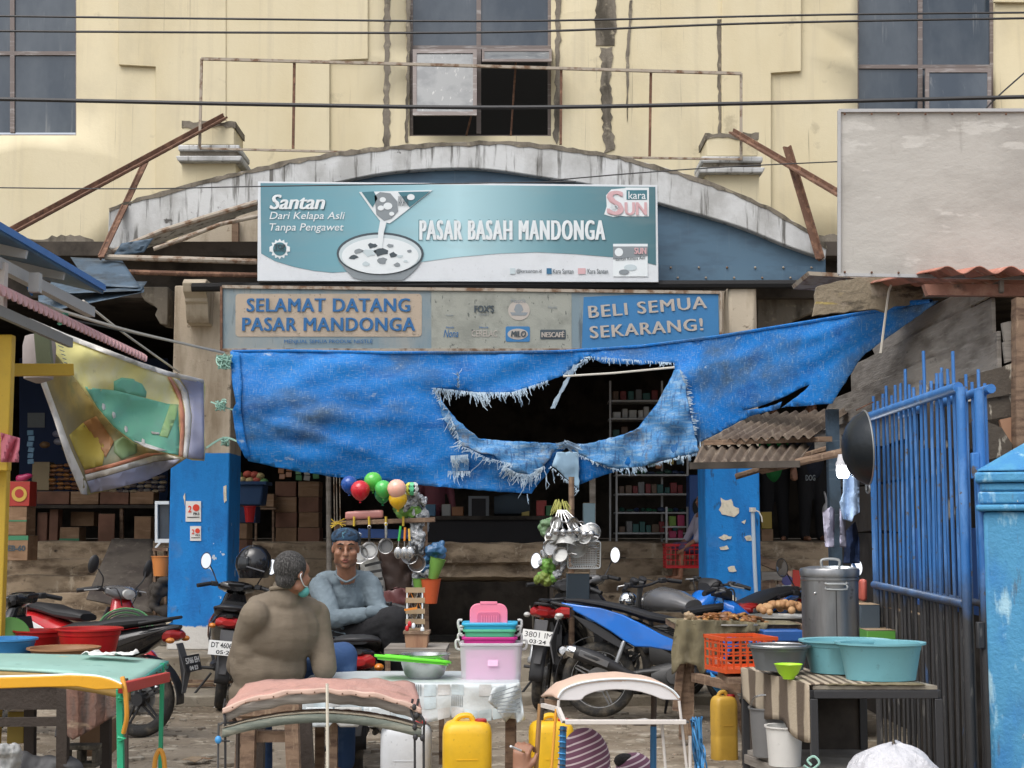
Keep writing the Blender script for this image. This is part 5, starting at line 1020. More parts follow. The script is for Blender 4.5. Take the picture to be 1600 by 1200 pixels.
for n_, c_ in (('cloth_green', (.02, .20, .05)), ('cloth_navy', (.012, .016, .03)), ('cloth_mauve', (.10, .06, .12)), ('cloth_dustypink', (.25, .08, .10)), ('cloth_lightblue', (.32, .43, .60)), ('cloth_lilac', (.42, .40, .50)), ('cloth_white', (.55, .55, .56))): plain(n_, c_, .85, .3, bump=((8, 8, 12), .4))
class Fl(MB):
    def cap(s, a, b, ra, rb=None):
        a = Vector(a); b = Vector(b); rb = ra if rb is None else rb; n = 7
        if (b-a).length < 1e-5: return s.ell(a, ra, n=12, m=8)
        s.tube([a.lerp(b, i/n) for i in range(n+1)], [lerp(ra, rb, i/n) for i in range(n+1)], 14); s.ell(a, ra, n=12, m=8); s.ell(b, rb, n=12, m=8); return s
    def chain(s, pts, rs):
        for a, b, ra, rb in zip(pts, pts[1:], rs, rs[1:]): s.cap(a, b, ra, rb)
        return s
_tx = {}
def fuse(m, name, mt, parent, vox=.01, sm=4, disp=None, **k):
    o = m.build(name, mt, parent, ang=180, **k)
    r = o.modifiers.new('r', 'REMESH'); r.mode = 'VOXEL'; r.voxel_size = vox; r.use_smooth_shade = True
    s = o.modifiers.new('sm', 'SMOOTH'); s.factor = .5; s.iterations = sm
    if disp:
        if disp not in _tx: x = bpy.data.textures.new('folds', 'CLOUDS'); x.noise_scale = disp[0]; x.noise_depth = 2; _tx[disp] = x
        d = o.modifiers.new('d', 'DISPLACE'); d.texture = _tx[disp]; d.strength = disp[1]; d.mid_level = .5; d.texture_coords = 'LOCAL'
    return o
def frame3(f, u=(0, 0, 1)):
    f = Vector(f).normalized(); u = Vector(u); u = (u-f*u.dot(f)).normalized(); s = f.cross(u).normalized()   # s: the person's right
    return f, s, u
def headmesh(m, c, f, u=(0, 0, 1), k=1.0):
    f, s, u = frame3(f, u); c = Vector(c); R = Matrix((s, f, u)).transposed()
    q = lambda a, b, d: c+(s*a+f*b+u*d)*k
    m.ell(q(0, -.012, .03), (.074*k, .092*k, .085*k), R, 18, 12); m.ell(q(0, .022, -.045), (.062*k, .062*k, .062*k), R, 16, 10)
    m.ell(q(0, .062, -.092), (.026*k, .022*k, .020*k), R); m.ell(q(0, .055, .03), (.058*k, .036*k, .045*k), R)
    m.cap(q(0, .088, .012), q(0, .112, -.030), .008*k, .0125*k); m.ell(q(.012, .098, -.034), .009*k); m.ell(q(-.012, .098, -.034), .009*k)
    for g in (-1, 1):
        m.cap(q(.014*g, .089, .028), q(.044*g, .076, .026), .008*k, .006*k); m.ell(q(.042*g, .062, -.022), (.024*k, .024*k, .022*k)); m.ell(q(.045*g, .03, -.06), (.02*k, .03*k, .025*k))
        m.ell(q(.073*g, -.010, -.003), (.009*k, .016*k, .026*k), R @ Matrix.Rotation(-.15*g, 3, 'Z'))
    for g in (-1, 1): m.ell(q(.038*g, .045, -.032), (.030*k, .034*k, .040*k), R); m.ell(q(.046*g, .012, -.066), (.022*k, .034*k, .026*k), R)
    m.cap(q(-.020, .080, -.061), q(.020, .080, -.061), .010*k, .010*k)
    return q
def facebits(par, q, k=1.0, mouth=True, R=None):
    for g in (-1, 1):
        MB().ell(q(.030*g, .0805, .008), (0.0115*k, .005*k, .0042*k), R, 10, 6).build('eye', plain('eye_white', (.16, .13, .11), .4, .1), par)
        MB().ell(q(.030*g, .0855, .008), .0048*k, n=8, m=6).build('iris', plain('iris_dark', (.02, .012, .01), .2, .0), par)
        MB().tube([q(.013*g, .0935, .027), q(.030*g, .092, .034), (q(.048*g, .080, .028))], [.003*k, .0045*k, .002*k], 6).build('eyebrow', 'hairblack', par)
    MB().tube([q(-.022, .083, -.062), q(-.008, .0905, -.057), q(0, .0905, -.0585), q(.008, .0905, -.057), q(.022, .083, -.062)], [.002*k, .0045*k, .004*k, .0045*k, .002*k], 6).build('lips', plain('lip_skin', (.24, .085, .07), .4, .1), par)
    MB().tube([q(-.017, .083, -.070), q(0, .090, -.071), q(.017, .083, -.070)], [.003*k, .0055*k, .003*k], 6).build('lips', 'lip_skin', par)
def hand(m, w, d, n, k=1.0, curl=.5, side=1, spread=.12):
    """palm from wrist w along d, n = back-of-hand normal, fingers curl towards -n; thumb on 'side'"""
    d = Vector(d).normalized(); n = Vector(n); n = (n-d*n.dot(d)).normalized(); s = d.cross(n)*side; w = Vector(w)
    for a in (-.027, -.009, .009, .027): m.cap(w+d*.01*k+s*a*.6*k, w+(d*.085+s*a)*k, .014*k, .0115*k)
    for i, (a, L_) in enumerate(zip((-.030, -.010, .010, .028), (.058, .070, .075, .066))):
        p = w+(d*.085+s*a)*k; an = 0; r = .0095*k; dd = (d+s*a*spread*20).normalized()
        for j, fr in enumerate((.45, .32, .23)):
            an += curl*(.8+.12*i)*(.7 if j == 0 else 1); e = p+(dd*cos(an)-n*sin(an))*L_*fr*1.15*k; m.cap(p, e, r, r*.88); p = e; r *= .88
    p = w+(d*.025+s*.024)*k; e1 = p+(s*.6+d*.75-n*.25).normalized()*.042*k; e2 = e1+(s*.15+d*.95-n*.45).normalized()*.033*k; m.cap(p, e1, .0135*k, .0115*k); m.cap(e1, e2, .011*k, .009*k)
    return m

# --- man in the taupe jersey, back to the camera
V3 = Vector
t = thing('person', 'man with short greying hair in a taupe jersey sitting with his back turned', 'person', P(430, 1105, 7.8))
hd = P(457, 897, 7.80); f1 = V3((.62, .78, -.12))
nk = P(447, 925, 7.80); hip = P(425, 1082, 7.95)
shL, shR = P(398, 962, 7.72), P(492, 962, 7.98); elR = P(507, 1044, 7.90); wrR = P(497, 1018, 8.28); elL = P(372, 1040, 7.95)
b = Fl(); q = headmesh(b, hd, f1, k=1.0); b.cap(nk+V3((0, .05, -.05)), hd+V3((0, .01, -.03)), .056, .056)
b.chain([P(432, 985, 7.88), P(425, 1060, 7.92)], [.10, .10]); b.chain([shR, elR, wrR], [.05, .042, .03]); b.chain([shL, elL, P(420, 1030, 8.3)], [.05, .042, .03])
hd_ = (P(512, 1004, 8.36)-wrR).normalized(); hand(b, wrR, hd_, (-.2, -.5, .8), 1.0, .55, 1); hand(b, P(420, 1030, 8.3), (.3, .6, .2), (0, -.4, 1), 1, .5)
b.chain([hip, P(470, 1040, 8.30), P(535, 1030, 8.40)], [.10, .085, .07]); b.chain([hip, P(400, 1050, 8.4)], [.1, .08]); b.chain([P(535, 1030, 8.40), P(535, 1200, 8.35)], [.06, .05]); b.chain([P(400, 1050, 8.4), P(410, 1200, 8.4)], [.06, .05])
fuse(b, 'body', 'skin', t, .008, 3)
hairm = Fl(); fq, sq, uq = frame3(f1); R = Matrix((sq, fq, uq)).transposed()
hairm.ell(hd+(-fq*.024+uq*.036), (.082, .094, .086), R, 20, 14); hairm.ell(hd+(-fq*.045-uq*.03), (.062, .052, .055), R); hairm.ell(hd+(-fq*.005+sq*.05+uq*.0), (.026, .035, .03), R)
hairm = fuse(hairm, 'hair', 'hair', t, .008, 2)
j = Fl()
j.ell(P(437, 985, 7.86), (.215, .15, .19), Matrix.Rotation(.30, 3, 'Z')); j.ell(P(440, 958, 7.88), (.17, .115, .10), Matrix.Rotation(.3, 3, 'Z'))
j.ell(P(420, 1040, 7.90), (.205, .155, .19), Matrix.Rotation(.25, 3, 'Z')); j.ell(P(415, 1085, 7.92), (.20, .165, .14)); j.ell(P(392, 1010, 7.86), (.10, .12, .16))
j.cap(P(404, 952, 7.80), P(440, 938, 7.84), .075, .07); j.cap(P(440, 938, 7.84), P(482, 955, 7.94), .07, .075); j.cap(P(443, 942, 7.83), P(447, 921, 7.84), .09, .076)
j.chain([shR, elR+V3((.0, 0, 0)), wrR], [.082, .066, .045]); j.chain([shL, elL, P(420, 1030, 8.3)], [.08, .066, .05])
rs = random.Random(4)
fuse(j, 'jersey', 'taupe', t, .0085, 7, disp=(.13, .010))
m = MB().tube(spline([P(423, 920, 7.80), P(446, 917, 7.745), P(468, 920, 7.83)], 5), .012, 8); m.build('collar', 'taupe', t)
fuse(Fl().chain([hip+V3((.02, .05, .03)), P(480, 1038, 8.28), P(536, 1026, 8.38)], [.13, .10, .085]).chain([P(536, 1026, 8.38), P(538, 1190, 8.35)], [.08, .06]).chain([hip, P(400, 1050, 8.4), P(408, 1200, 8.4)], [.12, .09, .065]), 'jeans', 'denim', t, .012, 3)
MB().tube(spline([q(.074, .0, .01), q(.083, -.02, -.012), q(.074, .02, -.055), q(.05, .07, -.06)], 5), .003, 5).build('mask_strap', 'print_white', t)
m = Fl(); m.ell(q(.035, .055, -.085), (.038, .03, .032), R); fuse(m, 'face_mask', plain('mask_green', (.10, .38, .36), .7), t, .006, 2)
t2 = thing('bundle', 'small dark red knotted bundle held by the man in the taupe jersey', 'bundle', P(488, 1012, 8.3))
m = Fl(); [m.ell(P(488+rs.uniform(-10, 12), 1004+rs.uniform(-8, 10), 8.32+rs.uniform(-.02, .03)), rs.uniform(.016, .028)) for _ in range(14)]; fuse(m, 'cloth_lump', plain('dark_red', (.07, .018, .014), .7), t2, .006, 1)
t2 = thing('stool', 'rough low wooden stool under the man in the taupe jersey', 'stool', P(420, 1105, 7.9)-V3((0, 0, .4)))
sx, sy = hip.x, 7.95; sz = P(425, 1118, 7.95).z
MB().bb(sx-.2, sx+.2, sy-.15, sy+.15, sz-.03, sz).build('seat', 'wood', t2, bevel=.004)
for a in (-.16, .16):
    for b_ in (-.11, .11): MB().beam((sx+a, sy+b_, 0), (sx+a*.9, sy+b_*.9, sz-.03), .04, .04).build('leg', 'wood', t2)

# --- man in the grey shirt sitting sideways on the scooter, face to the camera
t = thing('person', 'man in blue grey long sleeved shirt and dark blue patterned cap looking at camera', 'person', P(515, 1010, 9.7))
hd = P(540, 858, 9.62); f2 = V3((.12, -1, -.02)); k = 1.12
nk = P(541, 893, 9.66); shA = P(500, 918, 9.62); shB = P(578, 916, 9.74); elA = P(520, 968, 9.42); wrA = P(592, 956, 9.32); elB = P(592, 955, 9.66); wrB = P(606, 957, 9.42)
hipp = P(520, 1004, 9.75)
b = Fl(); q = headmesh(b, hd, f2, k=k); fq, sq, uq = frame3(f2); R = Matrix((sq, fq, uq)).transposed()
b.cap(nk+V3((0, .03, -.05)), hd+V3((0, .02, -.03)), .066, .058); b.chain([P(535, 935, 9.80), hipp], [.09, .09]); b.chain([shA, elA, wrA], [.05, .04, .03]); b.chain([shB, elB, wrB], [.05, .04, .03])
kA = P(618, 970, 9.25); kB = P(630, 985, 9.62)
b.chain([hipp, kA, P(612, 1085, 9.35)], [.1, .07, .045]); b.chain([hipp, kB, P(585, 1120, 9.7)], [.1, .07, .045])
hand(b, wrA, (.55, -.1, -.75), (.5, -.6, .3), 1.0, .25, -1); hand(b, wrB, (.6, -.2, -.6), (.4, -.6, .4), 1, .4, 1)
fuse(b, 'body', 'skin', t, .0065, 4); facebits(t, q, k, R=R)
cp = Fl(); cp.ell(hd+fq*-.012+uq*.078, (.097, .112, .062), R, 22, 14); cp.ell(hd+fq*-.048+uq*.025, (.090, .075, .075), R); cp.ell(hd+fq*-.002+uq*.062, (.098, .106, .020), R)
fuse(cp, 'cap', 'beanie', t, .007, 2)
s_ = Fl(); s_.ell(P(534, 938, 9.76), (.18, .155, .17)); s_.ell(P(520, 975, 9.76), (.175, .17, .17)); s_.ell(P(514, 1000, 9.76), (.175, .16, .11)); s_.cap(P(510, 912, 9.70), P(570, 910, 9.76), .085, .080); s_.cap(P(541, 905, 9.72), P(541, 893, 9.69), .09, .068)
s_.chain([shA, elA, wrA-V3((.0, 0, 0))], [.076, .060, .036]); s_.chain([shB, elB, wrB], [.078, .058, .036]); s_.ell(P(492, 1000, 9.7), (.07, .1, .12))
for k2 in range(8): y = 930+k2*9; s_.chain([P(500+k2*2, y, 9.585-.03*k2*.2), P(516+k2*4, y+7, 9.55-.02*k2)], [.004, .008])
for k2 in range(6): s_.chain([P(480+k2*2, 958+k2*9, 9.66), P(505+k2*2, 968+k2*9, 9.63)], [.004, .009])
for k2 in range(5): x = 532+k2*11; s_.chain([P(x, 958-k2*1.5, 9.40), P(x+7, 974-k2*3.5, 9.375)], [.005, .008])
fuse(s_, 'shirt', 'greyknit', t, .0075, 3, disp=(.06, .018))
MB().tube(spline([P(523, 897, 9.62), P(541, 909, 9.575), P(560, 898, 9.62)], 5), .007, 6).build('neckline', 'greyknit', t)
MB().text('Casual', 536, 910, 556, 918, 9.60, 0).build('chest_print', 'print_dark', t)
gl = Fl(); hand(gl, wrA-V3((0, 0, 0)), (.55, -.1, -.75), (.5, -.6, .3), 1.13, .25, -1); gl.cap(wrA-V3((.05, 0, 0)), wrA, .04, .036); fuse(gl, 'glove', 'greyknit', t, .0065, 1)
tr = Fl().chain([hipp, kA, P(612, 1085, 9.35)], [.14, .095, .065]).chain([hipp, kB, P(585, 1120, 9.7)], [.14, .10, .07]); tr.ell(P(560, 985, 9.6), (.16, .14, .12)); fuse(tr, 'trousers', 'blackcloth', t, .011, 3, disp=(.10, .025))
MB().beam(P(516, 991, 9.575), P(540, 987, 9.55), .006, .010).build('piping', 'print_white', t)
for p in (P(612, 1095, 9.33), P(585, 1130, 9.68)): fuse(Fl().cap(p, p+V3((.12, -.04, -.02)), .045, .035), 'shoe', 'bike_plastic', t, .01, 2)

# --- background figures
def figure(label, x, y, z, h, yaw, shirt, trousers, hair='hairblack', pose='stand', arm=None, veil=None, sleeve=True):
    t = thing('person', label, 'person', (x, y, z)); Rz = Matrix.Rotation(yaw, 3, 'Z'); o = V3((x, y, z)); K = h/1.7
    w = lambda a, b_, c: o+Rz @ (V3((b_, -a, c))*K)         # a forward (towards -Y at yaw 0), b side, c up
    f = Rz @ V3((0, -1, 0)); sit = pose == 'sit'; dz = -.80 if sit else 0
    hip_ = .50 if sit else .92
    sh = hip_+.50; hdc = hip_+.72
    b = Fl(); q = headmesh(b, w(.02, 0, hdc), f, k=K); b.cap(w(0, 0, hip_+.55), w(.01, 0, hdc-.05), .055*K, .05*K); b.chain([w(0, 0, hip_), w(0, 0, sh-.05)], [.12*K, .13*K])
    arms = arm or [[(.02, .24, hip_+.24), (.12, .25, hip_+.02)], [(.02, -.24, hip_+.24), (.12, -.25, hip_+.02)]]
    for g, (e, ha) in zip((1, -1), arms): b.chain([w(0, .19*g, sh-.03), w(*e), w(*ha)], [.05*K, .04*K, .028*K]); hand(b, w(*ha), w(*ha)-w(*e), f, K, .3, -g)
    if sit: legs = [[(.42, .1*g, .50), (.45, .1*g, .06)] for g in (1, -1)]
    else: legs = [[(.02, .1*g, .48), (0, .11*g, .07)] for g in (1, -1)]
    for g, (kn, an) in zip((1, -1), legs): b.chain([w(0, .09*g, hip_), w(*kn), w(*an)], [.085*K, .06*K, .04*K]); b.cap(w(*an)+V3((0, 0, -.03*K)), w(an[0]+.14, an[1], .03), .035*K, .03*K)
    fuse(b, 'body', 'skin', t, .012, 2); facebits(t, q, K)
    s_ = Fl().chain([w(0, 0, hip_-.02), w(0, 0, sh-.12)], [.155*K, .155*K]); s_.cap(w(0, -.15, sh-.05), w(0, .15, sh-.05), .075*K, .075*K)
    for g, (e, ha) in zip((1, -1), arms): s_.chain([w(0, .19*g, sh-.03), w(*e)] if not sleeve else [w(0, .19*g, sh-.03), w(*e), w(*ha)], [.07*K, .058*K] if not sleeve else [.07*K, .056*K, .04*K])
    fuse(s_, 'shirt', shirt, t, .014, 3)
    tr = Fl()
    for g, (kn, an) in zip((1, -1), legs): tr.chain([w(0, .09*g, hip_-.02), w(*kn)]+([] if pose == 'sit' and h < 1.4 else [w(*an)]), [.115*K, .085*K]+([] if pose == 'sit' and h < 1.4 else [.065*K]))
    fuse(tr, 'trousers', trousers, t, .014, 3)
    fq, sq, uq = frame3(f); R = Matrix((sq, fq, uq)).transposed(); hm = Fl(); c = w(.02, 0, hdc)
    if veil: hm.ell(c+(-fq*.015+uq*.03)*K, (.095*K, .105*K, .11*K), R); hm.ell(c+(-fq*.03-uq*.12)*K, (.12*K, .12*K, .12*K), R); fuse(hm, 'headscarf', veil, t, .012, 2)
    else: hm.ell(c+(-fq*.026+uq*.038)*K, (.083*K, .092*K, .085*K), R); fuse(hm, 'hair', hair, t, .01, 2)
    return t
x_ = lambda px, Y, z=1.5: PX(px, Y, z)
figure('woman in dusty pink headscarf sitting in the dark stall right of the balloons', x_(678, 19.0), 19.0, 1.30, 1.55, .3, 'cloth_dustypink', 'cloth_dustypink', pose='sit', veil='cloth_dustypink')
figure('standing customer in black shirt with small print holding a white bag', x_(1270, 18.7), 18.7, PT, 1.72, .2, 'cloth_navy', 'blackcloth', arm=[[(.05, .27, 1.15), (.18, .33, .92)], [(.02, -.26, 1.15), (.1, -.27, .9)]], sleeve=False)
figure('standing seller in a green apron behind the right blue column', x_(1212, 19.0), 19.0, PT, 1.66, -.3, 'cloth_green', 'blackcloth', sleeve=False)
figure('boy in white and mauve shirt sitting on the steps beside the red plastic basket', x_(1101, 16.85), 16.95, .95, 1.25, -1.25, 'cloth_lilac', 'cloth_mauve', pose='sit', sleeve=False, arm=[[(.22, .2, .62), (.40, .16, .50)], [(.2, -.2, .62), (.38, -.16, .48)]])
m = Fl(); m.ell(P(1292, 800, 18.3), (.06, .05, .12)); m.cap(P(1292, 785, 18.3), P(1288, 768, 18.35), .02, .012); o = fuse(m, 'carrier_bag', 'cloth_white', None, .012, 2); tag(o, 'small white carrier bag in the hand of the customer in black', 'bag')
MB().text('DOG', 1259, 742, 1274, 751, 18.52, .02).build('shirt_print', 'print_grey', [o for o in bpy.data.objects if o.get('label', '').startswith('standing customer')][0])

# --- seated person in the striped headscarf, hand raised with a cigarette
st_m = mat('striped_purple_scarf', (.17, .07, .115), .85, bump=(120, .15)); nt_ = st_m.node_tree; N = nt_.nodes; L = nt_.links
w_ = N.new('ShaderNodeTexWave'); w_.wave_type = 'BANDS'; w_.bands_direction = 'Z'; w_.inputs['Scale'].default_value = 14.5; w_.inputs['Distortion'].default_value = 2.2; w_.inputs['Detail'].default_value = 0; w_.inputs['Detail Scale'].default_value = .35
tc = [n for n in N if n.type == 'TEX_COORD'][0]; mp = N.new('ShaderNodeMapping'); mp.inputs['Rotation'].default_value = (0, .35, 0); L.new(tc.outputs['Object'], mp.inputs[0]); L.new(mp.outputs[0], w_.inputs['Vector'])
mr = N.new('ShaderNodeMapRange'); mr.inputs[1].default_value = .80; mr.inputs[2].default_value = .86; L.new(w_.outputs['Fac'], mr.inputs[0]); mx = N.new('ShaderNodeMixRGB'); mx.inputs[1].default_value = (.17, .07, .115, 1); mx.inputs[2].default_value = (.60, .50, .52, 1); L.new(mr.outputs[0], mx.inputs[0]); L.new(mx.outputs[0], N['Principled BSDF'].inputs['Base Color'])
M['stripe'] = st_m
Yw = 5.7
t = thing('person', 'seated person in purple white-striped headscarf, one hand raised with a cigarette', 'person', P(915, 1500, Yw))
hd = P(912, 1190, Yw); b = Fl(); f3 = V3((-.5, .8, -.1)); headmesh(b, hd, f3, k=.95); b.chain([hd+V3((0, 0, -.05)), hd+V3((0, .02, -.22)), hd+V3((0, .05, -.55))], [.055, .06, .14])
wr = P(812, 1212, 5.55); b.chain([hd+V3((-.16, .02, -.24)), P(800, 1420, 5.6), wr], [.05, .045, .028]); b.chain([hd+V3((.16, .02, -.24)), P(1000, 1420, 5.6), P(960, 1440, 5.4)], [.05, .045, .03])
hand(b, wr, (.10, .1, 1), (-.35, -.85, 0), .95, .85, 1); b.chain([hd+V3((0, .05, -.5)), P(880, 1480, 6.1), P(880, 1700, 6.2)], [.13, .09, .05]); b.chain([hd+V3((0, .05, -.5)), P(960, 1480, 6.1), P(960, 1700, 6.2)], [.13, .09, .05])
fuse(b, 'body', 'skin', t, .006, 2)
s_ = Fl(); s_.ell(hd+V3((.005, .0, .0)), (.098, .115, .128)); s_.ell(hd+V3((.02, .01, -.12)), (.125, .13, .13)); s_.ell(hd+V3((.035, -.05, -.08)), (.085, .07, .10)); s_.chain([hd+V3((-.06, -.07, .07)), hd+V3((.02, -.11, -.05)), hd+V3((.05, -.12, -.2))], [.012, .016, .014]); s_.chain([hd+V3((.06, -.05, .06)), hd+V3((.09, -.07, -.05)), hd+V3((.09, -.09, -.2))], [.012, .014, .014])
fuse(s_, 'headscarf', 'stripe', t, .008, 3)
fuse(Fl().chain([hd+V3((0, .03, -.28)), hd+V3((0, .05, -.55))], [.17, .17]), 'blouse', 'cloth_mauve', t, .014, 2)
c = thing('cigarette', 'white cigarette between raised fingers behind the white arched cart cover', 'cigarette', P(806, 1168, 5.5))
MB().tube([P(798, 1166, 5.45), P(814, 1173, 5.52)], .0042, 8).build('paper_tube', 'print_white', c); MB().tube([P(814, 1173, 5.52), P(819, 1175, 5.54)], .0043, 8).build('filter', plain('filter_tan', (.5, .28, .12), .7), c)
t = thing('person', 'child with dark hair and striped scarf low behind the white arched cart cover', 'person', P(985, 1500, 5.9))
hd = P(990, 1222, 5.9); b = Fl(); headmesh(b, hd, (.3, .9, 0), k=.85); b.chain([hd+V3((0, 0, -.05)), hd+V3((0, .02, -.2)), hd+V3((0, .03, -.5))], [.045, .05, .12])
for g in (-1, 1): b.chain([hd+V3((.12*g, .02, -.22)), hd+V3((.15*g, .0, -.42)), hd+V3((.08*g, .15, -.48))], [.04, .032, .024]); b.chain([hd+V3((.06*g, .03, -.5)), hd+V3((.08*g, .3, -.5)), hd+V3((.08*g, .3, -.8))], [.08, .06, .04])
fuse(b, 'body', 'skin', t, .01, 2); s_ = Fl(); s_.ell(hd+V3((.005, 0, .02)), (.085, .095, .095)); s_.ell(hd+V3((0, 0, -.12)), (.10, .10, .1)); fuse(s_, 'headscarf', 'stripe', t, .008, 2)
s_ = Fl(); s_.ell(hd+V3((-.035, -.02, .085)), (.045, .03, .03)); fuse(s_, 'hair_bun', 'hairblack', t, .006, 2)
fuse(Fl().chain([hd+V3((0, .02, -.22)), hd+V3((0, .03, -.5))], [.14, .15]), 'blouse', 'cloth_mauve', t, .014, 2)
# ---------------------------------------------------------------- goods in the market hall
random.seed(33)
M['carton'] = mat('brown_cardboard', (.27, .165, .095), .85, layers=[Ly((.19, .11, .06), 3, .45, .65), Ly((.34, .22, .14), (2, 2, 20), .55, .7)], bump=(20, .15))
M['carton2'] = mat('reddish_cardboard', (.20, .10, .065), .85, layers=[Ly((.14, .07, .045), 3, .45, .65)], bump=(20, .15))
plain('tape', (.36, .26, .16), .4, .2)
def boxpx(x0, y0, x1, y1, Y, d=.3, rz=0, label='', mt='carton', name='carton', cat='box', band=None, text=None, group=None):
    a = P(x0, y1, Y); c_ = P(x1, y0, Y); w = c_.x-a.x; h = c_.z-a.z; cx = (a.x+c_.x)/2
    t = thing(name, label, cat, (cx, Y+d/2, a.z), rz, group)
    MB().box((0, 0, h/2), (w, d, h)).build('box', mt, t, world=False, bevel=.006)
    MB().bb(-w*.5-.001, w*.5+.001, -d*.5-.002, d*.5+.001, h+.0005, h+.002).build('flap_seam', 'tape', t, world=False)
    if band: MB().bb(-w*.5-.0015, w*.5+.0015, -d*.5-.003, -d*.5+.02, h*band[0], h*band[1]).build('printed_band', band[2], t, world=False)
    if text:
        v, f = text_mesh(text, .04); MB().add([(-w*.4+a_*w*.8, -d/2-.004-c2*.001, h*.38+b_*h*.24) for a_, b_, c2 in v], f).build('lettering', 'print_dark', t, world=False, smooth=False)
    return t
plain('green_print', (.04, .20, .10), .6, .3)
boxpx(8, 837, 44, 876, 16.45, .35, .0, 'cardboard carton with green band lettered EB-60 on the left steps', band=(.82, 1.0, 'green_print'), text='EB-60')
boxpx(8, 792, 41, 836, 16.45, .35, .04, 'pale cardboard carton stacked over the carton lettered EB-60', band=(.48, .53, 'green_print'))
t = boxpx(13, 752, 47, 791, 16.5, .25, 0, 'red and yellow snack box on top of the two left cartons', mt=plain('snack_red', (.38, .03, .02), .5, .3))
MB().poly(el(30, 772, 12, 12, 16.49, 18), 16.49, .002).build('printed_disc', plain('snack_yellow', (.55, .36, .06), .5, .2), t); MB().poly(el(30, 771, 7, 7, 16.49, 16), 16.487, .002).build('printed_disc', 'snack_red', t)
m = Fl(); [m.ell(P(rnd(18, 46), rnd(742, 750), 16.6), (.06, .05, .03)) for _ in range(7)]; o = fuse(m, 'packet_bag', plain('magenta_pack', (.34, .02, .09), .4), None, .02, 1); tag(o, 'crumpled magenta packet bag on the red snack box', 'bag')
SH = 18.7
for a in ((57, 822, 74, 848), (76, 796, 92, 848), (93, 824, 125, 848), (208, 808, 236, 848), (200, 824, 207, 848)):
    pass
boxpx(93, 824, 124, 848, SH, .3, 0, 'small carton with green base on the deck under the left shelf', band=(0, .28, 'green_print'))
boxpx(76, 796, 91, 848, SH+.1, .2, 0, 'tall narrow reddish carton on the deck at left', 'carton2'); boxpx(57, 801, 74, 848, SH+.1, .2, 0, 'low dull carton beside the tall narrow reddish one', 'carton2')
boxpx(152, 803, 178, 848, SH-.2, .08, .25, 'flat pinkish board carton leaning on the deck under the left shelf', 'carton2'); boxpx(209, 807, 236, 848, SH-.1, .3, 0, 'ochre carton on the deck left of the white cabinet'); boxpx(110, 800, 147, 822, SH+.4, .3, 0, 'dim greenish carton behind the small carton with green base')
t = thing('goods_shelf', 'long dark shelf carrying packets and cartons in the left stall', 'shelf', P(145, 848, SH+.3))
MB().poly([(45, 789), (262, 789), (262, 794), (45, 794)], SH-.05, .5).build('board', 'darkwall', t)
for x in (48, 187, 260): MB().poly([(x, 794), (x+5, 794), (x+5, 848), (x, 848)], SH, .06).build('upright', 'wood', t)
MB().poly([(30, 560), (262, 560), (262, 790), (30, 790)], SH+.9, .04).build('back_panel', plain('navy_board', (.008, .022, .07), .8, .3), t)
for i, (a, b) in enumerate(((57, 108), (110, 154), (156, 201), (203, 240))): boxpx(a, 768, b, 788, SH, .3, 0, 'long brown carton on the left shelf, number %s from the left' % ['one', 'two', 'three', 'four'][i], 'carton2' if i % 2 == 0 else 'carton', group='cartons on the left shelf')
boxpx(49, 722, 78, 766, SH+.05, .2, 0, 'tan wrapped parcel standing on the shelf cartons', mt=plain('parcel', (.26, .20, .11), .6, .4), name='parcel')
for lb, xs, cols in (('rows of brown and orange snack packets on the left shelf', (82, 128, 724, 766), ((.22, .10, .04), (.30, .13, .03), (.14, .06, .03))), ('clear bags of small goods at the right end of the left shelf', (175, 258, 742, 768), ((.20, .18, .16), (.28, .22, .14), (.10, .08, .08)))):
    t = thing('packet_row', lb, 'packets', P((xs[0]+xs[1])/2, xs[3], SH)); k = 0
    for yy in range(xs[2], xs[3], 7):
        for xx in range(xs[0], xs[1], 11):
            m = MB(); m.ell(P(xx+rnd(0, 3), yy+4+rnd(-1, 1), SH+.03), (.055, .05, .026), n=8, m=5); k += 1; m.build('packet', plain('pk%d%d' % (xs[0], k % 3), cols[k % 3], .35, .3), t)
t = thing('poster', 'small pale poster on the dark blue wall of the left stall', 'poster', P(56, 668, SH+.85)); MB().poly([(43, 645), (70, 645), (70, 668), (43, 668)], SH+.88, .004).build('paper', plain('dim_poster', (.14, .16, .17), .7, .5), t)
for i, (x, y) in enumerate(((70, 695), (92, 690), (90, 678), (104, 700))): solo(MB().ell(P(x, y, SH+.3), (.07, .05, .045), n=10, m=7), 'hanging_goods', plain('hang%d' % i, [(.16, .09, .04), (.22, .22, .26), (.18, .18, .24), (.1, .08, .06)][i], .6, .4), ['brownish goods bundle dangling in the dark left stall', 'pale grey goods bag dangling in the dark left stall', 'upper grey goods bag dangling in the dark left stall', 'small dim bundle right of the pale grey bag'][i], 'goods')
t = thing('display_cabinet', 'white framed glass display cabinet against the left column', 'cabinet', P(252, 847, 15.9))
for pl in ([(242, 783), (264, 783), (264, 788), (242, 788)], [(242, 788), (246, 788), (246, 842), (242, 842)], [(242, 842), (264, 842), (264, 848), (242, 848)]): MB().poly(pl, 15.8, .3).build('frame', 'print_white', t)
MB().poly([(246, 788), (264, 788), (264, 842), (246, 842)], 15.85, .2).build('glass', 'glass', t)
MB().poly([(238, 856), (262, 856), (262, 861), (238, 861)], 15.75, .4).build('stand_top', 'wood', t)
for x in (239, 256): MB().poly([(x, 861), (x+4, 861), (x+4, 1000), (x, 1000)], 15.8, .06).build('stand_leg', 'wood', t)
for y in (849, ): MB().beam(P(243, 856, 15.8), P(250, 848, 15.8), .02, .02).build('strut', 'print_white', t)
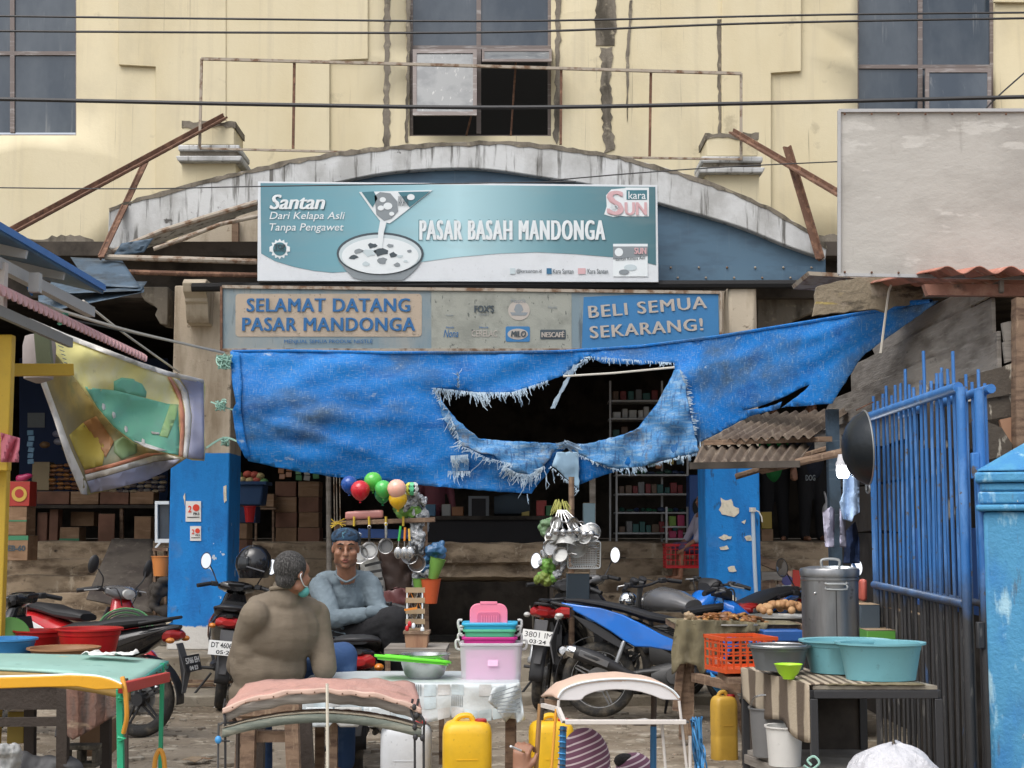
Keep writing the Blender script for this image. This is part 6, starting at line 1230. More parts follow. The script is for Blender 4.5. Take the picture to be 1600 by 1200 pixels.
def bucketm(c, r0, r1, h, n=24, wall=.004): return MB().lathe([(0, 0), (r0, 0), (r1, h), (r1+.008, h), (r1+.008, h+.008), (r1-wall, h+.006), (r0-wall, .01), (0, .01)], c, n)
o = solo(bucketm(P(253, 900, 15.6), .085, .11, .2), 'bucket', plain('orange_plastic', (.60, .22, .06), .4, .2), 'orange bucket on the junk pile left of the left column', 'bucket', weld=True)
m = Fl(); [m.ell(P(rnd(240, 262), rnd(905, 1000), 15.5+rnd(-.1, .1)), (rnd(.04, .1), rnd(.04, .08), rnd(.02, .08))) for _ in range(22)]; o = fuse(m, 'junk_pile', plain('junk_dark', (.045, .038, .032), .9, .5), None, .02, 1); tag(o, 'dark heap of junk stacked against the left column', 'junk')
m = MB(); A, B_, C_, D_ = P(176, 847, 17.35), P(240, 847, 17.35), P(238, 962, 15.75), P(136, 940, 15.8); m.grid(lambda u, v: A.lerp(B_, u).lerp(D_.lerp(C_, u), v)+Vector((0, -.03, .03)), 10, 10)
solo(m, 'plywood_ramp', mat('dark_plywood', (.085, .072, .06), .9, layers=[Ly((.05, .04, .035), 3, .45, .6), Ly((.14, .12, .10), (10, 10, 2), .58, .7)], bump=(10, .3)), 'dark sheet of plywood leaning on the steps as a ramp', 'board', solid=.02)
# cabinet zone right of the left column
Yc = 17.9
t = thing('blue_bin', 'dark blue bin full of buns and vegetables right of the left column', 'bin', P(385, 790, 16.6)); MB().poly([(360, 756), (412, 756), (408, 790), (362, 790)], 16.5, .35).build('tub', plain('bin_blue', (.015, .05, .13), .5, .3), t, bevel=.02); MB().poly([(358, 752), (416, 752), (416, 757), (358, 757)], 16.47, .42).build('rim', 'bin_blue', t)
for i, (x, y, c) in enumerate(((365, 751, 0), (378, 750, 0), (391, 751, 0), (402, 750, 1), (412, 753, 2), (372, 742, 2), (387, 741, 1), (398, 742, 1), (406, 744, 0))):
    g_ = thing('bun', 'round loaf or vegetable piled in the dark blue bin', 'food', P(x, y+5, 16.6), 0, 'food piled in the dark blue bin'); MB().ell(P(x, y, 16.6), (.055, .05, .04), n=12, m=8).build('lump', plain('bun%d' % c, [(.42, .33, .15), (.42, .08, .05), (.14, .30, .10)][c], .7, .4), g_)
solo(bucketm(P(390, 816, 16.3), .045, .065, .17), 'bucket', plain('red_plastic', (.50, .015, .02), .35, .2), 'small red bucket in front of the dark blue bin', 'bucket', weld=True)
for i, (x0, y0, x1, y1) in enumerate(((359, 818, 386, 842), (359, 843, 386, 866), (360, 867, 384, 890))): boxpx(x0, y0, x1, y1, 16.2, .35, 0, '%s of the three cartons piled right of the left column' % ['top', 'middle', 'bottom'][i], 'carton2' if i == 1 else 'carton', group='cartons piled beside the left column')
boxpx(360, 791, 400, 817, 16.5, .3, 0, 'dark crate under the dark blue bin', mt='navy_board', name='crate')
for c in range(2):
    for r in range(4):
        x0 = 430+c*36; y1 = 848-r*24; boxpx(x0+rnd(-1, 1), y1-23.3, x0+33+rnd(-1, 1), y1, 18.6, .35, 0, '%s brown carton in the %s dim stack behind the men' % (['lowest', 'second', 'third', 'topmost'][r], ['left', 'right'][c]), 'carton2' if (c+r) % 2 else 'carton', group='dim carton stacks behind the men')
boxpx(398, 772, 428, 792, 18.4, .3, 0, 'flat pale carton on the dim rack behind the helmet')
t = thing('dim_rack', 'dim rack behind the black helmet', 'rack', P(413, 848, 18.4)); MB().poly([(396, 793), (430, 793), (430, 796), (396, 796)], 18.35, .4).build('shelf_board', 'wood', t); [MB().poly([(x, 796), (x+3, 796), (x+3, 848), (x, 848)], 18.4, .05).build('upright', 'wood', t) for x in (398, 425)]
solo(MB().tube([P(513, 700, 15.6), P(515, 1012, 15.6)], .028, 8), 'roof_pole', 'greywood', 'grey timber pole rising behind the man in the grey shirt', 'pole')
for i, x in enumerate((521, 525, 530)): solo(MB().tube([P(x, 700, 15.5), P(x+2, 840, 15.4)], .006, 5), 'cane', 'paleiron', 'thin pale cane hanging beside the grey timber pole', 'cane', 'thin canes beside the grey pole')
t = thing('grey_pole', 'slim grey pole behind the bundle of hanging pots', 'pole', P(927, 1000, 15.6)); MB().poly([(921, 700), (930, 700), (932, 1010), (923, 1010)], 15.6, .08).build('shaft', 'greywood', t)
t = thing('dark_counter', 'dark counter with folded goods in the middle of the dim hall', 'counter', P(760, 848, 18.4))
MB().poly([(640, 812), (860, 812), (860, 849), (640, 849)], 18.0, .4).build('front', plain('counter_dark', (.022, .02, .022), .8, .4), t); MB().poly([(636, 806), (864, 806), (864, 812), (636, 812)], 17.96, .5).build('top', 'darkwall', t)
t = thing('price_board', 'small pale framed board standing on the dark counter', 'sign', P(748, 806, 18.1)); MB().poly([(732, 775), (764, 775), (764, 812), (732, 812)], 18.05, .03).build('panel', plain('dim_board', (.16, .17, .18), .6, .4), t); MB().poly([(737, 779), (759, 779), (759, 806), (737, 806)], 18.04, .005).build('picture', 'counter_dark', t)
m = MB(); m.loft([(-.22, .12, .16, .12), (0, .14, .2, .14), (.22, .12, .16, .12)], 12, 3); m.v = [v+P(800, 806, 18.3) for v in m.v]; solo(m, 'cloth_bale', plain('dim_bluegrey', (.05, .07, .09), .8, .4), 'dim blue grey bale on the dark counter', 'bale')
# shelves seen through the torn tarpaulin and beside the right column
def rack(x0, x1, ys, Y, label, goods, seed):
    r = random.Random(seed); t = thing('goods_rack', label, 'rack', P((x0+x1)/2, ys[-1][0], Y+.2))
    for x in (x0, x1-3): MB().poly([(x, ys[0][0]-30), (x+3, ys[0][0]-30), (x+3, 848), (x, 848)], Y, .03).build('upright', 'galv', t)
    for y, kind in ys:
        MB().poly([(x0, y), (x1, y), (x1, y+2.5), (x0, y+2.5)], Y+.005, .4).build('shelf_board', 'galv', t)
        x = x0+6
        while x < x1-8:
            w = r.uniform(7, 12); h = r.uniform(9, 18) if kind != 'flat' else r.uniform(4, 7); mt = r.choice(goods[kind]); 
            if kind == 'flat': MB().ell(P(x+w/2, y-h/2, Y+.12), (w/125/1.6, .09, h/125/1.6), n=8, m=5).build('packet', mt, t)
            else: MB().poly([(x, y-h), (x+w, y-h), (x+w, y), (x, y)], Y+.08, .12).build('pack', mt, t, bevel=.006)
            x += w+r.uniform(.5, 3)
    return t
cl = lambda n, c: (plain(n, c, .45, .3), n)[1]
gd = {'box': [cl('g_dkred', (.20, .03, .03)), cl('g_teal', (.03, .11, .10)), cl('g_brown', (.13, .08, .05)), cl('g_grey', (.16, .16, .16))], 'flat': [cl('g_green', (.02, .14, .07)), cl('g_dgreen', (.02, .08, .06)), cl('g_navy', (.02, .04, .10))], 'white': [cl('g_white', (.55, .55, .54)), cl('g_white2', (.42, .42, .40))], 'mix': [cl('g_pink', (.45, .05, .13)), cl('g_yellow', (.42, .33, .04)), cl('g_lime', (.18, .30, .05))]}
rack(952, 1036, [(625, 'box'), (653, 'white'), (684, 'box')], 18.2, 'tall metal rack with white packs seen through the tear of the tarpaulin', gd, 3)
rack(962, 1076, [(741, 'flat'), (771, 'box'), (800, 'flat'), (832, 'box')], 18.0, 'low metal rack of green packets left of the right column', gd, 4)
rack(1040, 1076, [(822, 'mix'), (841, 'mix')], 17.5, 'small rack of pink and yellow packets above the red basket', gd, 5)
t = thing('blue_door', 'dark blue locker with an oval opening beside the right column', 'locker', P(1088, 848, 17.4)); MB().poly([(1077, 742), (1102, 742), (1102, 848), (1077, 848)], 17.4, .3).build('body', plain('locker_blue', (.02, .07, .25), .5, .3), t, bevel=.01); MB().poly(el(1090, 792, 8, 14, 17.39, 18), 17.39, .004).build('opening', 'black', t)
def crate(px0, py0, px1, py1, Y, d, mt, label, rz=0, name='plastic_crate', nx=7, ny=4):
    a, c_ = P(px0, py1, Y), P(px1, py0, Y); w, h = c_.x-a.x, c_.z-a.z; t = thing(name, label, 'crate', ((a.x+c_.x)/2, Y+d/2, a.z), rz)
    m = MB()
    for sx in (-1, 1): m.bb(sx*w/2-.006, sx*w/2+.006, -d/2, d/2, 0, h*.12); m.bb(sx*w/2-.01, sx*w/2+.01, -d/2-.01, d/2+.01, h*.9, h)
    for sy in (-1, 1): m.bb(-w/2, w/2, sy*d/2-.006, sy*d/2+.006, .001, h*.12); m.bb(-w/2-.01, w/2+.01, sy*d/2-.011, sy*d/2+.011, h*.9+.001, h+.001)
    m.bb(-w/2, w/2, -d/2, d/2, .002, .012); m.build('frame', mt, t, world=False)
    m = MB()
    for k in range(nx+1):
        x = lerp(-w/2, w/2, k/nx)
        for sy in (-1, 1): m.bb(x-.005, x+.005, sy*d/2-.004, sy*d/2+.004, 0, h*.95)
    for k in range(6):
        y = lerp(-d/2, d/2, k/5)
        for sx in (-1, 1): m.bb(sx*w/2-.004, sx*w/2+.004, y-.005, y+.005, 0, h*.95)
    for k in range(1, ny):
        z = h*k/ny*.9+.03
        for sy in (-1, 1): m.bb(-w/2, w/2, sy*d/2-.003, sy*d/2+.003, z-.005, z+.005)
        for sx in (-1, 1): m.bb(sx*w/2-.003, sx*w/2+.003, -d/2, d/2, z-.005, z+.005)
    l = m.build('lattice', mt, t, world=False); l['kind'] = 'stuff'
    return t
crate(1041, 850, 1092, 888, 16.75, .3, 'red_plastic', 'red plastic lattice basket beside the sitting boy', name='plastic_basket')
boxpx(1190, 800, 1206, 826, 18.3, .25, 0, 'yellow box on a carton behind the right column', mt=plain('dull_yellow', (.34, .24, .04), .6)); boxpx(1190, 827, 1208, 848, 18.3, .25, 0, 'plain carton under the yellow box behind the right column')
t = boxpx(1216, 892, 1247, 938, 15.9, .06, .0, 'flat box printed with a blue haired figure leaning on the right steps', mt=plain('print_peach', (.42, .27, .20), .6)); MB().poly([(1239, 890), (1251, 892), (1249, 940), (1238, 938)], 15.88, .04).build('red_side', 'snack_red', t)
MB().poly(el(1230, 907, 9, 8, 15.89, 18), 15.893, .003).build('printed_blot', plain('print_navy', (.06, .06, .20), .6), t); MB().poly([(1222, 915), (1236, 914), (1240, 937), (1226, 937)], 15.893, .003).build('printed_blot', 'print_pale', t)
for k, (x, y, c) in enumerate(((1200, 880, 'wood'), (1205, 900, 'greywood'), (1195, 915, 'wood'), (1208, 925, 'greywood'), (1198, 938, 'carton'))): solo(MB().box(P(x, y, 15.9), (.22, .2, .09), (0, rnd(-.5, .5), rnd(-.4, .4))), 'timber_scrap', c, ['brown timber scrap highest on the pile right of the right column', 'grey timber scrap second on the pile by the right column', 'brown timber scrap in the middle of the pile by the right column', 'grey timber scrap low on the pile by the right column', 'flattened carton lowest on the pile by the right column'][k], 'wood', bevel=.004)
# clothes hung on the post, lamp
def hung(pl, Y, mt, label, name='hanging_shirt'): o = cloth(pl, lambda x, y: Y+.05*sin(x*.35+y*.02)+nz(x*.1, y*.05)*.05, 4); return solo(o, name, mt, label, 'clothes', solid=.008, ang=80)
hung([(1318, 745), (1330, 742), (1342, 752), (1343, 800), (1334, 806), (1331, 815), (1318, 812), (1314, 795), (1312, 785), (1318, 770)], 10.8, 'cloth_lightblue', 'light blue shirt hanging right of the lit lamp')
hung([(1286, 800), (1298, 792), (1303, 795), (1303, 855), (1290, 855)], 10.9, 'cloth_lilac', 'left leg of pale lilac trousers hung by the dark post', 'hanging_trousers'); hung([(1312, 795), (1320, 800), (1322, 855), (1313, 855)], 10.9, 'cloth_lilac', 'right leg of pale lilac trousers hung by the dark post', 'hanging_trousers')
hung([(1322, 830), (1336, 815), (1342, 840), (1343, 880), (1318, 880)], 11.0, 'navy_board', 'dark cloth bundle under the light blue shirt', 'hanging_cloth')
t = thing('lamp', 'lit white bulb lamp hanging beside the wok', 'lamp', P(1318, 748, 10.2)); c = P(1317, 735, 10.2)
MB().lathe([(0, -.055), (.03, -.052), (.042, -.035), (.045, .0), (.042, .03), (.03, .032)], c, 20).build('bulb', mat('lamp_glow', (1, 1, 1), .4, emit=(.93, .97, 1, 9)), t)
ll = bpy.data.lights.new('bulb_light', 'POINT'); ll.energy = 9; ll.color = (.9, .96, 1); ll.shadow_soft_size = .045; lo_ = bpy.data.objects.new('bulb_light', ll); COL.objects.link(lo_); lo_.parent = t; lo_.location = c-t.location+Vector((0, 0, -.07))
MB().lathe([(.046, .032), (.05, .035), (.045, .06), (.04, .062), (.03, .11), (0, .115)], c, 18).build('socket', plain('lamp_white', (.6, .6, .62), .4, .1), t); MB().tube([c+Vector((0, 0, .115)), c+Vector((.0, 0, .25))], .005, 5).build('wire', 'cable_black', t)
# roof poles over the right stall
for (a, b, lb) in ((P(1190, 735, 11.4), P(1345, 700, 10.6), 'rough pole under the low zinc roof'), (P(1150, 745, 14), P(1330, 690, 13.5), 'second rough pole further inside the right stall')): solo(MB().tube([a, b], .03, 7), 'roof_pole', 'wood', lb, 'pole')

# ---------------------------------------------------------------- utensil seller's rack with balloons
UY = 11.0
t = thing('utensil_rack', 'wooden rail rack hung with pans between the grey shirted man and the balloons', 'rack', P(610, 1010, UY))
MB().beam(P(520, 818, UY), P(680, 812, UY), .03, .035).build('rail', 'wood', t, bevel=.004); MB().poly([(560, 826), (650, 828), (650, 842), (560, 840)], UY+.15, .03).build('blue_board', 'locker_blue', t)
for x in (527, 664): MB().beam(P(x, 815, UY+.04), P(x+4, 1060, UY+.2), .035, .035).build('post', 'wood', t)
M['brownbag'] = plain('brown_leather', (.055, .032, .025), .6, .4)
for k in range(4): MB().tube([P([553, 577, 603, 630][k]+rnd(-1, 1), 807, UY-.03), P([553, 577, 603, 630][k], 822, UY-.03)], .009, 6).build('hook_tie', plain('raffia_yellow', (.55, .38, .04), .8), t)
m = MB()
for k in range(14): m.tube([P(527+rnd(-3, 5), 817, UY-.02), P(527+rnd(-12, 14), 817+rnd(-7, 9), UY-.03)], .004, 3)
m.build('tie_knot', 'raffia_yellow', t, smooth=False)
m = Fl(); [m.cap(P(543, 803+i*3, UY), P(596, 800+i*3, UY), .02, .018) for i in range(3)]; o = fuse(m, 'wrapped_bundle', plain('pinkish_wrap', (.42, .18, .16), .35), None, .01, 1); tag(o, 'pink plastic wrapped bundle lying on the utensil rail', 'bundle')
plain('steel', (.50, .50, .50), .25, .2, metal=.9); plain('enamel', (.62, .62, .60), .3, .2); plain('handle_black', (.02, .02, .02), .5, .1)
def pan(px, py, r, label, yh, mt='steel', inner='enamel', Y=UY-.08, hm='handle_black'):
    c = P(px, py, Y); t = thing('frying_pan', label, 'pan', c, 0, 'pans on the utensil rail'); ax = Vector((rnd(-.15, .15), -1, rnd(-.05, .12))).normalized().to_track_quat('Z', 'Y').to_matrix()
    MB().lathe([(0, -.035), (r*.75, -.035), (r*.93, -.01), (r, .012), (r*1.05, .014), (r*.95, .006), (r*.7, -.028), (0, -.028)], c, 28, ax).build('pan_body', mt, t, weld=True)
    MB().lathe([(0, -.0265), (r*.68, -.0265), (r*.7, -.027)], c, 24, ax).build('pan_inside', inner, t, weld=True)
    a = c+Vector((0, 0, r)); b = P(px, yh, Y); MB().tube([a, lerp(a, b, .4), b], [.008, .011, .009], 8).build('handle', hm, t, )
    MB().tube([b+Vector((.012*cos(q), 0, .012+.012*sin(q))) for q in [k*pi/4 for k in range(8)]], .003, 4, closed=True).build('ring', 'steel', t)
pan(577, 860, .062, 'white pan with dark handle, left on the utensil rail', 826); pan(603, 853, .055, 'steel pan with light handle in the middle of the utensil rail', 822, hm='steel', inner='g_grey'); pan(640, 868, .06, 'shallow ladle like pan at the right of the utensil rail', 840, hm='steel', inner='steel')
pan(562, 866, .065, 'pan half behind the man in the grey shirt', 838); pan(651, 880, .062, 'dark rimmed pan at the right end under the utensil rail', 852, inner='g_brown')
for k, (x, c) in enumerate(((626, (.05, .45, .08)), (633, (.65, .22, .03)), (639, (.7, .45, .08)))):
    q = thing('spatula', '%s handled spatula hanging at the right of the utensil rail' % ['green', 'orange', 'yellow'][k], 'spatula', P(x, 868, UY-.16), 0, 'spatulas on the utensil rail')
    MB().tube([P(x, 822+k*2, UY-.16), P(x-3+k*2, 845, UY-.16)], .009, 6).build('handle', plain('sp%d' % k, c, .4, .1), q); MB().tube([P(x-3+k*2, 845, UY-.16), P(x-4+k*3, 856, UY-.16)], .004, 5).build('shank', 'steel', q); MB().ell(P(x-4+k*3, 864, UY-.16), (.03, .01, .045), n=10, m=7).build('blade', 'steel', q)
for k, (pl, c, lb, Y) in enumerate((([(596, 862), (640, 866), (646, 955), (590, 950), (592, 900)], 'brown_leather', 'dark brown bag hanging under the utensil rail', UY+.1), ([(598, 925), (625, 918), (642, 925), (630, 945), (597, 945)], plain('maroon_pad', (.12, .04, .04), .4), 'maroon pad leaning under the brown bag', UY-.1), ([(562, 872), (586, 865), (594, 880), (598, 905), (602, 935), (575, 930), (566, 900)], 'g_white2', 'glossy white and black wrapped pack right of the grey shirt', UY+.02))):
    solo(cloth(pl, lambda x, y, Y=Y: Y-.04*sin((x-590)*.06)+nz(x*.08, y*.06)*.04, 5), 'hanging_bag', c, lb, 'bag', solid=.03, ang=80)
for k in range(4): solo(MB().beam(P(570+k, 884+k*11, UY-.06), P(596+k, 878+k*13, UY-.06), .012, .02), 'black_tray', 'handle_black', '%s black edge of the stacked trays beside the white pack' % ['top', 'second', 'third', 'lowest'][k], 'tray')
bal = ((563, 766, .073, (.55, .015, .03), 'red balloon, largest under the tarpaulin edge'), (583, 752, .07, (.10, .50, .07), 'light green balloon highest beside the red one'), (599, 764, .065, (.08, .48, .10), 'bright green balloon left of the peach balloon'), (598, 773, .062, (.02, .28, .08), 'dark green balloon below the bright green one'), (620, 764, .072, (.85, .47, .36), 'peach balloon in the middle of the balloon bunch'), (622, 780, .070, (.75, .45, .02), 'yellow balloon under the peach one'), (546, 757, .065, (.01, .07, .32), 'dark blue balloon at the left of the bunch'))
for k, (x, y, r, c, lb) in enumerate(bal):
    q = P(x, y, UY-.05-[0, -.08, 0, -.09, .08, .05, -.1][k]); b_ = thing('balloon', lb, 'balloon', q-Vector((0, 0, r)), 0, 'balloons of the utensil seller'); mm_ = mat('balloon%d' % k, c, .18, coat=.3, sub=.1)
    MB().lathe([(0, -r*1.18), (r*.06, -r*1.14), (r*.5, -r*.88), (r*.86, -r*.45), (r, 0), (r*.92, r*.42), (r*.66, r*.78), (r*.3, r*.97), (0, r)], q, 24).build('skin', mm_, b_, weld=True); MB().lathe([(.004, 0), (.01, -.01)], q-Vector((0, 0, r*1.15)), 8).build('knot', mm_, b_)
def lumps(name, mt, label, cat, boxes, n, Y, r0, r1, vox=.01, seed=1, sq=1, solid=0):
    r = random.Random(seed); m = Fl()
    for _ in range(n):
        x0, y0, x1, y1 = r.choice(boxes); m.ell(P(r.uniform(x0, x1), r.uniform(y0, y1), Y+r.uniform(-.04, .04)), (r.uniform(r0, r1), r.uniform(r0, r1), r.uniform(r0, r1)*sq), Matrix.Rotation(r.uniform(0, 3), 3, 'Y'))
    o = fuse(m, name, mt, None, vox, 1, disp=(.03, .035) if vox < .012 else None); return tag(o, label, cat)
M['film'] = mat('crumpled_clear_film', (.40, .42, .44), .2, layers=[Ly((.75, .76, .78), 30, .56, .6, det=3), Ly((.10, .11, .12), 22, .5, .6, det=3)], bump=(30, 1.0), spec=.8)
lumps('film_bundle', 'film', 'crumpled clear plastic bundle hanging right of the balloons', 'plastic', [(636, 772, 660, 800), (640, 800, 668, 830), (645, 830, 660, 860)], 34, UY+.05, .02, .05, .008, 3, 1.6)
q = thing('toy_ball', 'toy ball with yellow green hexagon panels at the right of the balloons', 'ball', P(644, 777, UY)); c = P(644, 764, UY-.03); MB().ell(c, .055, n=16, m=10).build('core', 'handle_black', q)
for k in range(9):
    a, b_ = (k % 3-1)*.75, (k//3-1)*.7; d = Vector((sin(a)*cos(b_), -cos(a)*cos(b_), sin(b_))); A = d.to_track_quat('Z', 'Y').to_matrix(); MB().lathe([(0, .003), (.019, .002), (.021, -.003)], c+d*.054, 6, A).build('panel', plain('tb%d' % (k % 3), [(.55, .6, .1), (.1, .5, .25), (.6, .62, .6)][k % 3], .4, .1), q)
for k, (bx, mt, lb) in enumerate((([(655, 870, 690, 900), (668, 850, 690, 872)], plain('film_blue', (.05, .14, .28), .3), 'blue plastic bag bundle right of the pans'), ([(650, 880, 668, 915)], 'film', 'clear plastic cups bundle below the pans'), ([(638, 795, 652, 812), (622, 790, 634, 808)], plain('lime_plastic', (.15, .32, .06), .4), 'lime plastic piece under the yellow balloon'))): lumps('plastic_bundle', mt, lb, 'plastic', bx, 16, UY+.08, .018, .045, .009, k+7, 1.3)
solo(MB().lathe([(0, 0), (.035, 0), (.06, .16), (.064, .16), (.058, .155), (.03, .01)], P(676, 905, UY), 18, Matrix.Rotation(.25, 3, 'Y')), 'funnel', 'lime_plastic', 'light green plastic funnel cup above the orange bag', 'funnel')
solo(MB().lathe([(0, 0), (.045, 0), (.075, .18), (.08, .18), (.07, .17), (.04, .01)], P(673, 943, UY-.05), 18), 'flower_pot', plain('orange_red', (.55, .10, .03), .45), 'orange red plastic pot below the light green funnel', 'pot')
solo(MB().lathe([(0, 0), (.035, 0), (.05, .10), (.054, .10), (.048, .09), (.03, .01)], P(655, 925, UY-.02), 18), 'flower_pot', 'lime_plastic', 'olive green plastic pot left of the orange red one', 'pot')
# toy wheel rack on a wooden block
Yt = 8.7
t = thing('side_table', 'small grey topped table carrying the toy rack', 'table', P(650, 1200, Yt)); MB().poly([(600, 1014), (697, 1014), (697, 1022), (600, 1022)], Yt-.15, .45).build('table_top', 'greywood', t); [MB().beam(P(x, 1022, Yt+d), P(x, 1190-d*40, Yt+d), .03, .03).build('leg', 'wood', t) for x in (606, 690) for d in (-.1, .22)]
t = thing('toy_rack', 'little painted rack of toy rings standing on a wooden block', 'toy', P(650, 1013, Yt)); MB().poly([(632, 990), (669, 990), (667, 1013), (634, 1013)], Yt-.05, .13).build('wooden_block', mat('bare_block', (.34, .19, .11), .7, layers=[Ly((.24, .12, .07), (20, 20, 4), .5, .7)]), t, bevel=.003); MB().poly([(630, 986), (671, 986), (671, 991), (630, 991)], Yt-.06, .15).build('ledge', 'wood', t)
for x in (636, 660): MB().beam(P(x, 988, Yt), P(x, 918, Yt), .008, .008).build('rack_post', 'print_white', t)
for k, y in enumerate((922, 938, 955, 971, 985)): MB().beam(P(634, y, Yt), P(664, y, Yt), .012, .03).build('rack_shelf', 'tape', t)
for k in range(8): x, y = 641+(k % 2)*13, 930+(k//2)*16.5; MB().tube([P(x-5, y+6, Yt), P(x, y-6, Yt), P(x+5, y+6, Yt)], .003, 4).build('ring_peg', 'steel' if k % 3 else 'sp1', t)
MB().beam(P(632, 953, Yt-.05), P(652, 950, Yt-.05), .02, .012).build('orange_handle', 'sp1', t); [MB().ell(P(x, y, Yt-.05), (.012, .01, .018), n=8, m=6).build('bead', c, t) for x, y, c in ((640, 975, 'red_plastic'), (646, 978, 'print_white'), (636, 982, 'red_plastic'), (660, 984, 'print_white'))]

# ---------------------------------------------------------------- bundle of hanging pots in the middle right
HY = 12.3
t = thing('pot_bundle_post', 'bamboo post behind the bundle of hanging pots', 'post', P(893, 1090, HY+.35)); MB().tube([P(893, 745, HY+.3), P(893, 1092, HY+.35)], .025, 8).build('shaft', 'wood', t)
t = thing('raffia_bunch', 'yellow green raffia ties above the hanging pots', 'raffia', P(876, 800, HY))
for k in range(34): a = rnd(-1, 1); MB().tube([P(876+rnd(-3, 3), 788, HY-.02), P(876+a*9, 786+rnd(-6, 4), HY-.06), P(876+a*17, 797+rnd(-4, 10), HY-.08)], [.006, .005, .003], 3).build('strand', 'raffia_g', t, smooth=False) if 'raffia_g' in M else plain('raffia_g', (.42, .42, .12), .8)
def pot(px, py, r, h, ax, mt, label, Y=HY-.1):
    c = P(px, py, Y); q = thing('cooking_pot', label, 'pot', c, 0, 'pots in the hanging bundle'); A = Vector(ax).normalized().to_track_quat('Z', 'Y').to_matrix()
    MB().lathe([(0, 0), (r*.9, 0), (r, .01), (r, h), (r*1.08, h+.004), (r*.96, h-.002), (r*.95, .008), (0, .006)], c, 24, A).build('pot_body', mt, q, weld=True)
    MB().tube([c+A @ Vector((r, 0, h*.8)), c+A @ Vector((r*1.6, .01, h*.9)), c+A @ Vector((r*2.3, .0, h*.9))], .007, 6).build('handle', 'steel', q)
plain('alu', (.48, .48, .46), .35, .3, metal=.6)
pot(885, 836, .085, .10, (-.1, -.35, -.9), 'enamel', 'white enamel pot in the middle of the hanging bundle'); pot(910, 827, .065, .08, (.5, -.5, -.7), 'enamel', 'smaller white pot tilted right in the hanging bundle'); pot(868, 838, .07, .05, (-.7, -.6, .2), 'alu', 'dull aluminium pan at the left of the hanging bundle'); pot(900, 852, .08, .06, (.2, -.8, -.5), 'alu', 'aluminium pan low in the hanging bundle'); pot(862, 856, .06, .04, (-.3, -.9, .1), 'steel', 'steel strainer bowl at the lower left of the hanging bundle')
t = thing('strainer', 'round wire strainer at the right of the hanging pots', 'strainer', P(925, 850, HY)); c = P(924, 832, HY-.05); MB().tube([c+Vector((.075*cos(a), 0, .075*sin(a))) for a in [k*pi/12 for k in range(24)]], .006, 5, closed=True).build('rim', 'steel', t); MB().ell(c+Vector((0, .03, 0)), (.072, .04, .072), n=16, m=8).build('mesh_bowl', 'alu', t)
t = thing('wire_basket', 'white wire basket hanging below the pots', 'basket', P(912, 890, HY-.1)); x0, x1, y0, y1 = 887, 938, 846, 888
MB().tube([P(a, b, HY-.14) for a, b in rr(x0, y0, x1, y1, 4, 3)], .008, 6, closed=True).build('rim', 'rim_steel', t); MB().tube([P(a, b, HY-.02) for a, b in rr(x0+6, y0+6, x1-6, y1-5, 4, 3)], .006, 6, closed=True).build('back_rim', 'rim_steel', t)
for k in range(15): x = lerp(x0+3, x1-3, k/14); MB().tube([P(x, y0, HY-.14), P(lerp(x, 912, .2), y0+5, HY-.0), P(lerp(x, 912, .2), y1-5, HY-.0), P(x, y1, HY-.14)], .0038, 4).build('wire', 'enamel', t)
for k in range(9): y = lerp(y0+4, y1-4, k/8); MB().tube([P(x0, y, HY-.14), P(x0+7, lerp(y, 867, .2), HY), P(x1-7, lerp(y, 867, .2), HY), P(x1, y, HY-.14)], .0038, 4).build('wire', 'enamel', t)
for k, (bx, mt, lb) in enumerate((([(846, 845, 868, 888), (856, 870, 884, 905), (850, 820, 872, 850)], 'film', 'grey clear plastic bags left of the wire basket'), ([(852, 878, 862, 892), (846, 898, 866, 908)], 'lime_plastic', 'lime green plastic bag under the clear bags'), ([(848, 815, 860, 832)], plain('green_cup', (.13, .22, .11), .4), 'stack of green plastic cups left of the pots'), ([(838, 900, 862, 910)], plain('green_hose', (.16, .22, .04), .5), 'coil of lime green hose above the rear of the underbone motorbike'))): lumps('plastic_bag', mt, lb, 'plastic', bx, 14, HY-.02, .02, .05, .009, k+20, 1.1)
boxpx(886, 896, 921, 945, HY+.25, .2, 0, 'blue grey crate behind the hanging pots', mt='dim_bluegrey', name='crate'); boxpx(912, 786, 930, 822, 15.0, .2, 0, 'pale blue box behind the hanging pots', mt=plain('paleblue', (.16, .24, .28), .6))
# ---------------------------------------------------------------- left table with tubs
random.seed(51)
plain('dark_timber', (.055, .042, .034), .85, .5, bump=((30, 30, 30), .5)); plain('tub_red', (.52, .014, .014), .35, .5); plain('tub_blue', (.05, .27, .58), .4, .5); plain('tub_green', (.10, .30, .05), .4, .2); plain('tray_brown', (.33, .17, .08), .5, .3)
TZ = .745
t = thing('dark_table', 'dark rough timber table behind the teal topped cart at left', 'table', P(60, 1250, 8.2))
MB().bb(-3.3, PX(176, 8.0, .7), 7.85, 8.9, TZ-.035, TZ).build('table_top', 'dark_timber', t)
MB().beam(P(-60, 1090, 7.9), P(110, 1090, 7.9), .05, .12).build('apron', 'dark_timber', t); MB().beam(P(-60, 1129, 7.85), P(103, 1127, 7.85), .04, .045).build('stretcher', 'dark_timber', t)
for x, y in ((101, 7.85), (50, 8.4), (168, 8.7)): MB().beam((PX(x, y, .4), y, 0), (PX(x-2, y, .7), y, TZ-.036), .055, .055).build('leg', 'dark_timber', t)
